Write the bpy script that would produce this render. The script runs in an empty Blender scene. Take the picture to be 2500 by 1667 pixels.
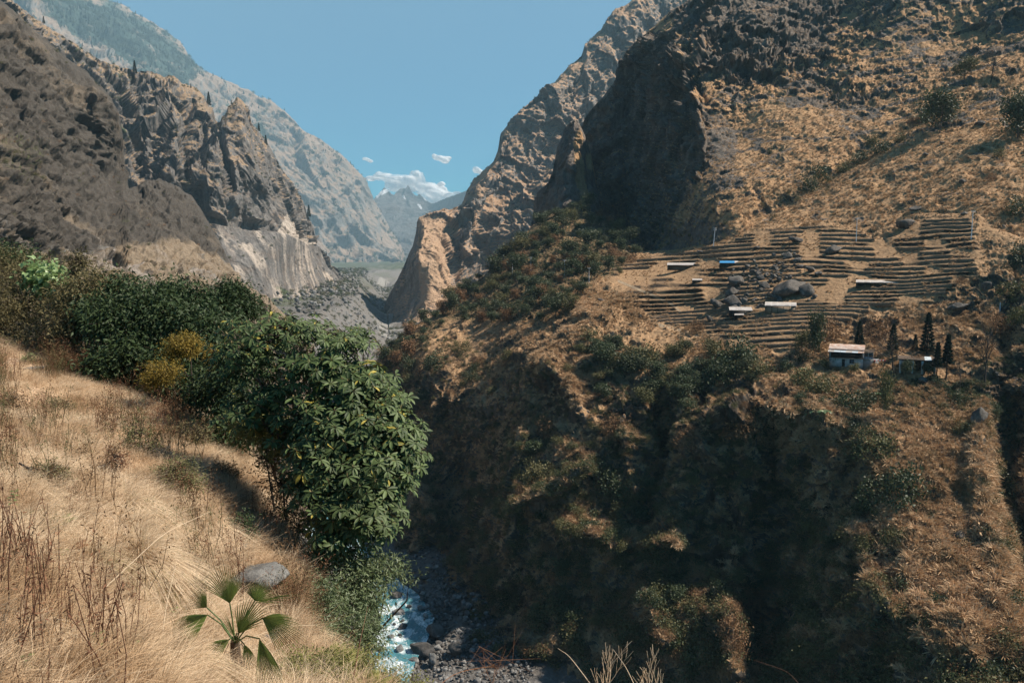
import bpy, math, random
import numpy as np
from mathutils import Vector, Matrix, Quaternion
R = math.radians
random.seed(7)
rng = np.random.default_rng(7)
scene = bpy.context.scene
col = scene.collection

# ------------------------------------------------------------------ camera
FPX, U0, V0, HOR = 1962.0, 1250.0, 833.5, 620.0      # focal length and horizon in photo pixels
PITCH = math.atan((V0 - HOR) / FPX)
cam_d = bpy.data.cameras.new('camera'); cam = bpy.data.objects.new('camera', cam_d); col.objects.link(cam)
cam_d.sensor_width = 36.0; cam_d.lens = 36.0 * FPX / 2500.0
cam_d.clip_start = 0.1; cam_d.clip_end = 60000
cam.location = (0, 0, 0); cam.rotation_euler = (math.pi / 2 - PITCH, 0, 0)
scene.camera = cam

# ------------------------------------------------------------------ light
SUN_AZ, SUN_EL = 84.0, 49.0
sd = Vector((math.sin(R(SUN_AZ)) * math.cos(R(SUN_EL)), math.cos(R(SUN_AZ)) * math.cos(R(SUN_EL)), math.sin(R(SUN_EL))))
w = bpy.data.worlds.new('World'); scene.world = w; w.use_nodes = True
nt = w.node_tree; nt.nodes.clear()
sky = nt.nodes.new('ShaderNodeTexSky'); sky.sky_type = 'NISHITA'; sky.sun_disc = False
sky.sun_elevation = R(SUN_EL); sky.sun_rotation = R(SUN_AZ); sky.altitude = 1500; sky.air_density = 1.0; sky.dust_density = 0.4; sky.ozone_density = 1.6
tint = nt.nodes.new('ShaderNodeMix'); tint.data_type = 'RGBA'; tint.blend_type = 'MULTIPLY'; tint.inputs[0].default_value = 1.0
tint.inputs[7].default_value = (0.21, 0.72, 0.87, 1)
bg = nt.nodes.new('ShaderNodeBackground'); bg.inputs['Strength'].default_value = 0.055
wo = nt.nodes.new('ShaderNodeOutputWorld')
nt.links.new(sky.outputs[0], tint.inputs[6]); nt.links.new(tint.outputs[2], bg.inputs[0]); nt.links.new(bg.outputs[0], wo.inputs[0])
sl = bpy.data.lights.new('sun', 'SUN'); sl.energy = 5.0; sl.angle = R(0.5); sl.color = (1.0, 0.90, 0.77)
so = bpy.data.objects.new('sun', sl); col.objects.link(so); so.rotation_euler = sd.to_track_quat('Z', 'Y').to_euler()
scene.view_settings.view_transform = 'Standard'; scene.view_settings.look = 'None'
scene.view_settings.exposure = 1.15; scene.view_settings.gamma = 1.0
scene.view_settings.use_curve_mapping = False
HAZE_DENSITY = 0.000055

# ------------------------------------------------------------------ geometry helpers
cP, sP = math.cos(PITCH), math.sin(PITCH)
def ray(u, v):
    """direction with unit forward distance for a photo pixel"""
    a = (np.asarray(u, float) - U0) / FPX; b = -(np.asarray(v, float) - V0) / FPX
    y = cP + b * sP; z = -sP + b * cP
    return a / y, np.ones_like(a * y), z / y
def W(u, v, Y):
    x, y, z = ray(u, v); Y = np.asarray(Y, float)
    return np.stack([x * Y, y * Y, z * Y], -1)
def WV(u, v, Y): return Vector(W(u, v, Y).tolist())
def to_px(P):
    P = np.asarray(P, float); x, y, z = P[..., 0], P[..., 1], P[..., 2]
    yc = y * cP - z * sP; zc = y * sP + z * cP
    return U0 + FPX * x / yc, V0 - FPX * zc / yc

def _h(ix, iy, iz, s):
    n = (ix.astype(np.int64) * 374761393 + iy.astype(np.int64) * 668265263 + iz.astype(np.int64) * 2147483647 + s * 974634777) & 0xffffffff
    n = ((n ^ (n >> 13)) * 1274126177) & 0xffffffff
    n = (n ^ (n >> 16)) * 2246822519 & 0xffffffff
    return ((n ^ (n >> 15)) & 0xffffff) / float(0xffffff) * 2 - 1
def vnoise(p, s=0):
    f = np.floor(p); i = f.astype(np.int64); t = p - f; t = t * t * t * (t * (t * 6 - 15) + 10)
    x, y, z = i[..., 0], i[..., 1], i[..., 2]; a, b, c = t[..., 0], t[..., 1], t[..., 2]
    def L(q, r, m): return q + (r - q) * m
    return L(L(L(_h(x, y, z, s), _h(x + 1, y, z, s), a), L(_h(x, y + 1, z, s), _h(x + 1, y + 1, z, s), a), b),
             L(L(_h(x, y, z + 1, s), _h(x + 1, y, z + 1, s), a), L(_h(x, y + 1, z + 1, s), _h(x + 1, y + 1, z + 1, s), a), b), c)
def fbm(p, o=4, s=0, g=0.5, l=2.03):
    r = 0; a = 1; t = 0
    for k in range(o):
        r = r + a * vnoise(p, s + k * 17); t += a; a *= g; p = p * l + 11.3
    return r / t
def ridged(p, o=4, s=0, g=0.5):
    r = 0; a = 1; t = 0; w_ = 1
    for k in range(o):
        n = (1 - np.abs(vnoise(p, s + k * 13))) ** 2
        r = r + a * n * w_; w_ = np.clip(n * 1.6, 0, 1); t += a; a *= g; p = p * 2.07 + 5.1
    return r / t
def worley(p, s=0):
    """random value of the nearest cell, distance to its border"""
    sh = p.shape[:-1]; p = p.reshape(-1, 3); f = np.floor(p).astype(np.int64); fr = p - f
    best = np.full(len(p), 9.0); sec = best.copy(); val = np.zeros(len(p))
    for a in (-1, 0, 1):
        for b in (-1, 0, 1):
            for c in (-1, 0, 1):
                x, y, z = f[:, 0] + a, f[:, 1] + b, f[:, 2] + c
                h = _h(x, y, z, s); h2 = (h * 7919.13) % 1.0; h3 = (h * 104729.7) % 1.0; h1 = (h * 611.953) % 1.0
                d = (a + h1 - fr[:, 0]) ** 2 + (b + h2 - fr[:, 1]) ** 2 + (c + h3 - fr[:, 2]) ** 2
                m = d < best; sec = np.where(m, best, np.minimum(sec, d)); val = np.where(m, h, val); best = np.where(m, d, best)
    return val.reshape(sh), (np.sqrt(sec) - np.sqrt(best)).reshape(sh)
def sm(x, a, b):
    t = np.clip((x - a) / (b - a), 0, 1); return t * t * (3 - 2 * t)
def seg_dist(u, v, pl):
    d = np.full(np.shape(u), 1e9)
    for (a, b), (c, e) in zip(pl[:-1], pl[1:]):
        dx, dy = c - a, e - b; t = np.clip(((u - a) * dx + (v - b) * dy) / (dx * dx + dy * dy + 1e-9), 0, 1)
        d = np.minimum(d, np.hypot(u - a - t * dx, v - b - t * dy))
    return d
def inpoly(u, v, pl):
    r = np.zeros(np.shape(u), bool); n = len(pl)
    for i in range(n):
        x1, y1 = pl[i]; x2, y2 = pl[(i + 1) % n]
        c = ((y1 > v) != (y2 > v)) & (u < (x2 - x1) * (v - y1) / (y2 - y1 + 1e-12) + x1)
        r ^= c
    return r
def soft(u, v, pl, w_):
    d = seg_dist(u, v, list(pl) + [pl[0]]); s = np.where(inpoly(u, v, pl), d, -d)
    return sm(s, -w_, w_)
class RBF:
    def __init__(self, pts, lam=1e-4):
        p = np.array(pts, float); self.c = p[:, :2] / 1000; y = np.log(p[:, 2]); n = len(y)
        K = self.k(self.c[:, None] - self.c[None]) + lam * np.eye(n)
        Q = np.concatenate([np.ones((n, 1)), self.c], 1)
        A = np.zeros((n + 3, n + 3)); A[:n, :n] = K; A[:n, n:] = Q; A[n:, :n] = Q.T
        self.w = np.linalg.solve(A, np.concatenate([y, np.zeros(3)]))
    def k(self, d):
        r2 = (d ** 2).sum(-1) + 1e-12; return 0.5 * r2 * np.log(r2)
    def __call__(self, u, v):
        sh = np.shape(u); u = np.ravel(u) / 1000; v = np.ravel(v) / 1000; r = self.w[-3] + self.w[-2] * u + self.w[-1] * v
        for (a, b), w_ in zip(self.c, self.w[:-3]):
            r2 = (u - a) ** 2 + (v - b) ** 2 + 1e-12; r = r + w_ * 0.5 * r2 * np.log(r2)
        return np.exp(r).reshape(sh)

def mk_mesh(name, V, F, mats, smooth=False, attrs=None, midx=None):
    """V (n,3); F list of arrays (m,3) or (m,4)"""
    if not isinstance(F, list): F = [F]
    F = [np.asarray(f, np.int32) for f in F if len(f)]
    me = bpy.data.meshes.new(name); V = np.ascontiguousarray(V, np.float32)
    me.vertices.add(len(V)); me.vertices.foreach_set('co', V.ravel())
    nl = sum(f.size for f in F); npoly = sum(len(f) for f in F)
    me.loops.add(nl); me.loops.foreach_set('vertex_index', np.concatenate([f.ravel() for f in F]))
    tot = np.concatenate([np.full(len(f), f.shape[1], np.int32) for f in F]); st = np.concatenate([[0], np.cumsum(tot)[:-1]]).astype(np.int32)
    me.polygons.add(npoly); me.polygons.foreach_set('loop_start', st); me.polygons.foreach_set('loop_total', tot)
    if smooth: me.polygons.foreach_set('use_smooth', np.ones(npoly, bool))
    if not isinstance(mats, (list, tuple)): mats = [mats]
    for m in mats: me.materials.append(m)
    if midx is not None: me.polygons.foreach_set('material_index', np.asarray(midx, np.int32))
    for k, a in (attrs or {}).items():
        a = np.asarray(a, np.float32)
        if a.ndim == 1:
            at = me.attributes.new(k, 'FLOAT', 'POINT'); at.data.foreach_set('value', a)
        else:
            at = me.attributes.new(k, 'FLOAT_COLOR', 'POINT'); at.data.foreach_set('color', np.ascontiguousarray(a).ravel())
    me.update(calc_edges=True); return me
def tag(o, label=None, cat=None, group=None, kind=None):
    if label: o['label'] = label
    if cat: o['category'] = cat
    if group: o['group'] = group
    if kind: o['kind'] = kind
    return o
def obj(name, me, parent=None, loc=None):
    o = bpy.data.objects.new(name, me); col.objects.link(o)
    if parent: o.parent = parent
    if loc is not None: o.location = loc
    return o
def empty(name, loc=(0, 0, 0), rz=0.0):
    o = bpy.data.objects.new(name, None); col.objects.link(o); o.location = loc; o.rotation_euler = (0, 0, rz); o.empty_display_size = 0.2
    return o
kids = {}
def copy_tree(o, parent=None):
    c = o.copy(); col.objects.link(c)
    if parent: c.parent = parent
    for ch in o.children: copy_tree(ch, c)
    return c

# ------------------------------------------------------------------ material helpers
class NT:
    def __init__(s, name):
        s.m = bpy.data.materials.new(name); s.m.use_nodes = True; s.t = s.m.node_tree; s.t.nodes.clear()
        s.out = s.n('ShaderNodeOutputMaterial')
    def n(s, ty, **k):
        x = s.t.nodes.new(ty)
        for a, b in k.items(): setattr(x, a, b)
        return x
    def set(s, sock, val):
        if isinstance(val, bpy.types.NodeSocket): s.t.links.new(val, sock)
        elif val is not None:
            if isinstance(val, (tuple, list)) and len(val) == 3 and sock.type == 'RGBA': val = (*val, 1)
            sock.default_value = val
    def math(s, op, a, b=None, c=None, clamp=False):
        x = s.n('ShaderNodeMath', operation=op); x.use_clamp = clamp
        s.set(x.inputs[0], a)
        if b is not None: s.set(x.inputs[1], b)
        if c is not None: s.set(x.inputs[2], c)
        return x.outputs[0]
    def mix(s, f, a, b, bt='MIX'):
        x = s.n('ShaderNodeMix', data_type='RGBA', blend_type=bt); x.clamp_factor = True
        s.set(x.inputs[0], f); s.set(x.inputs[6], a); s.set(x.inputs[7], b); return x.outputs[2]
    def noise(s, vec, scale, det=4, rough=0.6, dist=0.0, col_=False):
        x = s.n('ShaderNodeTexNoise'); s.set(x.inputs['Vector'], vec); s.set(x.inputs['Scale'], scale); s.set(x.inputs['Detail'], det)
        s.set(x.inputs['Roughness'], rough); s.set(x.inputs['Distortion'], dist); return x.outputs[1 if col_ else 0]
    def vor(s, vec, scale, feat='F1', out=0):
        x = s.n('ShaderNodeTexVoronoi', feature=feat); s.set(x.inputs['Vector'], vec); s.set(x.inputs['Scale'], scale); return x.outputs[out]
    def ramp(s, f, pts):
        x = s.n('ShaderNodeValToRGB'); s.set(x.inputs[0], f); e = x.color_ramp.elements
        e[0].position, e[0].color = pts[0][0], (*pts[0][1], 1); e[1].position, e[1].color = pts[-1][0], (*pts[-1][1], 1)
        for p, c in pts[1:-1]:
            q = e.new(p); q.color = (*c, 1)
        return x.outputs[0]
    def mr(s, f, a, b, c=0.0, d=1.0):
        x = s.n('ShaderNodeMapRange'); s.set(x.inputs[0], f); x.inputs[1].default_value = a; x.inputs[2].default_value = b
        x.inputs[3].default_value = c; x.inputs[4].default_value = d; return x.outputs[0]
    def pos(s): return s.n('ShaderNodeNewGeometry').outputs['Position']
    def vmul(s, v, m):
        x = s.n('ShaderNodeVectorMath', operation='MULTIPLY'); s.set(x.inputs[0], v); x.inputs[1].default_value = m; return x.outputs[0]
    def bump(s, h, dist, strength=1.0, nrm=None):
        x = s.n('ShaderNodeBump'); s.set(x.inputs['Height'], h); x.inputs['Distance'].default_value = dist; x.inputs['Strength'].default_value = strength
        if nrm is not None: s.set(x.inputs['Normal'], nrm)
        return x.outputs[0]
    def bsdf(s, colr, rough=0.8, nrm=None, spec=0.3, metal=0.0, transl=0.0):
        b = s.n('ShaderNodeBsdfPrincipled'); s.set(b.inputs['Base Color'], colr); s.set(b.inputs['Roughness'], rough)
        b.inputs['Specular IOR Level'].default_value = spec; b.inputs['Metallic'].default_value = metal
        if nrm is not None: s.set(b.inputs['Normal'], nrm)
        sh = b.outputs[0]
        if transl:
            t = s.n('ShaderNodeBsdfTranslucent'); s.set(t.inputs[0], colr); mx = s.n('ShaderNodeMixShader'); mx.inputs[0].default_value = transl
            s.t.links.new(sh, mx.inputs[1]); s.t.links.new(t.outputs[0], mx.inputs[2]); sh = mx.outputs[0]
        s.t.links.new(sh, s.out.inputs[0]); return s.m

def terrain_mat(name, px, grassA=(0.34, 0.205, 0.10), grassB=(0.17, 0.10, 0.05), rockA=(0.165, 0.15, 0.14), rockB=(0.055, 0.052, 0.05),
                green=(0.045, 0.055, 0.028), dark=(0.085, 0.065, 0.05), pale=(0.40, 0.34, 0.28), streak=0.0, bumpk=1.0):
    """px = metres per rendered pixel at this ground's typical distance"""
    t = NT(name); at = t.n('ShaderNodeAttribute', attribute_name='m')
    sp = t.n('ShaderNodeSeparateColor'); t.set(sp.inputs[0], at.outputs[0]); rock, grn, drk, pal = sp.outputs[0], sp.outputs[1], sp.outputs[2], at.outputs['Alpha']
    P = t.pos(); f = 1.0 / px
    n1 = t.noise(P, f * 0.28, 6, 0.72); n2 = t.noise(P, f * 0.045, 5, 0.65); n3 = t.noise(t.vmul(P, (1, 1, 0.3)), f * 0.12, 5, 0.7, 0.6)
    gcol = t.mix(t.mr(n1, 0.33, 0.66), grassB, grassA)
    gcol = t.mix(t.mr(n2, 0.42, 0.62, 0, 0.5), gcol, tuple(c * k for c, k in zip(grassA, (0.62, 0.58, 0.55))))
    rcol = t.mix(t.mr(n3, 0.3, 0.68), rockB, rockA)
    rcol = t.mix(t.mr(n1, 0.55, 0.75, 0, 0.6), rcol, tuple(c * 1.7 for c in rockA))
    rcol = t.mix(t.mr(n2, 0.5, 0.7, 0, 0.35), rcol, (0.22, 0.14, 0.085))
    if streak:
        st = t.noise(t.vmul(P, (1, 1, 0.05)), f * 0.16, 4, 0.6); rcol = t.mix(t.mr(st, 0.42, 0.58, 0, streak), rcol, (0.04, 0.038, 0.037))
    fr = t.math('ADD', rock, t.math('MULTIPLY', t.math('SUBTRACT', n1, 0.5), 1.1))
    c = t.mix(t.mr(fr, 0.42, 0.58), gcol, rcol)
    c = t.mix(t.mr(t.math('ADD', drk, t.math('MULTIPLY', t.math('SUBTRACT', n1, 0.5), 0.7)), 0.35, 0.75), c, t.mix(t.mr(n3, 0.35, 0.7), dark, tuple(x * 1.9 for x in dark)))
    c = t.mix(t.mr(t.math('ADD', grn, t.math('MULTIPLY', t.math('SUBTRACT', n1, 0.5), 1.6)), 0.45, 0.6), c, t.mix(t.mr(n2, 0.35, 0.65), green, tuple(x * 1.7 for x in green)))
    c = t.mix(t.mr(t.math('ADD', pal, t.math('MULTIPLY', t.math('SUBTRACT', n1, 0.5), 0.6)), 0.4, 0.6), c, t.mix(t.mr(n3, 0.3, 0.7), pale, tuple(x * 0.55 for x in pale)))
    b1 = t.bump(n3, px * 6.0 * bumpk, 0.6); b2 = t.bump(n1, px * 3.0 * bumpk, 0.7, b1)
    return t.bsdf(c, 0.92, b2, 0.12)

def leaf_mat(name, a, b, c2=None, transl=0.25, rough=0.5, spec=0.4, obr=0.35, patch=None, psc=0.8):
    """colour from the per-leaf attribute plus a per-object shift"""
    t = NT(name); at = t.n('ShaderNodeAttribute', attribute_name='shade').outputs['Fac']; oi = t.n('ShaderNodeObjectInfo').outputs['Random']
    c = t.mix(at, a, b)
    c = t.mix(t.math('MULTIPLY', oi, obr), c, c2 if c2 else tuple(x * 0.5 for x in a))
    if patch: c = t.mix(t.mr(t.noise(t.pos(), psc, 4, 0.6), 0.44, 0.62, 0, 0.85), c, patch)
    return t.bsdf(c, rough, None, spec, 0, transl)
def simple_mat(name, a, b, scale, rough=0.7, bumpd=0.0, metal=0.0, spec=0.3, det=5, stretch=(1, 1, 1), local=False):
    t = NT(name); P = t.n('ShaderNodeTexCoord').outputs['Object'] if local else t.pos()
    n = t.noise(t.vmul(P, stretch), scale, det, 0.65); c = t.mix(t.mr(n, 0.3, 0.7), a, b)
    return t.bsdf(c, rough, t.bump(n, bumpd) if bumpd else None, spec, metal)

# ------------------------------------------------------------------ terrain layers
LAY = {}
class Layer:
    def __init__(s, name, u0, u1, nu, nv, top, bot, ctrl, mat, disp=None, feats=(), vt=None, toprough=0.0, toproughf=0.02, rnd=(0, 1), back=(100, 80, 6), masks=None, smooth=True, tpow=1.0, flat=None, yfun=None, unit_m=1.0, bexp=1.6):
        # unit_m: how many metres one unit of this layer's control distances stands for
        s.rbf = RBF(ctrl); s.us = np.linspace(u0, u1, nu); tp = np.array(top, float); bt = np.array(bot, float)
        s.top = np.interp(s.us, tp[:, 0], tp[:, 1])
        if toprough:
            q = np.stack([s.us * toproughf, s.us * 0, s.us * 0], -1); s.top = s.top + toprough * fbm(q, 5, 3, 0.62)
        s.bot = np.interp(s.us, bt[:, 0], bt[:, 1])
        t = (np.linspace(0, 1, nv) ** tpow)[:, None]; kk = np.exp(-(np.linspace(-2.5, 2.5, 61)) ** 2); kk /= kk.sum(); hw = max(3, int(70 / (s.us[1] - s.us[0]) / 2))
        kk = np.exp(-(np.linspace(-2, 2, 2 * hw + 1)) ** 2); kk /= kk.sum(); st_ = np.convolve(np.pad(s.top, hw, mode='edge'), kk, 'valid')
        Vg = st_[None] + (s.bot - st_)[None] * t; Vg = Vg + (s.top - st_)[None] * np.exp(-(Vg - st_[None]) / 90.0) * (1 - t); Ug = np.repeat(s.us[None], nv, 0)
        s.U, s.V, s.t = Ug, Vg, t[:, 0]
        Y = yfun(s.rbf, Ug, Vg) if yfun else s.rbf(Ug, Vg)
        for pl, wd, am in feats: Y = Y + am * np.exp(-(seg_dist(Ug, Vg, pl) / wd) ** 2)
        if rnd[0]: Y = Y + rnd[0] * np.exp(-(Vg - s.top[None]) / rnd[1])
        P = W(Ug, Vg, Y)
        if disp is not None:
            N0 = np.cross(np.gradient(P, axis=0), np.gradient(P, axis=1)); N0 /= np.linalg.norm(N0, axis=-1, keepdims=True) + 1e-9
            N0 *= np.where((N0 * P).sum(-1, keepdims=True) > 0, -1, 1)
            for _ in range(3):
                for ax_ in (0, 1):
                    pd = [(0, 0)] * 3; pd[ax_] = (7, 6); cs = np.cumsum(np.pad(N0, pd, mode='edge'), axis=ax_); cs = np.concatenate([np.zeros_like(np.take(cs, [0], ax_)), cs], ax_); n_ = N0.shape[ax_]
                    N0 = (np.take(cs, np.arange(13, 13 + n_), ax_) - np.take(cs, np.arange(0, n_), ax_)) / 13
            N0 /= np.linalg.norm(N0, axis=-1, keepdims=True) + 1e-9; rd = P / np.linalg.norm(P, axis=-1, keepdims=True)
            dr = 0.55 * N0 - 0.45 * rd; dr[:12] = dr[:12] * np.linspace(0, 1, 12)[:, None, None] - rd[:12] * np.linspace(1, 0, 12)[:, None, None]
            P = P - dr * disp(P, Ug, Vg)[..., None]
        P = P * unit_m; s.P = P; L_, D_, K_ = back; back = (L_ * unit_m, D_ * unit_m, K_)
        du = np.gradient(P, axis=1); dv = np.gradient(P, axis=0); N = np.cross(dv, du); N /= np.linalg.norm(N, axis=-1, keepdims=True) + 1e-9
        N *= np.where((N * P).sum(-1, keepdims=True) > 0, -1, 1); s.N = N
        m = masks(P, N, Ug, Vg) if masks else (np.zeros(Ug.shape),) * 4
        M = np.stack([np.broadcast_to(np.clip(x, 0, 1), Ug.shape) for x in m], -1); s.M = M
        # the far side of the crest
        L, D, K = back; rows = []; d = P[0].copy(); d[:, 2] = 0; d /= np.linalg.norm(d, axis=1, keepdims=True)
        for k in range(K, 0, -1):
            q = k / K; r = P[0] + d * L * q; r[:, 2] -= D * q ** bexp; r[:, 2] += 0.04 * D * vnoise(r / (0.2 * L), 5) * q; rows.append(r)
        AP = np.concatenate([np.array(rows), P]); AM = np.concatenate([np.repeat(M[:1], K, 0), M])
        nr = AP.shape[0]; i = np.arange(nr - 1)[:, None] * nu + np.arange(nu - 1)[None]; i = i.ravel()
        F = np.stack([i, i + nu, i + nu + 1, i + 1], 1)
        s.ob = obj(name, mk_mesh(name, AP.reshape(-1, 3), F, mat, smooth, {'m': AM.reshape(-1, 4)})); s.ob['kind'] = 'structure'
        LAY[name] = s
    def at(s, u, v, A=None):
        A = s.P if A is None else A
        if not hasattr(s, 'PU'): s.PU, s.PV = to_px(s.P)
        cu, cv = float(u), float(v)
        for k in range(4):      # the relief moves points off their grid pixel: walk back to the wanted one
            j = float(np.clip((cu - s.us[0]) / (s.us[-1] - s.us[0]) * (len(s.us) - 1), 0, len(s.us) - 1.001)); j0 = int(j)
            i = float(np.clip(np.interp(cv, s.V[:, j0], np.arange(len(s.t))), 0, len(s.t) - 1.001)); i0 = int(i); a = i - i0; b = j - j0
            g = lambda B: (B[i0, j0] * (1 - a) + B[i0 + 1, j0] * a) * (1 - b) + (B[i0, j0 + 1] * (1 - a) + B[i0 + 1, j0 + 1] * a) * b
            cu += 0.7 * (u - g(s.PU)); cv += 0.7 * (v - g(s.PV))
        return g(A)
    def pt(s, u, v): return Vector(s.at(u, v).tolist())
    def sample(s, n, wfun, seed):
        """n random points by area weighted with wfun(u,v,N,M); returns P, N, u, v"""
        r = np.random.default_rng(seed); P = s.P
        a = np.linalg.norm(np.cross(P[1:, :-1] - P[:-1, :-1], P[:-1, 1:] - P[:-1, :-1]), axis=-1)
        wt = a * np.clip(wfun(s.U[:-1, :-1], s.V[:-1, :-1], s.N[:-1, :-1], s.M[:-1, :-1]), 0, None); wt = wt.ravel(); wt /= wt.sum()
        k = r.choice(len(wt), n, p=wt); i, j = np.divmod(k, P.shape[1] - 1); a = r.random((n, 1)); b = r.random((n, 1))
        Q = (P[i, j] * (1 - a) + P[i + 1, j] * a) * (1 - b) + (P[i, j + 1] * (1 - a) + P[i + 1, j + 1] * a) * b
        return Q, s.N[i, j], s.U[i, j], s.V[i, j]

def cliffs(am, sc, seed=0, vert=0.35, sharp=1.0, small=0.25, o=6, block=0.5):
    """craggy rock: displacement in metres along the line of sight"""
    def f(P, U, V):
        wv = np.stack([fbm(P / (sc * 0.5), 3, seed + 1), fbm(P / (sc * 0.5), 3, seed + 2), fbm(P / (sc * 0.5), 3, seed + 3)], -1)
        wq = P + sc * 0.28 * wv
        q = wq / sc * np.array([1, 1, vert])
        r = ridged(q, o, seed) - 0.5; b = fbm(P / (sc * 0.22), 6, seed + 40, 0.62)
        mod = 0.55 + 0.9 * sm(fbm(P / (sc * 1.7), 2, seed + 60), -0.4, 0.5)
        w1, e1 = worley((P + sc * 0.16 * wv) / (sc * 0.34) * np.array([1, 1, 0.5]), seed + 5); w2, e2 = worley((P + sc * 0.08 * wv) / (sc * 0.12) * np.array([1, 1, 0.6]), seed + 6)
        blk = w1 * 0.3 + w2 * 0.14 - 0.12 * sm(e1, 0, 0.12) - 0.05 * sm(e2, 0, 0.15)
        return -am * mod * (0.62 * r * sharp + small * b + block * blk)
    return f

# far peaks --------------------------------------------------------
m_far = terrain_mat('far_peak_rock', 19, grassA=(0.16, 0.15, 0.14), grassB=(0.10, 0.1, 0.1), pale=(0.85, 0.85, 0.88))
def mk_far(P, N, U, V):
    snow = np.maximum.reduce([soft(U, V, [(925, 482), (948, 458), (952, 466), (930, 478)], 2), soft(U, V, [(918, 478), (930, 466), (945, 462), (920, 484)], 1.5),
        soft(U, V, [(980, 478), (986, 476), (992, 486), (986, 484)], 1.5), soft(U, V, [(1032, 482), (1037, 480), (1043, 492), (1038, 490)], 1.5), soft(U, V, [(1018, 500), (1026, 500), (1032, 512), (1027, 512)], 1.2)])
    return 0.7, 0.1, 0, snow
Layer('far_mountains', 700, 1350, 300, 90, [(700, 520), (850, 500), (910, 490), (925, 472), (938, 457), (952, 470), (962, 476), (975, 462), (984, 459), (990, 462), (996, 452), (1001, 458), (1006, 470), (1018, 479), (1024, 474), (1040, 488), (1056, 497), (1100, 480), (1138, 466), (1200, 450), (1350, 430)],
      [(700, 720), (1350, 720)], [(700, 500, 6600), (1000, 455, 6600), (1056, 497, 6300), (1130, 470, 5600), (1350, 430, 5400), (700, 720, 4600), (1350, 720, 4200), (1000, 600, 5400)], m_far,
      cliffs(170, 800, 3, 0.5), toprough=3, toproughf=0.12, back=(1200, 900, 4), masks=mk_far, unit_m=1.9)

# valley's left far mountain ---------------------------------------
m_lf = terrain_mat('left_far_slope', 8.0, grassA=(0.34, 0.25, 0.185), grassB=(0.20, 0.15, 0.115), green=(0.035, 0.05, 0.04), rockA=(0.24, 0.22, 0.2), rockB=(0.12, 0.11, 0.1))
WOODS = [(-300, -400), (300, -20), (520, 160), (600, 330), (560, 300), (470, 190), (330, 200), (180, 60), (-100, -100)]
def mk_lf(P, N, U, V):
    n = fbm(P / 160, 5, 21); g = soft(U, V, [(60, -60), (270, 0), (430, 90), (500, 175), (470, 190), (420, 190), (380, 160), (300, 130), (200, 80), (60, 0)], 18) * 0.9
    g = np.maximum(g, soft(U, V, [(300, 150), (430, 160), (480, 185), (450, 200), (330, 190)], 10)); g = np.maximum(g, 0.85 * soft(U, V, [(620, 265), (650, 270), (670, 320), (640, 310)], 8))
    g = np.clip(g - 0.25 + 0.55 * n, 0, 1) + 0.30 * sm(V, 560, 700) + 0.12 + 0.5 * sm(fbm(P / 60, 3, 5), 0.15, 0.5)
    return 0.32 + 0.35 * fbm(P / 90, 4, 8) + 0.4 * sm(1 - N[..., 2], 0.45, 0.8), g, 0.15, 0
Layer('left_far_mountain', -300, 1000, 460, 260, [(-300, -380), (0, -210), (150, -90), (270, 0), (330, 30), (400, 70), (440, 100), (470, 150), (500, 172), (560, 205), (610, 220), (660, 245), (700, 275), (750, 325), (800, 350), (840, 385), (880, 425), (892, 450), (905, 480), (925, 510), (950, 555), (985, 610), (1000, 650)],
      [(-300, 760), (700, 760), (860, 740), (960, 700), (1000, 690)],
      [(-300, -380, 3000), (0, -200, 3050), (270, 0, 3000), (500, 170, 3000), (700, 280, 3100), (880, 420, 3200), (985, 610, 3200), (0, 0, 2300), (250, 150, 2350), (500, 350, 2450), (700, 480, 2600), (850, 560, 2750), (700, 650, 2200), (850, 660, 2300), (950, 680, 2450), (-300, 700, 1700), (400, 700, 1900)], m_lf,
      cliffs(150, 500, 11, 0.6, 1.0, 0.22), toprough=9, toproughf=0.03, rnd=(150, 25), back=(800, 600, 5), masks=mk_lf, unit_m=2.9)

# left middle cliff with pinnacles ---------------------------------
m_lm = terrain_mat('left_cliff_rock', 1.35, grassA=(0.36, 0.26, 0.17), grassB=(0.18, 0.13, 0.09), rockA=(0.22, 0.20, 0.185), rockB=(0.075, 0.07, 0.066), pale=(0.50, 0.42, 0.35), streak=0.35, dark=(0.10, 0.085, 0.07))
def mk_lm(P, N, U, V):
    n = fbm(P / 40, 5, 33); slab = soft(U, V, [(505, 520), (600, 545), (720, 560), (770, 600), (820, 680), (875, 790), (560, 790), (540, 690)], 10)
    dz = N[..., 2]; g = sm(dz + 0.35 * n, 0.5, 0.75)
    rock = 1 - g * (1 - slab * 0.7); rock = rock + 0.5 * soft(U, V, [(500, 420), (560, 400), (700, 470), (760, 560), (640, 560), (540, 520)], 15)
    road = np.exp(-(seg_dist(U, V, [(520, 552), (600, 568), (660, 570), (720, 585)]) / 3.0) ** 2); scar = soft(U, V, [(675, 575), (690, 545), (700, 520), (735, 560), (770, 600), (720, 590)], 5)
    grey = soft(U, V, [(0, -50), (100, 20), (230, 120), (340, 175), (310, 420), (250, 240), (100, 110), (0, 40)], 15)
    green = 0.55 * grey * sm(fbm(P / 25, 3, 2), 0.0, 0.4) + 0.4 * sm(fbm(P / 14, 3, 77), 0.25, 0.6) * (1 - slab) + 0.9 * soft(U, V, [(655, 700), (690, 715), (700, 750), (670, 740)], 5)
    pale = np.maximum.reduce([road, 0.75 * scar, slab * (0.36 + 0.75 * fbm(P / np.array([26., 26., 90.]), 4, 3))])
    return rock, green, 0.5 * sm(fbm(P / 90, 4, 66), 0.0, 0.5), pale
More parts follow.
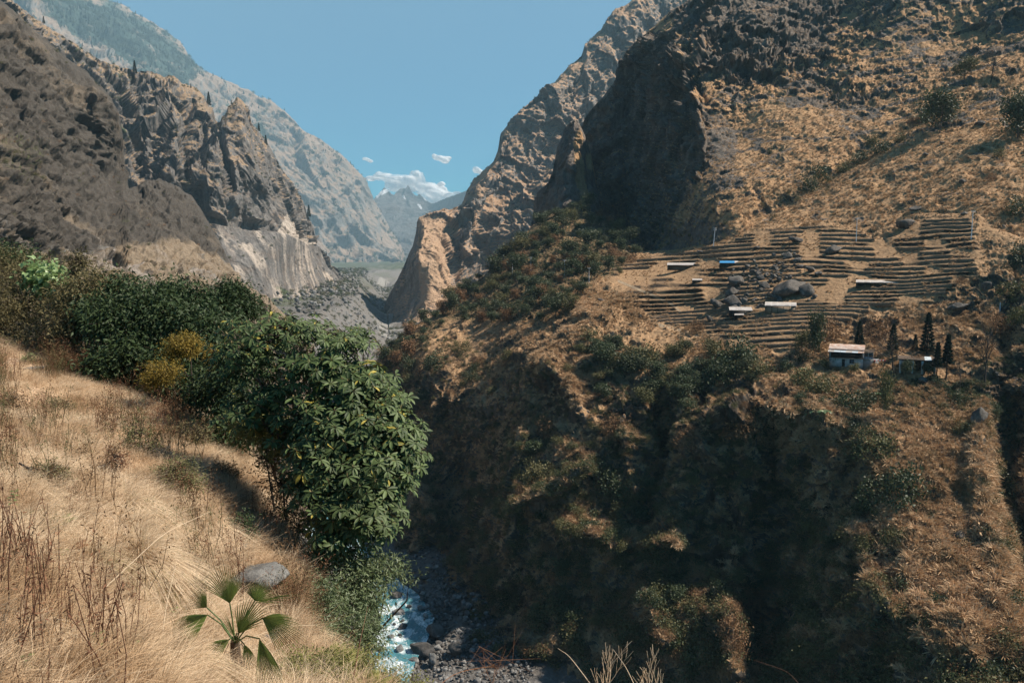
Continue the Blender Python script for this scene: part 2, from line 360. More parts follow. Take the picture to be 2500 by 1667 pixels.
def d_lm(P, U, V):
    slab = soft(U, V, [(500, 530), (600, 555), (720, 575), (770, 610), (820, 680), (880, 800), (540, 800), (530, 690)], 14)
    c = cliffs(44, 130, 31, 0.4, 0.9, 0.35, block=1.0)(P, U, V); s2 = cliffs(9, 60, 35, 0.25)(P, U, V)
    ledge = -14 * sm(V - np.interp(U, [480, 520, 600, 660, 720, 780], [530, 552, 568, 570, 585, 610]), -2, 3) * sm(U, 480, 520)
    return c * (1 - slab) + s2 * slab + ledge * (1 - sm(V, 700, 900))
Layer('left_cliff', -250, 892, 560, 420, [(-250, -140), (-50, -40), (0, -20), (60, 25), (100, 55), (150, 85), (200, 120), (250, 150), (300, 165), (340, 176), (365, 172), (400, 188), (425, 186), (440, 200), (480, 218), (500, 236), (510, 262), (520, 262), (526, 292), (536, 300), (542, 284), (552, 280), (556, 262), (570, 250), (580, 239), (590, 243), (600, 256), (608, 262), (613, 300), (624, 312), (640, 330), (655, 352), (680, 400), (700, 430), (720, 462), (740, 490), (752, 530), (768, 560), (772, 598), (790, 625), (830, 680), (850, 730), (875, 785), (892, 815)],
      [(-250, 900), (560, 900), (892, 860)],
      [(-250, -140, 600), (0, 0, 720), (230, 150, 860), (400, 190, 950), (590, 240, 1040), (700, 430, 1130), (770, 600, 1180), (870, 785, 1180), (892, 850, 1120), (300, 350, 760), (450, 350, 830), (600, 420, 860), (500, 540, 780), (620, 560, 840), (700, 580, 900), (560, 660, 760), (700, 740, 860), (800, 800, 960), (100, 400, 650), (0, 800, 450), (400, 850, 560), (700, 880, 760)], m_lm,
      d_lm, toprough=5, toproughf=0.09, rnd=(55, 9), back=(200, 160, 5), masks=mk_lm, unit_m=1.55,
      feats=[([(470, 250), (450, 330), (447, 440)], 9, 30), ([(525, 290), (545, 380), (560, 470)], 10, 36), ([(505, 300), (490, 420)], 9, 25), ([(560, 400), (565, 460)], 8, 22), ([(335, 190), (330, 300), (345, 420)], 14, 35),
             ([(590, 260), (600, 340), (640, 450)], 22, -45), ([(410, 210), (430, 330), (420, 430)], 22, -40), ([(650, 380), (700, 480), (720, 560)], 20, -30)])

# near left dark slope ---------------------------------------------
m_ln = terrain_mat('burnt_slope_rock', 0.5, grassA=(0.30, 0.235, 0.165), grassB=(0.14, 0.11, 0.082), rockA=(0.23, 0.215, 0.195), rockB=(0.058, 0.054, 0.05), dark=(0.052, 0.045, 0.038), green=(0.06, 0.062, 0.03), pale=(0.34, 0.29, 0.25), streak=0.15)
def mk_ln(P, N, U, V):
    n = fbm(P / 30, 5, 51); diag = fbm(np.stack([(U + V * 0.9) / 160, (V - U * 0.62) / 26, U * 0], -1), 5, 52)
    lowr = sm(V - np.interp(U, [-200, 0, 200, 330, 420, 500, 560, 620], [600, 610, 620, 590, 590, 600, 640, 660]) + 18 * n, -15, 15)
    rock = 0.52 + 0.5 * diag + 0.3 * n - 0.25 * lowr; dark = (1 - lowr) * (0.62 + 0.5 * fbm(P / 70, 4, 55) + 0.3 * diag) + 0.1
    road = np.exp(-(seg_dist(U, V, [(235, 674), (262, 664), (300, 657), (350, 652), (400, 653), (460, 660), (540, 664)]) / np.interp(U, [235, 400, 540], [6, 3.5, 2])) ** 2)
    tr = np.exp(-(seg_dist(U, V, [(228, 562), (262, 600), (280, 640)]) / 2.5) ** 2)
    pale = np.maximum(road, 0.55 * tr) + lowr * np.clip(0.22 + 0.55 * diag, 0, 0.62)
    green = 0.42 * soft(U, V, [(0, 300), (150, 350), (60, 480), (0, 420)], 30) + 0.5 * soft(U, V, [(240, 500), (330, 520), (480, 590), (440, 600), (300, 560)], 20) * sm(n, -0.2, 0.3)
    return rock, green, dark, pale
def d_ln(P, U, V):
    q = np.stack([(U + V * 0.7) / 150, (V - U * 0.66) / 42, U * 0], -1); r = ridged(q, 6, 56) - 0.5
    amp = 13 + 6 * fbm(P / 80, 3, 57); low = sm(V, 620, 700)
    ledge = -5 * sm(V - np.interp(U, [235, 262, 300, 350, 460, 540], [676, 666, 659, 654, 662, 666]), -3, 2) * sm(U, 200, 250)
    w1, e1 = worley(np.stack([(U + V * 0.7) / 26, (V - U * 0.66) / 11, U * 0], -1) + 0.5 * fbm(P / 12, 3, 4)[..., None], 61); w2, e2 = worley(P / np.array([5, 5, 3.5]), 62)
    return -amp * 0.9 * r * (1 - 0.45 * low) - 3.2 * w1 - 1.3 * w2 + 1.5 * (1 - sm(e1, 0, 0.15)) - 2.5 * fbm(P / 5, 5, 58, 0.65) - 9 * (ridged(P / np.array([45, 45, 30.]), 4, 59) - 0.5) + ledge
Layer('near_left_slope', -300, 760, 480, 380, [(-300, -90), (-50, -40), (0, 0), (18, 13), (50, 40), (90, 80), (130, 112), (170, 147), (215, 180), (250, 214), (272, 240), (290, 277), (300, 330), (305, 400), (314, 462), (330, 455), (360, 440), (393, 437), (430, 452), (470, 482), (500, 525), (518, 558), (545, 610), (580, 678), (620, 708), (652, 724), (690, 765), (760, 850)],
      [(-300, 1300), (760, 1300)],
      [(-300, -90, 420), (0, 0, 520), (170, 147, 600), (290, 277, 640), (305, 400, 640), (393, 437, 660), (518, 558, 650), (580, 678, 620), (690, 765, 520), (760, 860, 430), (0, 300, 380), (0, 500, 300), (200, 450, 470), (200, 600, 370), (350, 560, 500), (300, 658, 390), (450, 660, 480), (450, 760, 430), (0, 700, 260), (0, 950, 200), (400, 950, 330), (700, 950, 380), (0, 1300, 130), (700, 1280, 300)], m_ln,
      d_ln, toprough=6, toproughf=0.08, rnd=(30, 10), back=(90, 60, 5), masks=mk_ln,
      feats=[([(225, 215), (260, 320)], 12, -14), ([(40, 230), (70, 330)], 12, 12), ([(165, 470), (185, 500)], 12, -12), ([(280, 630), (290, 655)], 8, 9)])

# right far massif -------------------------------------------------
m_rf = terrain_mat('right_far_rock', 1.7, grassA=(0.50, 0.33, 0.21), grassB=(0.27, 0.18, 0.12), rockA=(0.25, 0.225, 0.205), rockB=(0.08, 0.075, 0.07), dark=(0.06, 0.055, 0.052))
def mk_rf(P, N, U, V):
    n = fbm(P / 60, 5, 71); g = sm(N[..., 2] + 0.4 * n, 0.30, 0.55) + 0.8 * soft(U, V, [(1035, 535), (1105, 525), (1105, 640), (1100, 700), (1030, 770), (1020, 640)], 14) + 0.3 * soft(U, V, [(1250, 380), (1350, 330), (1350, 480), (1180, 650), (1150, 600)], 30)
    return 1 - g, 0.25 * sm(n, 0, 0.4), 0.3 * sm(fbm(P / 120, 4, 72), 0, 0.4), 0
def d_rf(P, U, V):
    low_ = sm(U, 1000, 1110)
    strip = soft(U, V, [(1035, 520), (1105, 515), (1108, 700), (1060, 780), (1005, 780), (1015, 640)], 12)
    return cliffs(52, 160, 73, 0.45, 1.1, 0.35)(P, U, V) * (1 - 0.45 * strip) * (0.45 + 0.65 * low_) + 10 * strip * np.clip((U - 1030) / 75, 0, 1.1)
Layer('right_far_mountain', 925, 1750, 460, 420, [(925, 790), (935, 755), (950, 718), (975, 672), (990, 640), (1008, 600), (1016, 570), (1018, 545), (1024, 528), (1045, 520), (1075, 515), (1105, 508), (1128, 500), (1134, 485), (1140, 468), (1158, 434), (1185, 410), (1205, 392), (1215, 372), (1222, 330), (1240, 305), (1280, 262), (1330, 222), (1355, 200), (1385, 165), (1420, 135), (1428, 105), (1450, 90), (1475, 60), (1488, 40), (1500, 24), (1540, 4), (1600, -40), (1750, -140)],
      [(925, 830), (1000, 860), (1750, 700)],
      [(925, 790, 1330), (1018, 545, 1130), (1110, 520, 1180), (1130, 495, 1230), (1210, 390, 1290), (1340, 215, 1400), (1430, 110, 1480), (1540, 0, 1580), (1750, -140, 1750), (1030, 640, 1010), (1105, 640, 1080), (1150, 640, 1170), (1200, 550, 1200), (1300, 400, 1310), (1400, 300, 1400), (1000, 780, 980), (950, 800, 1060), (1100, 800, 960), (1300, 600, 1120), (1700, 600, 1200), (1700, 200, 1550)], m_rf,
      d_rf, toprough=7, toproughf=0.06, rnd=(70, 9), back=(300, 200, 5), masks=mk_rf, unit_m=1.35,
      feats=[([(1030, 540), (1022, 640), (960, 720)], 7, -10), ([(1112, 530), (1116, 640), (1110, 700)], 9, 25), ([(1200, 420), (1150, 520), (1145, 620)], 18, -50), ([(1290, 640), (1225, 690)], 14, -35)])

# right near massif (rock face and grass slopes) ---------------------
m_rn = terrain_mat('right_massif_ground', 0.5, grassA=(0.56, 0.35, 0.19), grassB=(0.29, 0.17, 0.09), rockA=(0.21, 0.175, 0.145), rockB=(0.05, 0.044, 0.04), dark=(0.075, 0.055, 0.04), green=(0.04, 0.045, 0.022))
ARETE = [(1600, 60), (1660, 110), (1680, 160), (1690, 240), (1715, 340), (1700, 420), (1735, 430), (1790, 440), (1770, 480), (1700, 500), (1690, 560)]
def mk_rn(P, N, U, V):
    n = fbm(P / 26, 5, 81); n2 = fbm(P / 9, 4, 82)
    rocky = np.maximum.reduce([soft(U, V, [(1640, -300), (1640, 60), (1690, 150), (1760, 170), (1800, 200), (1880, 160), (2030, 120), (2060, 0), (2050, -300)], 30),
        0.9 * soft(U, V, [(1710, 260), (1770, 270), (1800, 330), (1800, 420), (1830, 430), (1810, 450), (1760, 470), (1700, 440)], 12), 0.7 * soft(U, V, [(1900, 200), (2000, 180), (2110, 240), (2110, 300), (2000, 320), (1920, 260)], 25),
        0.55 * soft(U, V, [(2050, -300), (2600, -300), (2600, 60), (2300, 90), (2150, 150), (2060, 130)], 30), soft(U, V, [(1840, 460), (1860, 460), (1890, 540), (1870, 560), (1850, 500)], 6), soft(U, V, [(1620, 560), (1700, 530), (1800, 560), (1760, 620), (1600, 650)], 10)])
    face = soft(U, V, [(1300, 300), (1430, 220), (1540, 60), (1640, 100), (1690, 200), (1710, 300), (1712, 380), (1690, 460), (1640, 520), (1560, 700), (1300, 700)], 10)
    rock = 0.15 + 0.42 * rocky + 0.5 * sm(0.42 - N[..., 2], 0.0, 0.3) + 0.35 * n + 0.5 * face + 0.6 * sm(ridged(P / np.array([20, 20, 9.]), 4, 84), 0.50, 0.68) * (1 - 0.5 * sm(V, 300, 450))
    gul = np.exp(-(seg_dist(U, V, [(2480, 170), (2350, 260), (2230, 300), (2110, 360), (2000, 460), (1880, 500)]) / 28) ** 2)
    return rock, 0.45 * gul + 0.45 * face * sm(V, 380, 560) + 0.9 * soft(U, V, [(2460, 280), (2600, 250), (2600, 600), (2480, 560)], 20) * 0.5, 0.35 * gul + 0.1 * sm(n2, 0.1, 0.5), 0
def d_rn(P, U, V):
    face = soft(U, V, [(1300, 300), (1430, 220), (1540, 60), (1640, 90), (1700, 180), (1730, 300), (1730, 400), (1690, 460), (1640, 520), (1560, 700), (1300, 700)], 14)
    up = soft(U, V, [(1640, -300), (1640, 90), (1720, 190), (1900, 220), (2120, 260), (2120, 120), (2600, 80), (2600, -300)], 60)
    smth = soft(U, V, [(1880, 230), (1780, 330), (1830, 430), (1680, 570), (1880, 600), (2300, 330), (2100, 250)], 40)
    a = cliffs(24, 44, 83, 0.5, 1.0, 0.3, block=0.9)(P, U, V); b = cliffs(5.5, 22, 86, 0.6, 1.0, 0.35, block=0.8)(P, U, V)
    return a * (1 + 0.7 * face) * np.clip(0.95 * up + 0.8 * face, 0, 1) * (1 - 0.5 * sm(U, 1720, 1850) * sm(-V, -260, -60)) + b * (1 - 0.45 * smth) * 0.9 - 0.55 * fbm(P / 2.6, 4, 87, 0.6)
Layer('right_massif', 1400, 2800, 620, 400, [(1400, 330), (1425, 302), (1440, 272), (1470, 240), (1495, 208), (1505, 190), (1512, 150), (1540, 112), (1565, 90), (1600, 62), (1640, 25), (1690, -5), (1760, -60), (1900, -150), (2100, -220), (2800, -420)],
      [(1400, 720), (1700, 700), (1800, 640), (2000, 640), (2800, 640)],
      [(1425, 302, 740), (1440, 270, 740), (1500, 200, 710), (1540, 110, 690), (1600, 60, 670), (1690, 0, 640), (1760, -60, 650), (2100, -220, 680), (2800, -420, 520), (1500, 400, 600), (1480, 560, 560), (1560, 300, 590), (1640, 200, 540), (1690, 230, 490), (1715, 340, 450), (1600, 450, 510), (1560, 620, 480), (1640, 560, 440), (1700, 480, 410), (1800, 330, 450),
       (1740, 605, 356), (1850, 560, 348), (1850, 450, 385), (1900, 300, 440), (1850, 100, 530), (2000, 0, 590), (2090, 590, 310), (2090, 480, 345), (2090, 380, 385), (2100, 200, 465), (2300, 100, 480), (2200, 0, 520), (2370, 580, 272), (2400, 400, 318), (2400, 250, 385), (2500, 0, 470), (2500, 560, 264), (2800, 0, 430), (2800, 600, 248), (2000, 620, 315), (2300, 640, 268), (1800, 640, 340), (1600, 690, 400)], m_rn,
      d_rn, toprough=5, toproughf=0.08, rnd=(35, 9), back=(120, 90, 5), masks=mk_rn,
      feats=[([(2520, 150), (2350, 262), (2230, 310), (2110, 370), (2000, 460), (1900, 510), (1840, 540)], 22, 8), ([(2500, 260), (2300, 380), (2150, 400), (2050, 470)], 30, -3), ([(1690, 200), (1715, 340), (1700, 430)], 10, -14), ([(1640, 440), (1650, 560)], 18, -12), ([(1560, 130), (1540, 330), (1530, 560)], 25, 30), ([(1840, 460), (1862, 500), (1885, 545)], 9, 3)])

# pinnacle ----------------------------------------------------------
def mk_pn(P, N, U, V):
    n = fbm(P / 20, 5, 91); rt = sm(U - np.interp(V, [290, 400, 560], [1385, 1400, 1415]), -10, 12)
    return 1.0 - 0.75 * rt * sm(n, -0.35, 0.15) + 0.3 * (1 - rt), 0.7 * sm(V, 520, 600) * sm(n, -0.2, 0.2), 0.3, 0
Layer('rock_pinnacle', 1255, 1500, 150, 200, [(1255, 660), (1280, 590), (1295, 560), (1304, 530), (1306, 490), (1318, 462), (1340, 445), (1352, 410), (1360, 360), (1372, 335), (1380, 312), (1392, 298), (1402, 292), (1414, 302), (1428, 330), (1440, 365), (1448, 400), (1456, 450), (1462, 520), (1475, 560), (1500, 600)],
      [(1255, 760), (1500, 760)], [(1255, 660, 640), (1300, 500, 610), (1350, 400, 600), (1400, 292, 590), (1385, 400, 555), (1400, 500, 520), (1430, 400, 575), (1450, 450, 590), (1460, 520, 580), (1500, 600, 560), (1300, 600, 560), (1400, 700, 470), (1500, 700, 470)], m_rn,
      cliffs(16, 45, 93, 0.4, 1.0, 0.4), toprough=4, toproughf=0.1, rnd=(14, 7), back=(70, 60, 4), masks=mk_pn)

# spur with wood, terraces and gorge wall ----------------------------
m_sp = terrain_mat('spur_ground', 0.28, grassA=(0.48, 0.31, 0.175), grassB=(0.19, 0.115, 0.062), rockA=(0.15, 0.13, 0.11), rockB=(0.026, 0.022, 0.02), dark=(0.036, 0.026, 0.018), green=(0.025, 0.028, 0.013), pale=(0.40, 0.30, 0.20))  # dark, green and rock tones near black: gorge shade put into the colour
TERR = [(1560, 630), (1640, 618), (1760, 592), (1850, 560), (1980, 548), (2090, 556), (2160, 590), (2200, 560), (2250, 528), (2370, 530), (2390, 590), (2400, 640), (2350, 690), (2270, 740), (2150, 752), (2090, 770), (1950, 850), (1880, 852), (1800, 838), (1690, 800), (1600, 780), (1500, 700), (1470, 660)]
PER = 10.5
def warp(U, V=None): return (0 if V is None else 5.0 * np.sin(V / 26.0 + U / 210.0) + 4.5 * vnoise(np.stack([U / 150, V / 40, U * 0], -1), 5) + 1.3 * vnoise(np.stack([U / 45, V / 11, U * 0], -1), 6)) + 4 * np.sin(U / 95.0 + 0.6) + 1.5 * np.sin(U / 61.0) + 0.03 * (U - 1800)
def tmask(U, V): return soft(U, V, TERR, 10) * sm(vnoise(np.stack([U / 60, V / 22, U * 0], -1), 71), -0.65, -0.2)
def y_sp(rbf, U, V):
    tm = tmask(U, V); q = (V + warp(U, V)) / PER; fl = np.floor(q); fr = q - fl
    ve = (fl + np.clip(fr / 0.42, 0, 1)) * PER - warp(U, V)
    ve = V + (ve - V) * tm; return rbf(U, ve)
NOSE = [(1700, 690), (1560, 720), (1430, 780), (1330, 880), (1290, 935), (1260, 1040), (1230, 1180)]
def mk_sp(P, N, U, V):
    n = fbm(P / 14, 5, 101); n2 = fbm(P / 5, 4, 102); tm = tmask(U, V); q = (V + warp(U, V)) / PER; fr = q - np.floor(q)
    wall = tm * sm(fr, 0.42, 0.55) * sm(-fr, -1.02, -0.93) * sm(vnoise(np.stack([U / 35, V / 9, U * 0], -1), 44), -0.75, -0.2)
    rock = 0.18 + 0.9 * sm(0.30 - N[..., 2] + 0.18 * n, -0.05, 0.18) + 0.2 * n
    wood = soft(U, V, [(930, 900), (960, 830), (1100, 735), (1200, 640), (1300, 530), (1420, 480), (1540, 540), (1570, 610), (1500, 680), (1430, 700), (1380, 780), (1250, 800), (1100, 790), (1000, 880)], 20)
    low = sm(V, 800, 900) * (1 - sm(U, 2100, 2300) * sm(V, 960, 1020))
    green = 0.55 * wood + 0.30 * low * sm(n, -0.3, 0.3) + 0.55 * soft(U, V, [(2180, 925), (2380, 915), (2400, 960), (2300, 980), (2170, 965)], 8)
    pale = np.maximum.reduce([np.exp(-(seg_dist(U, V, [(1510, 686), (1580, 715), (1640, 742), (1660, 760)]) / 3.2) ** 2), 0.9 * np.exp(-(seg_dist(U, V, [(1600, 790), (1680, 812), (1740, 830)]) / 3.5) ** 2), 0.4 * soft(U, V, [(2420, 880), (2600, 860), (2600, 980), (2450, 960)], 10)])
    dark = 0.2 + 0.42 * wall + 0.28 * n2 + 0.5 * low * sm(n, -0.1, 0.4) + 0.22 * tm  # gorge term: dark brush, darkened further to stand in for deep shade
    return rock * (1 - 0.7 * tm), green, dark, pale * (1 - wall * 0)
def d_sp(P, U, V):
    tm = soft(U, V, TERR, 16); low = sm(V - np.interp(U, [850, 1000, 1200, 1300, 1500, 1800, 2100, 2300, 2500, 2700], [860, 900, 960, 900, 900, 900, 990, 1010, 1000, 1000]), -30, 60)
    base = cliffs(5.5, 17, 103, 0.75, 1.0, 0.4)(P, U, V); big = cliffs(14, 32, 104, 0.42, 1.0, 0.3, block=0.6)(P, U, V)
    rt = sm(U, 2050, 2350) * 0.6
    return (base * (1 - 0.45 * low) + big * low * (1 - rt)) * (1 - 0.93 * tm) - 0.5 * fbm(P / 1.6, 3, 105, 0.6) * (1 - 0.6 * tm)
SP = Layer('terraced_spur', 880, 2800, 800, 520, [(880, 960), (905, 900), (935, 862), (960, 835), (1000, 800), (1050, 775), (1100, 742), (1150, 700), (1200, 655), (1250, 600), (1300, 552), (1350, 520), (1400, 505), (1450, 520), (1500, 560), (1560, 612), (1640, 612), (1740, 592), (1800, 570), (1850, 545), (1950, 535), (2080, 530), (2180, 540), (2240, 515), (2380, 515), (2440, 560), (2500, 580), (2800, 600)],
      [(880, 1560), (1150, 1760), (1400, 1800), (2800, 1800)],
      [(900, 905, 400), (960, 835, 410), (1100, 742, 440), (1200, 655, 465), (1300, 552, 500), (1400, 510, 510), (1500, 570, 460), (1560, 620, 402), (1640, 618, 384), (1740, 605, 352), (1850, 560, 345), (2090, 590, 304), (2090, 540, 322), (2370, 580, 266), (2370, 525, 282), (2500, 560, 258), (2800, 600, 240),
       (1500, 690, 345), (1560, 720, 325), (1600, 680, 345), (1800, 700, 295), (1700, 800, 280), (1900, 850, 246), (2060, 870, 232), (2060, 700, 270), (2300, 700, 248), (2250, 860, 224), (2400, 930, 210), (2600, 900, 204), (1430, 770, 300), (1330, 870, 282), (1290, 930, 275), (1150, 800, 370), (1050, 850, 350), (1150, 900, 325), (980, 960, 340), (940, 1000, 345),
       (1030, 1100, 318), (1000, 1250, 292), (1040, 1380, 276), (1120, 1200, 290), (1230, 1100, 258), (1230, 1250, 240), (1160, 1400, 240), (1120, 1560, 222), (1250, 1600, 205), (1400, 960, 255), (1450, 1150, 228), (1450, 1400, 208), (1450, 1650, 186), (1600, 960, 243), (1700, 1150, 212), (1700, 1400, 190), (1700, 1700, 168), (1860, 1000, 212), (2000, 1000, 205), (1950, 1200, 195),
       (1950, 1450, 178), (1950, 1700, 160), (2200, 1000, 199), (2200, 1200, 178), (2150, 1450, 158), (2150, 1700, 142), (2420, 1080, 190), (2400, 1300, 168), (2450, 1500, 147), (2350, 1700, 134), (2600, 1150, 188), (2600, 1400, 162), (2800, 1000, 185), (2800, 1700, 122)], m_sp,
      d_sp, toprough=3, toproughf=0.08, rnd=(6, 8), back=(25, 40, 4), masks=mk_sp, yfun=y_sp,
      feats=[(NOSE, 32, -9), ([(1290, 960), (1200, 1040), (1130, 1150), (1110, 1300)], 40, 13), ([(1300, 1180), (1240, 1230), (1230, 1330)], 30, -7), ([(1600, 1010), (1610, 1200), (1560, 1330)], 40, 10), ([(1900, 1090), (1890, 1300), (1860, 1600)], 45, 13),
             ([(1390, 1290), (1500, 1310), (1650, 1310)], 20, -15), ([(1240, 1230), (1330, 1200), (1430, 1140)], 24, -15), ([(1330, 880), (1400, 960), (1410, 1000)], 26, -7), ([(1560, 1440), (1620, 1560)], 22, -8), ([(1780, 1500), (1800, 1640)], 24, -8), ([(2080, 1300), (2140, 1480)], 30, -6), ([(2480, 650), (2450, 860)], 22, 6), ([(2470, 1000), (2450, 1180), (2520, 1400), (2600, 1550)], 34, 14), ([(2400, 1000), (2390, 1180), (2440, 1400)], 30, -5), ([(1000, 1130), (1050, 1280)], 20, -8), ([(1750, 1010), (1880, 1000), (1990, 1020)], 26, -6)])

# ------------------------------------------------------------------ valley floor and river
RIV = np.array([(-28, 120, 6), (-34, 170, 5.5), (-33, 197, 5.5), (-31, 224, 5.8), (-42, 250, 5), (-56, 275, 6), (-72, 297, 7), (-95, 350, 6), (-120, 420, 1.5), (-125, 500, 1), (-140, 700, 1), (-152, 936, 1), (-185, 1200, 1), (-280, 1800, 1), (-420, 2600, 1), (-560, 3600, 1)], float)
def river_z(y): return -105 - 0.0 * y
def riv_x(y): return np.interp(y, RIV[:, 1], RIV[:, 0])
m_bed = terrain_mat('river_bed', 0.3, grassA=(0.20, 0.18, 0.16), grassB=(0.10, 0.095, 0.09), rockA=(0.2, 0.19, 0.18), rockB=(0.06, 0.058, 0.056), pale=(0.34, 0.32, 0.29), green=(0.06, 0.065, 0.04), dark=(0.07, 0.065, 0.06))
ys = np.concatenate([np.linspace(60, 420, 190), np.linspace(424, 2800, 240), np.linspace(2900, 13000, 40)])
ss = np.sign(np.linspace(-1, 1, 201)) * np.abs(np.linspace(-1, 1, 201)) ** 2.2
Yg, Sg = np.meshgrid(ys, ss, indexing='ij'); half = np.interp(Yg, [60, 400, 3000, 12000], [90, 160, 1200, 5500]); Xg = riv_x(Yg) + Sg * half
dist = np.abs(Xg - riv_x(Yg)); wd = np.interp(Yg, RIV[:, 1], RIV[:, 2])
Pf = np.stack([Xg, Yg, Xg * 0], -1)
drop = -0.016 * np.clip(Yg - 420, 0, 1600)
Zg = -106.6 + drop + np.clip(dist - wd, 0, None) ** 1.25 * np.interp(Yg, [0, 400, 1200], [0.10, 0.16, 0.30]) * np.where(Xg > riv_x(Yg), 0.12, 1.0)
Zg = np.minimum(Zg, -60 + drop + 10 * fbm(Pf / 300, 3, 1)) + (0.9 * fbm(Pf / 5, 4, 6, 0.6) + 0.012 * Yg * 0.3 * fbm(Pf / (30), 4, 7) + sm(Yg, 900, 1800) * 30 * fbm(Pf / 110, 5, 27, 0.6)) * sm(dist, wd * 0.3, wd * 1.3)
Pf[..., 2] = Zg; nr, nc = Pf.shape[:2]; i = (np.arange(nr - 1)[:, None] * nc + np.arange(nc - 1)[None]).ravel()
gm = np.stack([0.55 + 0.4 * fbm(Pf / 20, 4, 9), 0.5 * sm(dist, 60, 160) + 0.5 * sm(Yg, 900, 1700) * sm(fbm(Pf / 60, 3, 19), -0.3, 0.2), Xg * 0, 0.55 * sm(fbm(Pf / 30, 3, 12), -0.2, 0.4) * sm(-dist, -60, -20)], -1)
o = obj('valley_floor', mk_mesh('valley_floor', Pf.reshape(-1, 3), np.stack([i, i + 1, i + nc + 1, i + nc], 1), m_bed, True, {'m': gm.reshape(-1, 4)})); o['kind'] = 'structure'
# river surface
t = NT('river_water'); P_ = t.pos(); na = t.noise(t.vmul(P_, (1, 0.55, 1)), 0.16, 6, 0.68, 1.6); nb = t.noise(t.vmul(P_, (1, 0.5, 1)), 1.1, 5, 0.7, 1.0)
foam = t.math('ADD', t.mr(na, 0.44, 0.60), t.mr(nb, 0.52, 0.7, -0.25, 0.6), clamp=True)
cw = t.mix(foam, (0.05, 0.17, 0.20), (0.80, 0.82, 0.82)); cw = t.mix(t.mr(nb, 0.3, 0.6), t.mix(0.5, cw, (0.10, 0.28, 0.32)), cw)
m_wat = t.bsdf(cw, t.mr(foam, 0, 1, 0.12, 0.7), t.bump(nb, 0.5, 0.8), 0.5)
ry = np.concatenate([np.linspace(100, 420, 300), np.linspace(425, 2600, 200)]); rs = np.linspace(-1, 1, 40); Yr, Sr = np.meshgrid(ry, rs, indexing='ij')
wdr = np.interp(Yr, RIV[:, 1], RIV[:, 2]) * (1.35 + 0.35 * vnoise(np.stack([Yr / 14, Sr * 0 + np.sign(Sr) * 3, Yr * 0], -1), 8))
Xr = riv_x(Yr) + Sr * wdr; Pr = np.stack([Xr, Yr, Xr * 0], -1); Pr[..., 2] = -105 - 0.016 * np.clip(Yr - 420, 0, 1600) - 4.0 * sm(Yr, 350, 420) + 0.35 * fbm(Pr / 2.2, 4, 14, 0.6) + 0.3 * fbm(Pr / 9, 2, 15) + 0.7 * (np.floor(Yr / 11) * 0)
nr, nc = Pr.shape[:2]; i = (np.arange(nr - 1)[:, None] * nc + np.arange(nc - 1)[None]).ravel()
o = obj('river', mk_mesh('river', Pr.reshape(-1, 3), np.stack([i, i + 1, i + nc + 1, i + nc], 1), m_wat, True)); o['kind'] = 'structure'

# ------------------------------------------------------------------ foreground hillside
m_fg = terrain_mat('foreground_soil', 0.022, grassA=(0.62, 0.44, 0.29), grassB=(0.42, 0.28, 0.17), rockA=(0.36, 0.31, 0.26), rockB=(0.18, 0.15, 0.12), dark=(0.12, 0.08, 0.05), green=(0.08, 0.08, 0.03), pale=(0.58, 0.46, 0.36), bumpk=0.8)
def mk_fg(P, N, U, V):
    n = fbm(P / 1.6, 4, 120)
    return 0.25 + 0.5 * n, 0.1, 0.1 + 0.5 * sm(fbm(P / 0.7, 3, 121), 0.1, 0.5), np.maximum.reduce([0.4 * soft(U, V, [(40, 900), (140, 940), (260, 1110), (200, 1100), (60, 1000)], 25), 0.7 * soft(U, V, [(160, 900), (200, 930), (190, 960), (130, 920)], 8), 0.4 + n * 0.4])
def d_fg(P, U, V): return -0.35 * fbm(P / 1.3, 5, 122, 0.55) - 0.10 * fbm(P / 0.25, 3, 123)
FG = Layer('foreground_hillside', -700, 1400, 300, 260, [(-700, 700), (-300, 740), (0, 800), (120, 850), (220, 900), (330, 945), (450, 1000), (560, 1060), (640, 1150), (685, 1240), (705, 1340), (722, 1430), (745, 1510), (785, 1580), (850, 1650), (930, 1720), (1400, 2150)],
      [(-700, 3200), (1400, 3200)],
      [(-700, 700, 24), (0, 805, 22), (330, 945, 18), (560, 1060, 15.5), (690, 1240, 12.5), (760, 1420, 9.5), (900, 1600, 7.6), (1000, 1710, 6.3), (1400, 2150, 3.6), (0, 1000, 12), (300, 1100, 11), (500, 1250, 9.8), (100, 1300, 6.2), (400, 1400, 7.4), (600, 1400, 8.6), (0, 1600, 3.4), (300, 1650, 4.3), (600, 1600, 6.6), (800, 1660, 6.3), (0, 2200, 2.0), (600, 2200, 2.6), (1200, 2400, 2.4), (-700, 1600, 3.2), (-700, 3200, 1.1), (600, 3200, 1.1), (1400, 3200, 1.1), (-500, 1100, 8)], m_fg,
      d_fg, toprough=6, toproughf=0.02, rnd=(0.5, 20), back=(26, 34, 14), masks=mk_fg, bexp=0.9)
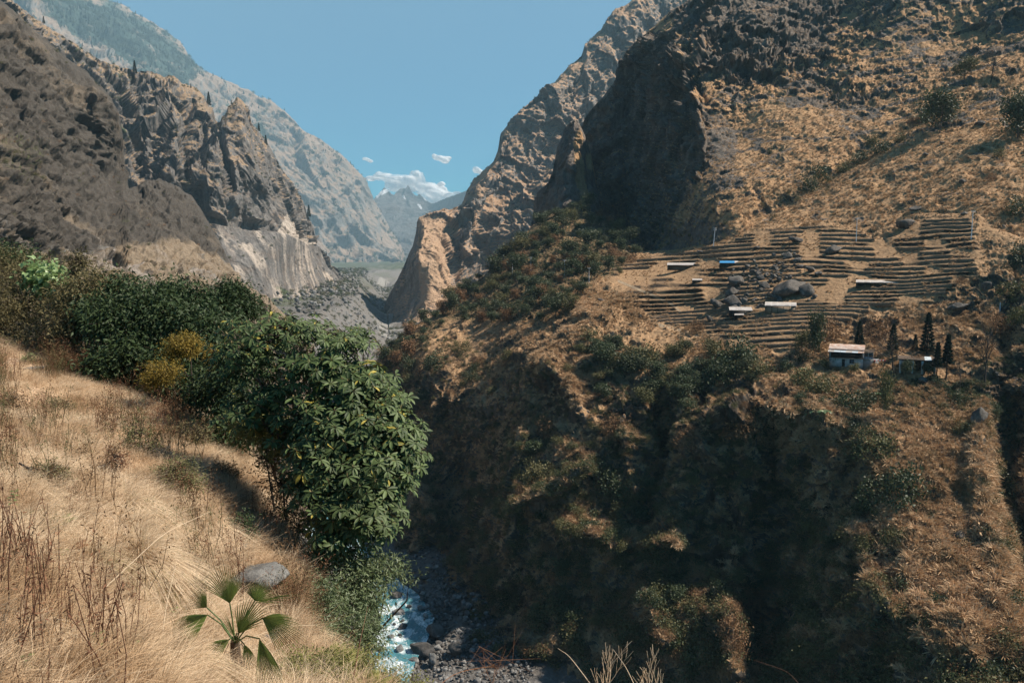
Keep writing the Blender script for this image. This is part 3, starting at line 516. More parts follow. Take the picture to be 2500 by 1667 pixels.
# ------------------------------------------------------------------ scattering (for what nobody could count)
def scatter(name, srcs, P, yaw, scale, tilt=None, kind='stuff', seed=0):
    """srcs: meshes; one object carrying points with geometry-node instances"""
    P = np.asarray(P, np.float32); n = len(P); rot = np.zeros((n, 3), np.float32); rot[:, 2] = yaw
    if tilt is not None: rot[:, 0] = tilt[:, 0]; rot[:, 1] = tilt[:, 1]
    me = bpy.data.meshes.new(name); me.vertices.add(n); me.vertices.foreach_set('co', P.ravel())
    a = me.attributes.new('rot', 'FLOAT_VECTOR', 'POINT'); a.data.foreach_set('vector', rot.ravel())
    a = me.attributes.new('scl', 'FLOAT', 'POINT'); a.data.foreach_set('value', np.asarray(scale, np.float32))
    o = obj(name, me); o['kind'] = kind
    g = bpy.data.node_groups.new(name, 'GeometryNodeTree'); g.interface.new_socket('Geometry', in_out='INPUT', socket_type='NodeSocketGeometry'); g.interface.new_socket('Geometry', in_out='OUTPUT', socket_type='NodeSocketGeometry')
    gi, go = g.nodes.new('NodeGroupInput'), g.nodes.new('NodeGroupOutput'); ip = g.nodes.new('GeometryNodeInstanceOnPoints'); jn = g.nodes.new('GeometryNodeJoinGeometry')
    for me_ in srcs:
        so_ = bpy.data.objects.new(me_.name, me_); oi = g.nodes.new('GeometryNodeObjectInfo'); oi.inputs['Object'].default_value = so_; oi.inputs['As Instance'].default_value = True
        g.links.new(oi.outputs['Geometry'], jn.inputs[0])
    ar = g.nodes.new('GeometryNodeInputNamedAttribute'); ar.data_type = 'FLOAT_VECTOR'; ar.inputs[0].default_value = 'rot'
    asc = g.nodes.new('GeometryNodeInputNamedAttribute'); asc.data_type = 'FLOAT'; asc.inputs[0].default_value = 'scl'
    er = g.nodes.new('FunctionNodeEulerToRotation'); rv = g.nodes.new('FunctionNodeRandomValue'); rv.data_type = 'INT'; rv.inputs[4].default_value = 0; rv.inputs[5].default_value = len(srcs) - 1; rv.inputs[8].default_value = seed
    g.links.new(gi.outputs[0], ip.inputs['Points']); g.links.new(jn.outputs[0], ip.inputs['Instance']); ip.inputs['Pick Instance'].default_value = True
    g.links.new(rv.outputs[2], ip.inputs['Instance Index']); g.links.new(ar.outputs[0], er.inputs[0]); g.links.new(er.outputs[0], ip.inputs['Rotation']); g.links.new(asc.outputs[0], ip.inputs['Scale'])
    g.links.new(ip.outputs[0], go.inputs[0]); md = o.modifiers.new('scatter', 'NODES'); md.node_group = g
    return o

# ------------------------------------------------------------------ plant meshes
def unit(v): return v / (np.linalg.norm(v, axis=-1, keepdims=True) + 1e-9)
def leaves_arrays(C, A, Up, L, Wd, fold=0.25, droop=0.3, rng_=None):
    """elliptic leaves: base C, direction A, face normal Up; 6-vertex folded leaf (4 tris)"""
    n = len(C); A = unit(A); S = unit(np.cross(A, Up)); N = unit(np.cross(S, A)); L = np.broadcast_to(L, n)[:, None]; Wd = np.broadcast_to(Wd, n)[:, None]
    down = N * (-droop) * L
    b = C; m1 = C + A * L * 0.45 + down * 0.2; l = m1 + S * Wd * 0.5 + N * fold * Wd * 0.5; r = m1 - S * Wd * 0.5 + N * fold * Wd * 0.5
    tip = C + A * L + down; V = np.stack([b, l, m1, r, tip], 1).reshape(-1, 3); k = np.arange(n)[:, None] * 5
    F = np.concatenate([k + np.array([[0, 2, 1]]), k + np.array([[1, 2, 4]]), k + np.array([[0, 3, 2]]), k + np.array([[2, 3, 4]])])
    return V, F
def tubes(segs, ns=5):
    """segs: list of (points (k,3), radii (k,))"""
    Vs, Fs, o = [], [], 0
    for P, r in segs:
        P = np.asarray(P, float); r = np.broadcast_to(r, len(P)); d = np.gradient(P, axis=0); d = unit(d); ref = np.where(np.abs(d[:, 2:3]) > 0.9, np.array([[1., 0, 0]]), np.array([[0, 0, 1.]]))
        a = unit(np.cross(d, ref)); b = np.cross(d, a); th = np.arange(ns) / ns * 2 * np.pi
        R_ = P[:, None] + r[:, None, None] * (a[:, None] * np.cos(th)[None, :, None] + b[:, None] * np.sin(th)[None, :, None]); Vs.append(R_.reshape(-1, 3))
        k = len(P); i = np.arange(k - 1)[:, None] * ns; j = np.arange(ns)[None]; q = np.stack([i + j, i + (j + 1) % ns, i + ns + (j + 1) % ns, i + ns + j], -1).reshape(-1, 4) + o; Fs.append(q); o += k * ns
    return np.concatenate(Vs), np.concatenate(Fs)
def branching(seed, h, r0, levels=3, nb=4, spread=0.7, up=0.35, len_k=0.55, start=0.35, twist=0.12, segs=6):
    r = np.random.default_rng(seed); out = []; tips = []
    def grow(p, d, L, rad, lv):
        pts = [p]; dd = d.copy()
        for k in range(segs):
            dd = unit(dd + r.normal(0, twist, 3) + np.array([0, 0, up * 0.12])); pts.append(pts[-1] + dd * L / segs)
        pts = np.array(pts); rr = rad * np.linspace(1, 0.35 if lv < levels else 0.15, len(pts)); out.append((pts, rr)); tips.append(pts[-1])
        if lv >= levels: return
        n = nb + (2 if lv == 0 else 0)
        for k in range(n):
            t = start + (1 - start) * (k + r.random() * 0.8) / n if lv == 0 else 0.25 + 0.7 * (k + r.random()) / n
            i = min(int(t * segs), segs - 1); q = pts[i] + (pts[i + 1] - pts[i]) * (t * segs - i); a = r.random() * 6.283 if lv else k * 2.4 + r.random()
            per = unit(np.cross(dd, np.array([math.cos(a), math.sin(a), 0.1]))); nd = unit(dd * (1 - spread) + per * spread + np.array([0, 0, up]))
            grow(q, nd, L * len_k * (1.15 - 0.5 * t) * (0.8 + 0.4 * r.random()), rr[i] * 0.66, lv + 1)
    grow(np.zeros(3), np.array([0, 0, 1.0]), h, r0, 0)
    return out, np.array(tips)
def crown_mesh(name, mat, seed, nl, lobes, leaf, upb=0.5, shell=0.55, droop=0.2, clump=14):
    """leaf clumps spread through lobes [(cx,cy,cz,rx,ry,rz)]"""
    r = np.random.default_rng(seed); lob = np.array(lobes, float); vol = lob[:, 3] * lob[:, 4] * lob[:, 5]; nc = max(1, nl // clump)
    k = r.choice(len(lob), nc, p=vol / vol.sum()); d = unit(r.normal(0, 1, (nc, 3))); rad = r.random(nc) ** (1 - shell)
    C = lob[k, :3] + d * lob[k, 3:] * rad[:, None]; cr = leaf * 2.6
    C2 = np.repeat(C, clump, 0) + r.normal(0, cr * 0.55, (nc * clump, 3)) * np.array([1, 1, 0.7]); A = unit(np.repeat(d, clump, 0) * 0.7 + r.normal(0, 0.8, C2.shape) - np.array([0, 0, droop])); Up = unit(r.normal(0, 0.6, C2.shape) + np.array([0, 0, upb]) + np.repeat(d, clump, 0) * 0.4)
    sz = leaf * r.uniform(0.7, 1.3, len(C2)); V, F = leaves_arrays(C2, A, Up, sz, sz * 0.62); sh = np.clip(np.repeat(r.random(nc), clump) * 0.7 + r.random(len(C2)) * 0.3, 0, 1)
    return mk_mesh(name, V, F, mat, False, {'shade': np.repeat(sh, 5)})
def rand_lobes(seed, rx, h, n=7, base=0.3, flat=0.75):
    r = np.random.default_rng(seed); L = [(0, 0, h * 0.66, rx * 0.62, rx * 0.62, h * 0.24)]
    for k in range(n):
        a = r.random() * 6.283; q = rx * r.uniform(0.35, 0.75); z = h * r.uniform(base + 0.12, 0.88); s = rx * r.uniform(0.28, 0.5) * (1.1 - 0.3 * z / h)
        L.append((math.cos(a) * q, math.sin(a) * q, z, s, s, s * flat))
    return L
def tuft_mesh(name, mat, seed, nb, h, spread, wd, segs=3, arch=0.9, base=0.12):
    r = np.random.default_rng(seed); a = r.random(nb) * 6.283; lean = r.random(nb) ** 0.7 * spread; L = h * r.uniform(0.55, 1.1, nb)
    d = np.stack([np.cos(a), np.sin(a), a * 0], 1); B = d * base * h * r.random((nb, 1)); t = np.linspace(0, 1, segs + 1)
    side = np.stack([-np.sin(a), np.cos(a), a * 0], 1); side = unit(side + r.normal(0, 0.5, side.shape)); pts = []
    for q in t:
        out = (lean * q + arch * lean * q * q)[:, None] * L[:, None] * 0.6; z = (L * (q - (0.25 + 0.5 * lean * arch) * q * q))[:, None]
        c = B + d * out + np.array([0, 0, 1]) * z; w_ = wd * (1 - 0.8 * q) * 0.5; pts += [c - side * w_, c + side * w_]
    V = np.stack(pts, 1).reshape(-1, 3); m = 2 * (segs + 1); k = np.arange(nb)[:, None] * m
    F = np.concatenate([k + np.array([[2 * i, 2 * i + 1, 2 * i + 3, 2 * i + 2]]) for i in range(segs)])
    sh = np.repeat(r.random(nb), m) * 0.8 + np.tile(np.repeat(t, 2), nb) * 0.2
    return mk_mesh(name, V, F, mat, False, {'shade': sh})

m_straw = leaf_mat('straw_grass', (0.50, 0.36, 0.22), (0.86, 0.70, 0.51), (0.60, 0.43, 0.27), 0.25, 0.6, 0.2, 0.35)
m_straw2 = leaf_mat('hill_grass', (0.34, 0.205, 0.11), (0.80, 0.57, 0.36), (0.40, 0.26, 0.14), 0.2, 0.7, 0.1, 0.45, (0.33, 0.21, 0.11), 0.07)
m_greengrass = leaf_mat('green_grass', (0.10, 0.10, 0.03), (0.30, 0.28, 0.10), None, 0.25, 0.6, 0.2)
m_tree = leaf_mat('tree_leaf', (0.016, 0.028, 0.012), (0.085, 0.11, 0.045), (0.06, 0.065, 0.03), 0.2, 0.55, 0.3, 0.6)
m_olive = leaf_mat('olive_leaf', (0.045, 0.05, 0.02), (0.17, 0.16, 0.065), (0.12, 0.10, 0.045), 0.2, 0.6, 0.2, 0.6)
m_brown = leaf_mat('brown_twig_leaf', (0.09, 0.052, 0.028), (0.34, 0.20, 0.105), (0.20, 0.11, 0.06), 0.15, 0.7, 0.1, 0.6)
m_conif = leaf_mat('conifer_needle', (0.012, 0.024, 0.016), (0.04, 0.06, 0.035), None, 0.1, 0.6, 0.2, 0.4)
m_bark = simple_mat('bark', (0.16, 0.12, 0.09), (0.06, 0.045, 0.035), 3.0, 0.9, 0.02)
m_barkd = simple_mat('dark_bark', (0.075, 0.055, 0.042), (0.03, 0.022, 0.018), 6.0, 0.9, 0.01)
m_bare = simple_mat('pale_twig', (0.26, 0.20, 0.15), (0.12, 0.09, 0.07), 2.0, 0.9)
m_bould = None
def boulder_mat(name, a, b, sc):
    t = NT(name); P = t.pos(); n = t.noise(P, sc, 7, 0.72); n2 = t.noise(P, sc * 0.22, 4, 0.6); n3 = t.noise(t.vmul(P, (1, 1, 0.25)), sc * 0.6, 4, 0.6)
    c = t.mix(t.mr(n, 0.3, 0.7), b, a); c = t.mix(t.mr(n2, 0.48, 0.6, 0, 0.5), c, tuple(x * 0.45 for x in b)); c = t.mix(t.mr(n3, 0.56, 0.7, 0, 0.6), c, tuple(min(1, x * 1.5) for x in a))
    return t.bsdf(c, 0.88, t.bump(n, 0.35 / sc, 0.8), 0.15)
m_boulder = boulder_mat('boulder_stone', (0.17, 0.15, 0.132), (0.05, 0.045, 0.04), 1.6)
m_rboul = boulder_mat('river_boulder_stone', (0.27, 0.26, 0.245), (0.09, 0.088, 0.085), 1.2)
m_dboul = boulder_mat('dark_boulder_stone', (0.12, 0.11, 0.10), (0.045, 0.042, 0.04), 1.2)

def ico(sub):
    import bmesh
    bm = bmesh.new(); bmesh.ops.create_icosphere(bm, subdivisions=sub, radius=1); bm.verts.ensure_lookup_table()
    V = np.array([v.co[:] for v in bm.verts]); F = np.array([[v.index for v in f.verts] for f in bm.faces]); bm.free(); return V, F
ICO3, ICO4, ICO2 = ico(3), ico(4), ico(2)
def boulder_mesh(name, mat, seed, flat=0.75, cuts=7, rough=0.12, base=ICO3, angular=1.0):
    r = np.random.default_rng(seed); V = base[0].copy(); F = base[1]
    for k in range(cuts):
        n = unit(r.normal(0, 1, 3)); d = r.uniform(0.42, 0.8) if angular else r.uniform(0.75, 0.95); ex = V @ n - d; V = V - np.clip(ex, 0, None)[:, None] * n * 0.92
    V = V * (1 + rough * fbm(V * 1.6 + seed, 4, seed, 0.6))[:, None] * np.array([1, r.uniform(0.75, 1.0), flat]); return mk_mesh(name, V, F, mat, True if not angular else False)
BOUL = [boulder_mesh('boulder', m_boulder, 200 + k, (0.75, 0.9, 0.6, 1.1, 0.7)[k], 11, 0.2) for k in range(5)]
RB = [boulder_mesh('boulder', m_rboul, 220 + k, (0.7, 0.85, 0.6)[k], 10, 0.18, ICO3, 1) for k in range(3)]
DB = [boulder_mesh('boulder', m_dboul, 240 + k, 0.7, 10, 0.16, ICO3, 1) for k in range(2)]
def place(name, me, p, s, rz, label, cat, group=None, rx=0.0, ry=0.0):
    o = obj(name, me, None, p); o.rotation_euler = (rx, ry, rz); o.scale = s if hasattr(s, '__len__') else (s, s, s); return tag(o, label, cat, group)
def mpp(Y): return Y / FPX          # metres per photo pixel at forward distance Y
RN = LAY['right_massif']; LC = LAY['left_cliff']; LN = LAY['near_left_slope']; LF = LAY['left_far_mountain']; PN = LAY['rock_pinnacle']; RF = LAY['right_far_mountain']

# ------------------------------------------------------------------ terrace walls
def terrace_walls():
    m = NT('dry_stone'); P = m.pos(); v = m.vor(P, 2.6); v2 = m.vor(P, 2.6, 'DISTANCE_TO_EDGE'); n = m.noise(P, 1.2, 4, 0.6)
    c = m.mix(m.mr(v, 0.1, 0.7), (0.26, 0.185, 0.125), (0.14, 0.10, 0.07)); c = m.mix(m.mr(n, 0.45, 0.7, 0, 0.6), c, (0.17, 0.11, 0.065)); mat = m.bsdf(c, 0.95, m.bump(v2, 0.12, 1.0), 0.05)
    q0 = int((520) / PER); r = np.random.default_rng(5); k = 0
    rows = {}
    for q in range(q0, int(900 / PER) + 2):
        us = np.arange(1480, 2405, 5.0); v = us * 0 + q * PER
        for it in range(4): v = q * PER + 0.42 * PER - warp(us, v)
        tm = tmask(us, v) > 0.6; cut = vnoise(np.stack([us / 60, us * 0 + q * 7.3, us * 0], -1), 31) > -0.28; ok = tm & cut; j = 0
        while j < len(us):
            if ok[j]:
                e = j
                while e + 1 < len(us) and ok[e + 1] and e - j < 62: e += 1
                if e - j >= 8: yield_wall(us[j:e + 1], v[j:e + 1], q, mat, r)
                j = e + 2
            else: j += 1
WALLN = []
def yield_wall(us, v, q, mat, r):
    n = len(us); Yt = SP.rbf(us, v * 0 + (q + 1) * PER - warp(us, v)); top = W(us, v, Yt); bot = W(us, v + PER * 0.58, Yt)
    h = (0.75 + 0.45 * vnoise(np.stack([us / 18, us * 0 + q, us * 0], -1), 9)); nrm = unit(top * np.array([1, 1, 0])) * -1.0
    base = bot + nrm * 0.25 + np.array([0, 0, -0.5]); lip = top + nrm * 0.12; lip = bot + (lip - bot) * (0.72 + 0.3 * h)[:, None]; back = lip - nrm * 0.55; bb = base - nrm * 0.9
    jit = 0.07 * vnoise(lip * 2.0, 3); lip[:, 2] += jit; back[:, 2] += jit; mid = (base + lip) / 2 + nrm * 0.08
    V = np.stack([bb, base, mid, lip, back], 1).reshape(-1, 3); i = np.arange(n - 1)[:, None] * 5; F = np.concatenate([i + np.array([[a, a + 1, a + 6, a + 5]]) for a in range(4)])
    WALLN.append(1); side = 'left' if us.mean() < 1780 else ('middle' if us.mean() < 2050 else 'right')
    hgt = 'top' if v.mean() < 640 else ('middle' if v.mean() < 730 else 'bottom')
    tag(obj('terrace_wall', mk_mesh('terrace_wall', V, F, mat)), 'low dry stone wall of a field terrace at the %s of the terraced slope, %s part' % (hgt, side), 'stone wall', 'dry stone terrace walls, %s %s' % (hgt, side))
terrace_walls()

# ------------------------------------------------------------------ hillside grass and scrub
TUF = [tuft_mesh('tuft', m_straw2, 300 + k, 40, 1.0, 0.75, 0.12, 2, 1.2) for k in range(4)]
SHRUBL = [(0, 0, 0.45, 0.55, 0.55, 0.42), (0.35, 0.1, 0.35, 0.35, 0.35, 0.3), (-0.3, 0.2, 0.4, 0.35, 0.35, 0.3), (0.0, -0.35, 0.35, 0.35, 0.3, 0.3)]
def shr(mat, s, n=300, leaf=0.15): return crown_mesh('shrub', mat, s, n, SHRUBL, leaf, 0.3, 0.6, 0.1, 8)
SHG = [shr(m_tree, 320), shr(m_tree, 321)]; SHO = [shr(m_olive, 322), shr(m_olive, 323)]; SHB = [shr(m_brown, 324, 380, 0.08), shr(m_brown, 325, 380, 0.08)]
def bare_shrub(seed):
    s, _ = branching(seed, 0.5, 0.02, 2, 5, 0.75, 0.5, 0.8, 0.1, 0.2, 3); s2 = [(p * np.array([1, 1, 1]), r) for p, r in s]; V, F = tubes(s2, 3); return mk_mesh('shrub', V, F, m_bare, False, {'shade': np.zeros(len(V))})
SHT = [bare_shrub(330), bare_shrub(331)]
def tilt_down(N, k=0.8): return np.stack([-N[:, 1] * k, N[:, 0] * k], 1)
def scat(name, layer, srcs, n, wf, s0, s1, seed, zoff=0.0, vmin=-40, umax=2620, power=1.0, tk=0.9):
    P, N, U, V = layer.sample(n, lambda u, v, N, M: wf(u, v, N, M) * (v > vmin) * (u < umax) * (u > -60), seed); r = np.random.default_rng(seed)
    P = P + np.array([0, 0, zoff]); sc = s0 + (s1 - s0) * r.random(n) ** power; return scatter(name, srcs, P, r.random(n) * 6.28, sc, tilt_down(N, tk), seed=seed)
nz = lambda u, v, a, b, s: fbm(np.stack([u / a, v / b, u * 0], -1), 4, s)
grassy = lambda u, v, N, M: (1 - 0.75 * soft(u, v, TERR, 8)) * sm(N[..., 2], 0.05, 0.35) * np.clip(1.15 - M[..., 0], 0.05, 1) * (0.15 + sm(nz(u, v, 60, 50, 41), -0.25, 0.2))
scat('hill_grass', SP, TUF, 26000, lambda u, v, N, M: grassy(u, v, N, M) * (1 - 0.8 * soft(u, v, [(930, 900), (1100, 735), (1200, 640), (1300, 530), (1420, 480), (1560, 610), (1430, 700), (1250, 800), (1000, 880)], 10)), 0.9, 1.9, 42, -0.1)
rightlit = lambda u, v: soft(u, v, [(2080, 1010), (2400, 1010), (2440, 1200), (2600, 1640), (2300, 1600), (2120, 1420), (2150, 1200)], 30)
scat('slope_tussocks', SP, TUF, 5000, lambda u, v, N, M: rightlit(u, v) * (0.25 + sm(nz(u, v, 40, 30, 48), -0.3, 0.1)) + 0.8 * soft(u, v, [(1850, 980), (2060, 1000), (2080, 1080), (1900, 1110), (1850, 1050)], 15) + 0.7 * soft(u, v, [(1380, 700), (1560, 720), (1560, 770), (1440, 800), (1330, 900), (1290, 930), (1290, 860), (1400, 780)], 12) + 0.8 * soft(u, v, [(1380, 860), (1430, 860), (1430, 980), (1390, 990)], 10) + 0.7 * soft(u, v, [(2180, 780), (2420, 760), (2440, 880), (2300, 880)], 12), 1.6, 2.9, 44, -0.1)
scat('massif_grass', RN, TUF, 16000, lambda u, v, N, M: sm(N[..., 2], 0.1, 0.4) * np.clip(1.2 - M[..., 0], 0, 1) * sm(v, -30, 60), 0.8, 1.9, 43, -0.3, tk=1.2)
low = lambda u, v: sm(v - np.interp(u, [850, 1000, 1200, 1300, 1500, 1800, 2100, 2300, 2500, 2700], [800, 800, 830, 880, 850, 850, 880, 960, 700, 700]), -10, 40)
scat('scrub', SP, SHB + SHO + SHT + SHB, 5200, lambda u, v, N, M: (0.06 + low(u, v)) * (1 - 0.8 * rightlit(u, v)) * sm(nz(u, v, 50, 50, 45), -0.35, 0.15) * (1 - soft(u, v, TERR, 8)), 1.2, 3.8, 46, -0.3, power=1.8, tk=0.3)
scat('green_scrub', SP, SHG + SHO, 2400, lambda u, v, N, M: (0.03 + low(u, v)) * (1 - 0.85 * rightlit(u, v)) * sm(nz(u, v, 70, 60, 47), -0.05, 0.25) * (1 - soft(u, v, TERR, 8)), 1.2, 4.0, 48, -0.3, power=1.6, tk=0.3)
scat('massif_scrub', RN, SHB + SHO, 1700, lambda u, v, N, M: 0.08 + 2 * np.exp(-(seg_dist(u, v, [(2480, 170), (2350, 260), (2230, 300), (2110, 360), (2000, 460), (1880, 500)]) / 30) ** 2) + 1.2 * sm(v, 350, 500) * (u < 1700), 0.7, 2.2, 49, -0.2, power=2.0, tk=0.2)

# ------------------------------------------------------------------ trees
def trunk_mesh(name, seed, h, r0, mat, lean=0.05):
    r = np.random.default_rng(seed); z = np.linspace(-0.6, h * 0.75, 7); P = np.stack([lean * z + 0.1 * r.normal(0, 1, 7).cumsum() * h * 0.03, 0.1 * r.normal(0, 1, 7).cumsum() * h * 0.03, z], 1); segs = [(P, r0 * np.linspace(1.25, 0.3, 7))]
    for k in range(6):
        i = 3 + k % 3; a = r.random() * 6.28; e = P[i] + np.array([math.cos(a) * h * 0.28, math.sin(a) * h * 0.28, h * 0.2]); segs.append((np.stack([P[i], (P[i] + e) / 2 + [0, 0, 0.05 * h], e]), r0 * np.array([0.45, 0.3, 0.12])))
    V, F = tubes(segs, 6); return mk_mesh(name, V, F, mat, True)
def tree_proto(seed, mat, rx, h, n, leaf, nl=8, base=0.3, bark=m_bark):
    return crown_mesh('crown', mat, seed, n, rand_lobes(seed, rx, h, nl, base), leaf, 0.5, 0.6, 0.15, 12), trunk_mesh('trunk', seed, h, h * 0.022, bark)
TP = [tree_proto(400 + k, (m_tree, m_tree, m_olive, m_tree, m_brown)[k], (0.42, 0.36, 0.45, 0.5, 0.4)[k], 1.0, 1500, 0.065, (9, 7, 10, 8, 7)[k], (0.3, 0.15, 0.25, 0.35, 0.1)[k]) for k in range(5)]
def bare_mesh(seed, lv=3, nb=4, spread=0.55, st=0.35, r0=0.02, up=0.4, lk=0.5):
    s, _ = branching(seed, 0.78, r0, lv, nb, spread, up, lk, st, 0.10, 5); return s
def split_bare(seed, mat, **k):
    s = bare_mesh(seed, **k); V, F = tubes(s[:1], 7); V2, F2 = tubes(s[1:], 4); V[:, 2] -= 0.03
    return mk_mesh('trunk', V, F, mat, True), mk_mesh('branches', V2, F2, mat, True)
BT = [split_bare(430, m_barkd, lv=3, nb=5), split_bare(431, m_barkd, lv=3, nb=5, spread=0.75, st=0.4, up=0.25, lk=0.62), split_bare(432, m_bark, lv=3, nb=4, spread=0.45, st=0.25, r0=0.014)]
def tree(parts, p, h, label, cat='tree', group=None, name='tree', wid=1.0, rz=None):
    r = empty(name, p, random.random() * 6.28 if rz is None else rz); r.scale = (h * wid, h * wid, h); tag(r, label, cat, group)
    obj('crown' if parts[0].name.startswith('crown') else parts[0].name.split('.')[0], parts[0], r); obj(parts[1].name.split('.')[0], parts[1], r); return r
def htree(layer, u, vb, vt, parts, label, wpx=None, cat='tree', name='tree', group=None, rz=None, dv=0):
    p = layer.pt(u, vb); h = (vb - vt) * mpp(p.y); p.z -= 0.02 * h; ww = 1.0 if wpx is None else (wpx * mpp(p.y)) / (h * 0.95); return tree(parts, p, h, label, cat, group, name, ww, rz)
# wood on the spur
r = np.random.default_rng(61); WOOD = [(935, 895), (960, 838), (1030, 785), (1100, 745), (1200, 660), (1300, 560), (1350, 525), (1420, 500), (1480, 540), (1550, 600), (1560, 640), (1500, 680), (1440, 690), (1400, 760), (1330, 790), (1230, 790), (1130, 800), (1060, 810), (1000, 880)]
cand = []
while len(cand) < 3000:
    u, v = r.uniform(930, 1560), r.uniform(495, 900)
    if inpoly(np.array(u), np.array(v), WOOD): cand.append((u, v))
kept = []
for u, v in cand:
    if all((u - a) ** 2 + ((v - b) * 1.5) ** 2 > (17 + 16 * (0.5 + 0.5 * math.sin(u / 31.0) * math.cos(v / 23.0))) ** 2 for a, b in kept): kept.append((u, v))
kept = sorted(kept, key=lambda q: q[1])[:235]
for u, v in kept:
    p = SP.pt(u, v); k = int(r.choice(5, p=[0.27, 0.23, 0.17, 0.2, 0.13])); h = r.choice([r.uniform(18, 30), r.uniform(28, 46), r.uniform(40, 58)], p=[0.35, 0.45, 0.2]) * mpp(p.y); p.z -= 0.3
    zone = 'lower left end of the wood above the gorge' if u < 1130 else ('upper edge of the wood under the rock pinnacle' if v < 600 else ('middle of the wood on the spur' if u < 1380 else 'right side of the wood near the terraces'))
    kind = ('dark green round-crowned tree', 'dark green tall-crowned tree', 'olive green tree', 'dark green broad-crowned tree', 'brown thin-leaved tree')[k]
    kind = ('small ' if h / mpp(p.y) < 32 else ('large ' if h / mpp(p.y) > 40 else '')) + kind
    tree(TP[k], p, h, '%s in the %s' % (kind, zone), 'tree', '%ss, %s' % (kind, zone), 'broadleaf_tree', r.uniform(0.95, 1.25))
# larger shrubs that can be told apart on the gorge wall and slopes
def shrub_at(layer, u, v, wpx, kind, label, group=None, sink=0.25):
    p = layer.pt(u, v); s = wpx * mpp(p.y) / 1.5; me = {'g': SHG2, 'o': SHO2, 'b': SHB2, 't': SHT}[kind]; o = obj('shrub', random.choice(me), None, (p.x, p.y, p.z - sink * s)); o.scale = (s, s, s * random.uniform(0.9, 1.25)); o.rotation_euler = (0, 0, random.random() * 6.28)
    return tag(o, label, 'shrub', group)
def shr2(mat, s, n=1000, leaf=0.085): return crown_mesh('shrub', mat, s, n, rand_lobes(s, 0.75, 1.1, 8, 0.1) + SHRUBL, leaf, 0.35, 0.55, 0.1, 10)
SHG2 = [shr2(m_tree, 340), shr2(m_tree, 341), shr2(m_tree, 342)]; SHO2 = [shr2(m_olive, 343), shr2(m_olive, 344)]; SHB2 = [shr2(m_brown, 345, 1000, 0.07), shr2(m_brown, 346, 1000, 0.07)]
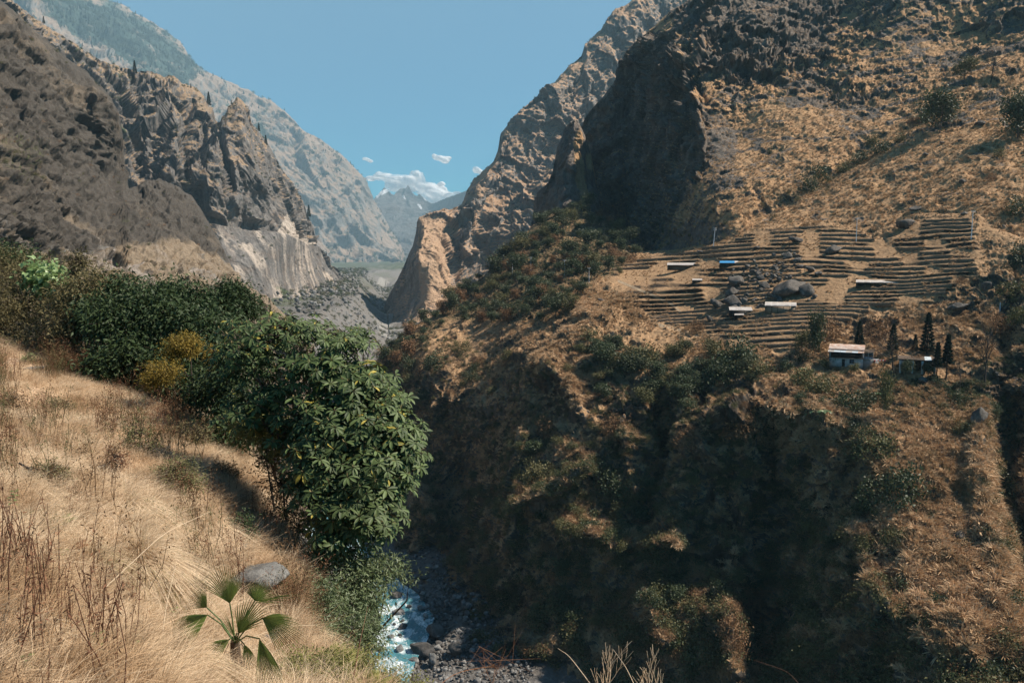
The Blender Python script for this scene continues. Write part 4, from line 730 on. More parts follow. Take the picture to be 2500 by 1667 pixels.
BIG = [(1490, 1180, 110, 'g', 'big dark green shrub in the centre of the gorge wall'), (1520, 1210, 80, 'g', 'dark green shrub low beside the big one in the centre of the gorge wall'), (1310, 1170, 90, 'o', 'olive shrub above the sunlit ledge left of the gorge wall centre'),
       (2130, 1110, 110, 'o', 'olive bush at the top of the green clump left of the lit grass slope'), (2200, 1220, 130, 'g', 'largest green bush in the middle of the right grass slope'), (2130, 1230, 100, 'g', 'green bush left of the largest bush on the right grass slope'), (2110, 1070, 70, 'g', 'small dark green bush crowning the clump below the banana plants'),
       (2180, 1330, 70, 'o', 'olive bush at the foot of the largest green bush'), (1600, 1370, 75, 'o', 'round olive bush above the lower dark cliff'), (1420, 1380, 60, 'g', 'light green bush hanging over the pale rock face'), (1150, 930, 45, 'g', 'dark green bush just above the edge of the great shadow'), (1160, 900, 35, 'g', 'small dark bush above the edge of the great shadow'),
       (1060, 900, 60, 'g', 'dark green bush on the left brushy slope'), (1000, 900, 50, 'g', 'dark green bush at the left cliff edge'), (1130, 860, 45, 'o', 'olive bush on the brushy slope below the wood'), (1240, 880, 40, 'o', 'olive bush under the pale grass ridge'),
       (1580, 880, 90, 'o', 'yellow-green bush left of the dark thicket below the terraces'), (1545, 900, 80, 'g', 'grey-green bush at the left end of the thicket below the terraces'), (1800, 890, 110, 'g', 'large green bush in the thicket below the terraces'), (1760, 930, 100, 'g', 'dark green bush in the middle of the thicket below the terraces'),
       (1680, 920, 80, 'g', 'dark bush hanging below the footpath end'), (1850, 920, 90, 'o', 'yellow-green bush right of the thicket below the terraces'), (1700, 960, 60, 'g', 'small dark bush under the thicket'), (1960, 940, 80, 'o', 'feathery yellow-green bush below the white house, left'), (2000, 965, 90, 'o', 'feathery olive bush below the white house'),
       (2120, 985, 70, 'g', 'dark green bush right of the banana plants'), (2070, 1000, 80, 'g', 'very dark bush beside the banana plants'), (1800, 1060, 110, 'b', 'brown twiggy bush left of the lit grass shoulder'), (1690, 1080, 90, 'b', 'brown twiggy bush hanging on the shaded wall'),
       (1900, 1220, 90, 'o', 'thin green bush in the dark hollow'), (1500, 1060, 80, 'b', 'brown bush on the shaded wall above the big green shrub'), (1600, 1150, 80, 'b', 'rust-brown grassy bush right of the big green shrub'), (1340, 1060, 70, 'b', 'brown bush at the top of the left shaded buttress'),
       (1960, 1480, 70, 'o', 'olive bush in the lower dark hollow'), (1790, 1560, 90, 'b', 'rust-coloured bush on the lower shaded slope'), (1900, 1600, 80, 'b', 'second rust-coloured bush on the lower shaded slope'), (2030, 1600, 70, 'o', 'yellow-green bush at the bottom of the shaded slope'),
       (2130, 1590, 50, 'g', 'small green bush near the bottom edge of the shaded slope'), (2350, 1060, 60, 'o', 'yellow-green bush beside the pale rock face on the right'), (2420, 1150, 60, 'o', 'olive bush on the right rim of the grass slope'), (2480, 1200, 90, 'g', 'dark bush in the right edge ravine'), (2490, 1080, 80, 'g', 'upper dark bush in the right edge ravine'),
       (2330, 985, 60, 'g', 'green bush on the grassy garden terrace'), (2290, 940, 40, 'g', 'low green bush beside the trees right of the shelter'), (1920, 900, 45, 'g', 'small bush left of the white house'), (1960, 880, 50, 'g', 'dark bush beside the left end of the white house'), (1700, 700 + 110, 50, 'b', 'brown bush at the end of the footpath'), (2010, 820, 90, 'b', 'brown leafless thicket behind the white house'), (2150, 830, 90, 'b', 'brown thicket behind the shelter'),
       (1500, 640, 50, 'b', 'pale brown bush between the wood and the terraces'), (1540, 640, 45, 'b', 'straw-brown bush at the left end of the terraces'), (1440, 830, 60, 'o', 'olive bush on the ridge below the pale grass'), (1220, 1600, 60, 'g', 'dark bush at the foot of the gorge wall'), (1360, 1480, 70, 'g', 'green spray over the lower dark cliff'), (1280, 1330, 55, 'g', 'dark bush on the left shaded buttress')]
for u, v, wp, k, lab in BIG: shrub_at(SP, u, v, wp * 1.1, k, lab)
ALT = [(2300, 300, 85, 'g', 'dark green tree-like bush above the gully on the right massif'), (2265, 295, 50, 'g', 'small dark bush left of the tree-like bush above the gully'), (2200, 345, 40, 'o', 'olive bush high in the gully'), (2150, 375, 55, 'g', 'dark bush in the middle of the gully'), (2100, 395, 50, 'g', 'dark bush half way down the gully'), (2130, 350, 40, 'o', 'lighter bush on the upper side of the gully'),
       (2060, 420, 45, 'o', 'olive bush lower in the gully'), (2000, 435, 60, 'g', 'dark bush low in the gully'), (1975, 470, 55, 'g', 'lowest dark bush of the gully'), (2490, 320, 90, 'g', 'dark bush on the right edge high on the slope'), (2500, 250, 60, 'g', 'dark bush at the right edge above the dark tree'), (2440, 385, 34, 'o', 'round olive shrub right of the grey boulder'),
       (2398, 370, 22, 'g', 'small upright green shrub near the round olive one'), (2490, 520, 70, 'g', 'dark bush at the right edge above the poles'), (1880, 375, 16, 'g', 'tiny green shrub alone on the open grass slope'), (2230, 300, 30, 'b', 'brown bush on the gully edge'), (2420, 440, 30, 'b', 'brown shrub on the open slope below the olive one')]
for u, v, wp, k, lab in ALT: shrub_at(RN, u, v, wp * 1.1, k, lab)
for u, v, wp, k, lab in [(2490, 640, 80, 'g', 'dark bush at the right edge beside the terraces'), (2470, 735, 90, 'o', 'yellow-green bush at the right edge above the bare tree'), (2490, 790, 70, 'o', 'light green bush at the right edge behind the bare tree'), (2345, 690, 30, 'b', 'brown shrub on the bank right of the terraces'), (2430, 800, 70, 'b', 'brown bush behind the tall bare tree')]: shrub_at(SP, u, v, wp, k, lab)
# trees of the thicket below the terraces and on the gorge wall
TH = [(1390, 850), (1500, 830), (1700, 850), (1880, 880), (1880, 960), (1700, 1000), (1550, 980), (1420, 960)]; rt_ = np.random.default_rng(63)
for q in range(95):
    if q < 55:
        while True:
            u, v = rt_.uniform(1390, 1890), rt_.uniform(830, 1000)
            if inpoly(np.array(u), np.array(v), TH): break
        zone = 'dark thicket below the terraces, %s' % ('left part' if u < 1560 else ('middle' if u < 1730 else 'right part'))
    else:
        u, v = rt_.uniform(1280, 2150), rt_.uniform(1020, 1620); zone = 'shaded gorge wall, %s' % (('upper' if v < 1250 else 'lower') + (' left' if u < 1600 else (' middle' if u < 1850 else ' right')))
    p = SP.pt(u, v + 10); k = int(rt_.choice([0, 1, 2, 3])); hh = rt_.uniform(28, 62) * mpp(p.y); p.z -= 0.15 * hh; kn = ('small ' if hh < 40 * mpp(p.y) else 'large ') + ('dark green', 'dark green', 'olive green', 'dark green')[k]
    tree(TP[k], p, hh, '%s tree in the %s' % (kn, zone), 'tree', '%s trees in the %s' % (kn, zone), 'broadleaf_tree', rt_.uniform(1.0, 1.4))
# anonymous shrubs over the gorge wall
P, N, U, V = SP.sample(190, lambda u, v, N, M: low(u, v) * (1 - 0.9 * rightlit(u, v)) * (v < 1640) * (u < 2480), 62)
for p, u, v in zip(P, U, V):
    k = r.choice(['g', 'o', 'b', 't'], p=[0.3, 0.22, 0.3, 0.18]); me = {'g': SHG2, 'o': SHO2, 'b': SHB2, 't': SHT}[k]; s = r.uniform(18, 45) * mpp(p[1]) / 1.5
    if k == 't': s *= 1.6
    zone = 'left part of the gorge wall' if u < 1450 else ('middle of the gorge wall' if u < 1900 else 'right part of the shaded slope'); zone = ('upper ' if v < 1150 else 'lower ') + zone
    kn = {'g': 'dark green shrub', 'o': 'olive shrub', 'b': 'brown shrub', 't': 'leafless grey shrub'}[k]
    o = obj('shrub', me[r.integers(len(me))], None, (p[0], p[1], p[2] - 0.2 * s)); o.scale = (s, s, s * r.uniform(0.8, 1.3)); o.rotation_euler = (0, 0, r.random() * 6.28); tag(o, '%s growing on the %s' % (kn, zone), 'shrub', '%ss, %s' % (kn, zone))
# trees on the open slopes and round the house
htree(RN, 2418, 200, 110, BT[1], 'bare tree standing high on the right grass slope', 90, name='bare_tree')
htree(RN, 2355, 195, 135, TP[2], 'grey-green tree beside the high bare tree', 50)
htree(RN, 2295, 320, 225, TP[3], 'dark green spreading tree above the gully', 100)
htree(RN, 2485, 340, 225, TP[0], 'dark green tree at the right edge of the picture on the high slope', 90)
htree(RN, 2283, 500, 465, BT[0], 'small dead tree stump above the grey boulders', 20, name='bare_tree')
def conifer(seed, slim=0.17, n=1500, base=0.08):
    r = np.random.default_rng(seed); z = base + (1 - base) * r.random(n) ** 1.25; R_ = slim * (1.02 - z) ** 0.75 * (0.55 + 0.5 * np.abs(np.sin(z * 38 + seed))) * (0.35 + 0.65 * r.random(n) ** 0.4); a = r.random(n) * 6.28
    C = np.stack([np.cos(a) * R_, np.sin(a) * R_, z], 1); A = unit(np.stack([np.cos(a), np.sin(a), a * 0 - 0.1 + 0.5 * r.random(n)], 1)); V, F = leaves_arrays(C - A * 0.03, A, r.normal(0, 1, (n, 3)), 0.065, 0.028); me = mk_mesh('crown', V, F, m_conif, False, {'shade': np.repeat(r.random(n), 5)})
    V, F = tubes([(np.array([[0, 0, -0.03], [0, 0, 0.5], [0, 0, 0.97]]), np.array([0.018, 0.012, 0.003]))], 6); return me, mk_mesh('trunk', V, F, m_barkd, True)
CF = [conifer(500, 0.19, 1800), conifer(501, 0.22, 1700, 0.14), conifer(502, 0.16, 1300, 0.38)]
htree(SP, 2263, 862, 760, CF[0], 'tallest dark conifer behind the shelter', name='conifer_tree')
htree(SP, 2097, 845, 781, CF[1], 'dark conifer just behind the right end of the white house', name='conifer_tree')
htree(SP, 2179, 862, 788, CF[1], 'dark broad conifer between the house and the shelter', name='conifer_tree')
htree(SP, 2234, 855, 815, CF[1], 'small conifer left of the tallest one', name='conifer_tree')
htree(SP, 2310, 926, 812, CF[2], 'slender conifer on a bare trunk right of the shelter', name='conifer_tree')
htree(SP, 2286, 926, 832, CF[2], 'dark slender conifer at the right end of the shelter', name='conifer_tree')
htree(SP, 1990, 868, 748, TP[1], 'pale green feathery tree left of the white house', 55)
htree(SP, 1958, 860, 800, TP[2], 'dark rounded tree at the left end of the house yard', 50)
htree(SP, 2405, 942, 775, BT[0], 'tallest bare tree, standing at the right below the grass bank', 110, name='bare_tree')
htree(SP, 2184, 920, 795, BT[1], 'wide spreading bare tree between the white house and the shelter', 120, name='bare_tree')
htree(SP, 2344, 978, 845, BT[2], 'bare tree on the garden terrace, left of the tallest one', 60, name='bare_tree')
htree(SP, 2100, 1005, 905, BT[2], 'thin pale bare tree below the white house', 30, name='bare_tree')
htree(SP, 2160, 1015, 890, TP[2], 'slender tree with sparse leaves below the shelter', 45)
htree(SP, 2362, 1320, 1240, BT[1], 'small bare tree beside the grey boulder on the lower grass slope', 60, name='bare_tree')
htree(SP, 2240, 905, 862, TP[4], 'leafy olive tree in front of the shelter', 42)
htree(SP, 2085, 915, 882, TP[2], 'olive tree in front of the right end of the white house', 30); htree(SP, 2012, 905, 868, TP[0], 'dark tree hiding the left corner of the white house', 30); htree(SP, 2212, 925, 878, TP[3], 'dark leafy tree before the left pillars of the shelter', 36); htree(SP, 2265, 925, 880, TP[0], 'dark green tree before the right end of the shelter', 38)
htree(SP, 2035, 895, 862, TP[1], 'small leafy tree in front of the white house wall', 26)
for u, vb, vt, lab in [(107, 56, 34, 'small dark pine on the crest at the top left'), (223, 178, 148, 'dark pine on the crest left of the pair'), (330, 185, 145, 'taller pine of the pair on the left crest'), (319, 183, 155, 'shorter pine of the pair on the left crest'), (301, 268, 242, 'small pine by the dark rock on the left slope'), (510, 258, 217, 'dark pine in the notch between the cliff towers'),
                       (754, 532, 494, 'dark pine on the right rim of the left cliff'), (739, 505, 482, 'small pine above the one on the right rim of the left cliff'), (648, 358, 326, 'pine on the grassy shoulder right of the rock tower'), (632, 312, 286, 'small pine just right of the rock tower'), (466, 216, 203, 'tiny pine on the cliff crest'), (565, 250, 238, 'tiny pine left of the rock tower top')]:
    q = htree(LC, u, vb, vt, CF[1], lab, name='pine_tree'); q.scale = (q.scale[0] * 0.72, q.scale[1] * 0.72, q.scale[2] * 0.85)
# scattered trees of the far slopes
P, N, U, V = LF.sample(4200, lambda u, v, N, M: 0.05 + M[..., 1] ** 2 * 1.6, 70); rr = np.random.default_rng(70)
scatter('distant_trees', [CF[1][0]] + [crown_mesh('crown', m_tree, 510, 160, [(0, 0, 0.5, 0.4, 0.4, 0.4)], 0.16)], P, rr.random(len(P)) * 6, rr.uniform(18, 42, len(P)), seed=3)
P, N, U, V = LC.sample(1300, lambda u, v, N, M: 0.02 + M[..., 1] + 0.25 * sm(N[..., 2], 0.3, 0.7), 71)
scatter('cliff_shrubs', SHO + SHG, P, rr.random(len(P)) * 6, rr.uniform(1.5, 4, len(P)), seed=4)
P, N, U, V = LN.sample(900, lambda u, v, N, M: 0.15 + M[..., 1] + 0.4 * sm(v, 560, 680), 72)
scatter('slope_shrubs', SHO + SHB + SHT, P, rr.random(len(P)) * 6, rr.uniform(0.8, 2.6, len(P)), seed=5)
P, N, U, V = RF.sample(1200, lambda u, v, N, M: 0.05 + sm(N[..., 2], 0.3, 0.7), 73)
scatter('far_shrubs', SHO + SHB, P, rr.random(len(P)) * 6, rr.uniform(2, 5, len(P)), seed=6)
# rubble and low scrub of the valley floor seen through the gap
n = 8000; yy = rr.uniform(450, 3300, n); xx = riv_x(yy) + rr.normal(0, 1, n) * np.interp(yy, [450, 2400], [35, 150]); off = np.abs(xx - riv_x(yy)); zz = -106.6 - 0.016 * np.clip(yy - 420, 0, 1600) + np.clip(off - 1.5, 0, None) ** 1.25 * np.interp(yy, [0, 400, 1200], [0.10, 0.16, 0.30]) * np.where(xx > riv_x(yy), 0.12, 1)
scatter('valley_rubble', RB + DB + SHO + SHG, np.stack([xx, yy, np.minimum(zz, -60)], 1), rr.random(n) * 6, rr.uniform(0.8, 5.5, n) * np.interp(yy, [450, 2400], [0.5, 1.6]), seed=7)

# ------------------------------------------------------------------ boulders on the terraces and slopes
BL = [(1943, 588, 34, 26, 'grey boulder on the grass above the terraces, left of the sharp one'), (2034, 612, 44, 36, 'upright grey boulder casting a long shadow at the top of the terraces'), (1921, 626, 30, 18, 'flat grey boulder below the boulder above the terraces'), (1801, 690, 46, 52, 'tall pointed grey boulder at the left of the rock pile'), (1787, 716, 36, 40, 'grey boulder leaning under the tall pointed one'),
      (1785, 738, 44, 30, 'dark squat boulder at the foot of the tall pointed one'), (1751, 746, 36, 36, 'rounded boulder standing alone left of the rock pile'), (1926, 706, 98, 62, 'largest dark boulder in the middle of the terraces'), (1965, 712, 46, 36, 'dark shoulder of rock right of the largest boulder'), (1893, 728, 34, 28, 'pale rounded boulder in front of the largest boulder'),
      (1791, 752, 30, 18, 'low boulder behind the small tin shed'), (1733, 781, 18, 28, 'upright grey slab of rock left of the small tin shed'), (1979, 660, 34, 24, 'dark slab of rock above and right of the largest boulder'), (2000, 668, 22, 18, 'small rock beside the dark slab'), (1857, 680, 22, 16, 'block of rock between the pointed and the largest boulder'), (1865, 700, 30, 22, 'grey boulder left of the largest boulder'),
      (2210, 548, 56, 34, 'big dark boulder high on the slope above the terraces'), (2242, 508, 46, 24, 'smaller boulder above the big dark one'), (2354, 522, 22, 14, 'small boulder left of the highest pole'), (2410, 700, 34, 42, 'dark upright boulder at the right of the terraces'), (2337, 752, 48, 32, 'dark boulder under an overhanging tuft of dry grass'), (2252, 930, 26, 18, 'pale boulder in front of the shelter'),
      (2299, 1092, 26, 20, 'upper of two dark boulders on the grass slope'), (2296, 1106, 22, 20, 'lower of two dark boulders on the grass slope'), (2341, 1306, 44, 32, 'grey boulder beside the small bare tree'), (2238, 1280, 56, 14, 'flat overhanging slab left of the boulder beside the small bare tree'), (2390, 1020, 50, 74, 'tall pale rock face on the right below the garden'), (2477, 1335, 40, 16, 'pale flat slab at the right edge'),
      (1470, 735, 24, 16, 'reddish boulder beside the wood'), (2495, 1010, 30, 22, 'boulder at the right edge below the rubble track'), (2470, 960, 26, 16, 'grey boulder on the rubble at the right'), (1850, 605, 20, 12, 'small rock on the upper left terraces'), (1713, 616, 22, 12, 'rock at the top left corner of the terraces')]
for u, v, wp, hp, lab in BL:
    p = SP.pt(u, v + hp * 0.15); m = mpp(p.y); k = random.randrange(5) if wp < 60 else 2; o = place('boulder', BOUL[k], (p.x, p.y, p.z + 0.22 * hp * m), (wp * m * 0.56, wp * m * 0.5, hp * m * 0.62), random.uniform(-0.5, 0.5), lab, 'boulder', ry=random.uniform(-0.15, 0.15))
for u, v, wp, hp, lab in [(2392, 306, 28, 22, 'grey boulder on the high grass slope left of the right edge trees'), (2259, 380, 18, 14, 'small boulder on the grass right of the gully'), (1983, 425, 20, 14, 'dark boulder left of the lowest gully bush'), (1785, 262, 16, 12, 'dark rock on the steep grass under the crags'), (1860, 275, 18, 14, 'second dark rock on the steep grass under the crags'), (2300, 350, 14, 10, 'small rock near the gully edge'), (2345, 345, 14, 10, 'small rock above the gully edge'), (1700, 275, 14, 10, 'rock on the sunlit edge of the shaded face'), (2350, 445, 16, 10, 'rock low on the open grass slope')]:
    p = RN.pt(u, v); m = mpp(p.y); place('boulder', BOUL[random.randrange(5)], (p.x, p.y, p.z + 0.2 * hp * m), (wp * m * 0.55, wp * m * 0.5, hp * m * 0.6), random.random() * 6, lab, 'boulder')
PILE = [(1780, 665), (1830, 640), (1880, 625), (1930, 600), (1965, 620), (1955, 670), (1900, 690), (1905, 735), (1960, 735), (1990, 725), (1985, 745), (1880, 752), (1800, 760), (1770, 750)]
c = 0
while c < 190:
    u, v = random.uniform(1760, 1995), random.uniform(600, 765)
    if not inpoly(np.array(u), np.array(v), PILE): continue
    p = SP.pt(u, v); m = mpp(p.y); s = random.uniform(2.5, 8) * random.choice([1, 1, 1.5]); c += 1
    z = 'near the tin sheds' if v > 735 else ('beside the largest boulder' if v > 670 else 'at the top of the pile')
    place('rock', BOUL[random.randrange(5)], (p.x, p.y, p.z + 0.3 * s * m), (s * m, s * m * 0.8, s * m * 0.8), random.random() * 6, 'angular grey rock in the rock pile on the terraces, %s' % z, 'rock', 'rocks of the pile, %s' % z, rx=random.random())
for k in range(60):
    u, v = random.uniform(2400, 2520), random.uniform(900, 1030); p = SP.pt(u, v); m = mpp(p.y); s = random.uniform(2, 7)
    place('rock', BOUL[random.randrange(5)], (p.x, p.y, p.z + 0.2 * s * m), (s * m, s * m * 0.8, s * m * 0.7), random.random() * 6, 'grey rock in the rubble at the right edge', 'rock', 'rocks of the right edge rubble')

# ------------------------------------------------------------------ sheds, house, shelter, poles
def box(V, F, x0, x1, y0, y1, z0, z1):
    o = len(V); V += [(x, y, z) for x in (x0, x1) for y in (y0, y1) for z in (z0, z1)]
    F += [tuple(o + i for i in f) for f in ((0, 1, 3, 2), (4, 6, 7, 5), (0, 4, 5, 1), (2, 3, 7, 6), (0, 2, 6, 4), (1, 5, 7, 3))]
def boxm(name, mat, boxes, parent=None):
    V, F = [], []
    for b in boxes: box(V, F, *b)
    me = mk_mesh(name, np.array(V, float), np.array(F), mat); return obj(name, me, parent)
def sheetm(name, mat, x0, x1, y0, z0, y1, z1, parent=None, amp=0.03, th=0.03, sag=0.0):
    """corrugated sheet sloping from (y0,z0) to (y1,z1)"""
    n = max(8, int((x1 - x0) / 0.09)); xs = np.linspace(x0, x1, n); w_ = amp * np.cos(np.arange(n) * np.pi); ys = np.linspace(0, 1, 4); V = []
    for q in ys: V.append(np.stack([xs, xs * 0 + y0 + (y1 - y0) * q, z0 + (z1 - z0) * q + w_ - sag * math.sin(q * 3.14)], 1))
    V = np.array(V); B = V - np.array([0, 0, th]); A = np.concatenate([V.reshape(-1, 3), B.reshape(-1, 3)]); i = (np.arange(3)[:, None] * n + np.arange(n - 1)[None]).ravel(); F = [np.stack([i, i + 1, i + n + 1, i + n], 1), np.stack([i, i + n, i + n + 1, i + 1], 1) + 4 * n]
    e = np.arange(n - 1); F.append(np.stack([e, e + 4 * n, e + 1 + 4 * n, e + 1], 1)); e = e + 3 * n; F.append(np.stack([e, e + 1, e + 1 + 4 * n, e + 4 * n], 1)); return obj(name, mk_mesh(name, A, np.concatenate(F), mat), parent)
m_tin = simple_mat('tin_sheet', (0.62, 0.57, 0.52), (0.42, 0.36, 0.32), 0.5, 0.45, 0.0, 0.3, 0.5); m_rust = simple_mat('rusty_tin', (0.55, 0.5, 0.46), (0.30, 0.13, 0.06), 0.9, 0.6, 0, 0.2, 0.4, 5, (1, 1, 0.4)); m_blue = simple_mat('blue_sheet', (0.05, 0.26, 0.50), (0.03, 0.18, 0.38), 1.0, 0.5)
m_wall = simple_mat('rubble_wall', (0.24, 0.19, 0.15), (0.12, 0.09, 0.07), 2.0, 0.95, 0.08); m_white = simple_mat('whitewash', (0.60, 0.62, 0.64), (0.34, 0.35, 0.34), 0.8, 0.85, 0.02); m_cem = simple_mat('cement', (0.34, 0.33, 0.31), (0.22, 0.21, 0.2), 1.2, 0.9, 0.02)
m_wood = simple_mat('old_wood', (0.11, 0.075, 0.05), (0.05, 0.035, 0.025), 4.0, 0.85, 0.01, stretch=(1, 1, 0.2)); m_dark = simple_mat('dark_boards', (0.05, 0.045, 0.04), (0.025, 0.022, 0.02), 3.0, 0.8); m_frame = simple_mat('painted_frame', (0.5, 0.56, 0.6), (0.38, 0.42, 0.45), 2.0, 0.6); m_glass = NT('window_glass').bsdf((0.03, 0.035, 0.04), 0.12, None, 0.6); m_bluew = simple_mat('blue_painted_board', (0.20, 0.30, 0.42), (0.12, 0.18, 0.26), 2.0, 0.7)
m_steel = simple_mat('galvanised_steel', (0.62, 0.64, 0.66), (0.5, 0.52, 0.54), 1.5, 0.5)
def shed(u0, u1, vr, vb, label, mats, wall=m_wall, npan=4, depth=3.0, roof_h=None, open_front=True, rz=0.0, dark=m_dark):
    rz -= math.atan2((u0 + u1) / 2 - U0, FPX)
    uc = (u0 + u1) / 2; p = SP.pt(uc, vb); m = mpp(p.y); Lx = (u1 - u0) * m; H = (vb - vr) * m; rt = empty('tin_shed', (p.x, p.y - 0.3, p.z - 0.1), rz); tag(rt, label, 'shed')
    hx = Lx / 2; boxm('back_wall', wall, [(-hx * 0.97, hx * 0.97, depth - 0.35, depth, -0.5, H * 0.9)], rt)
    for s in (-1, 1): boxm('side_wall', wall, [(s * hx * 0.97 - 0.15, s * hx * 0.97 + 0.15, 0.15, depth - 0.36, -0.5, H * 0.72)], rt)
    if not open_front: boxm('front_wall', wall, [(-hx * 0.93, hx * 0.93, 0.1, 0.38, -0.5, H * 0.62)], rt)
    for k in range(npan + 1): boxm('post', m_wood, [(-hx * 0.93 + 1.86 * hx * k / npan - 0.06, -hx * 0.93 + 1.86 * hx * k / npan + 0.06, -0.06, 0.06, -0.4, H * 0.68)], rt)
    z0, z1 = H * 0.72, H * 1.12
    for k in range(npan):
        a = -hx + 2 * hx * k / npan; sheetm('roof_sheet', mats[k % len(mats)] if len(mats) != npan else mats[k], a + 0.01, a + 2 * hx / npan + 0.05 - 0.01 * k, -0.5 + random.uniform(-0.1, 0.1), z0 + 0.012 * (k % 2) + random.uniform(-0.03, 0.03), depth + 0.3, z1 + 0.012 * (k % 2), rt)
    return rt
shed(1629, 1719, 643, 657, 'long pale tin-roofed shed at the upper left of the terraces', [m_tin], m_wall, 6, 3.2)
shed(1757, 1804, 638, 651, 'short shed with a blue sheet roof on the upper terraces', [m_blue, m_blue, m_blue, m_tin], m_wall, 4, 3.0)
shed(1690, 1713, 681, 690, 'tiny pale tin cover on the left terraces', [m_tin], m_wall, 2, 2.0)
shed(2093, 2189, 685, 699, 'long narrow tin-roofed shed on the right terraces', [m_tin], m_dark, 6, 2.6, rz=0.06)
shed(1868, 1941, 740, 760, 'tin-roofed shed with a tan front wall below the largest boulder', [m_tin], simple_mat('tan_boards', (0.36, 0.27, 0.19), (0.24, 0.17, 0.12), 1.5, 0.9), 5, 2.6, open_front=False)
shed(1781, 1835, 752, 769, 'small dark-sided tin shed at the foot of the rock pile', [m_tin], m_dark, 3, 3.2, open_front=False, rz=0.1)
shed(1793, 1815, 765, 776, 'little tin cover below the small dark-sided shed', [m_tin], m_wood, 2, 1.8)
# bamboo fence below the sheds
p = SP.pt(1871, 786); fr = empty('pole_fence', p, -0.3); tag(fr, 'row of pale bamboo poles below the tan-walled shed', 'fence'); m = mpp(p.y)
for k in range(14):
    x = (-25 + k * 3.7) * m; q = obj('fence_pole', mk_mesh('fence_pole', *tubes([(np.array([[x, 0, -0.4], [x + 0.1, 0.1, 0.8], [x + 0.15, 0.25, 1.5]]), 0.06)], 5), m_bare), fr)
boxm('rail', m_bare, [(-25 * m, 25 * m, -0.08, -0.02, 0.9, 1.0)], fr)

# white house
hp = SP.pt(2060, 893); m = mpp(hp.y); H_ = empty('white_house', (hp.x, hp.y - 1.2, hp.z - 0.1), -0.46); tag(H_, 'two-storey whitewashed house with rusty tin roof and a balcony', 'house'); hw = 38.5 * m; g1 = 22 * m; g2 = 40 * m
boxm('plinth', m_wall, [(-hw - 0.4, hw + 0.3, -0.6, 5.5, -1.4, 0.0)], H_)
boxm('wall', m_white, [(-hw, -1.0, 0, 0.3, 0, g1), (-0.2, 0.95, 0, 0.3, 0, g1), (2.2, hw, 0, 0.3, 0, g1), (0.95, 2.2, 0, 0.3, 0, g1 * 0.42), (0.95, 2.2, 0, 0.3, g1 * 0.88, g1), (-1.0, -0.2, 0, 0.3, g1 * 0.84, g1)], H_)
for x0, x1 in ((-hw, -hw + 0.3), (hw - 0.3, hw)): boxm('side_wall', m_white, [(x0, x1, 0.302, 4.8, 0, g2)], H_)
boxm('back_wall', m_white, [(-hw + 0.302, hw - 0.302, 4.5, 4.8, 0, g2 + 0.6)], H_)
boxm('upper_wall', m_dark, [(-hw + 0.302, hw - 0.302, 1.4, 1.6, g1 + 0.16, g2 + 0.2)], H_)
wn = boxm('window', m_glass, [(0.96, 2.19, 0.12, 0.15, g1 * 0.42, g1 * 0.88)], H_); boxm('frame', m_bluew, [(0.952, 1.02, 0.02, 0.118, g1 * 0.422, g1 * 0.878), (1.54, 1.61, 0.02, 0.118, g1 * 0.422, g1 * 0.878), (2.13, 2.198, 0.02, 0.118, g1 * 0.422, g1 * 0.878), (1.021, 1.539, 0.03, 0.11, g1 * 0.63, g1 * 0.66), (1.611, 2.129, 0.03, 0.11, g1 * 0.63, g1 * 0.66)], wn)
dr = boxm('door', m_dark, [(-0.998, -0.202, 0.1, 0.16, 0.002, g1 * 0.838)], H_); boxm('handle', m_steel, [(-0.32, -0.27, 0.04, 0.098, 0.95, 1.05)], dr)
boxm('balcony_floor', m_wood, [(-hw - 0.15, hw + 0.1, -0.9, 1.38, g1 + 0.003, g1 + 0.15)], H_); boxm('balcony_rail', m_wood, [(-hw - 0.1, hw + 0.05, -0.86, -0.78, g1 + 0.75, g1 + 0.85)], H_)
for k in range(9): boxm('baluster', m_wood, [(-hw + 2 * hw * k / 8 - 0.04, -hw + 2 * hw * k / 8 + 0.04, -0.85, -0.79, g1 + 0.152, g1 + 0.748)], H_)
for x in (-hw + 0.1, -hw * 0.33, hw * 0.33, hw - 0.1): boxm('post', m_wood, [(x - 0.06, x + 0.06, -0.77, -0.65, g1 + 0.152, g2 - 0.25)], H_)
for k in range(6): a = -hw - 0.25 + (2 * hw + 0.5) * k / 6; sheetm('eave_sheet', (m_tin, m_frame, m_rust)[k % 3] if k != 2 else m_frame, a, a + (2 * hw + 0.5) / 6 + 0.03, -1.25, g2 - 0.42 + 0.015 * (k % 2), 0.5, g2 - 0.02 + 0.015 * (k % 2), H_)
for k in range(6): a = -hw - 0.3 + (2 * hw + 0.55) * k / 6; sheetm('roof_sheet', m_rust, a, a + (2 * hw + 0.55) / 6 + 0.03, 0.35, g2 + 0.18 + 0.015 * (k % 2), 5.2, g2 + 1.25 + 0.015 * (k % 2), H_)
an = boxm('annex', m_cem, [(hw + 0.02, hw + 4.0, 0.6, 4.2, -0.4, g1 - 0.1)], H_); boxm('window', m_dark, [(hw + 2.5, hw + 3.1, 0.55, 0.62, g1 * 0.5, g1 * 0.8)], an)
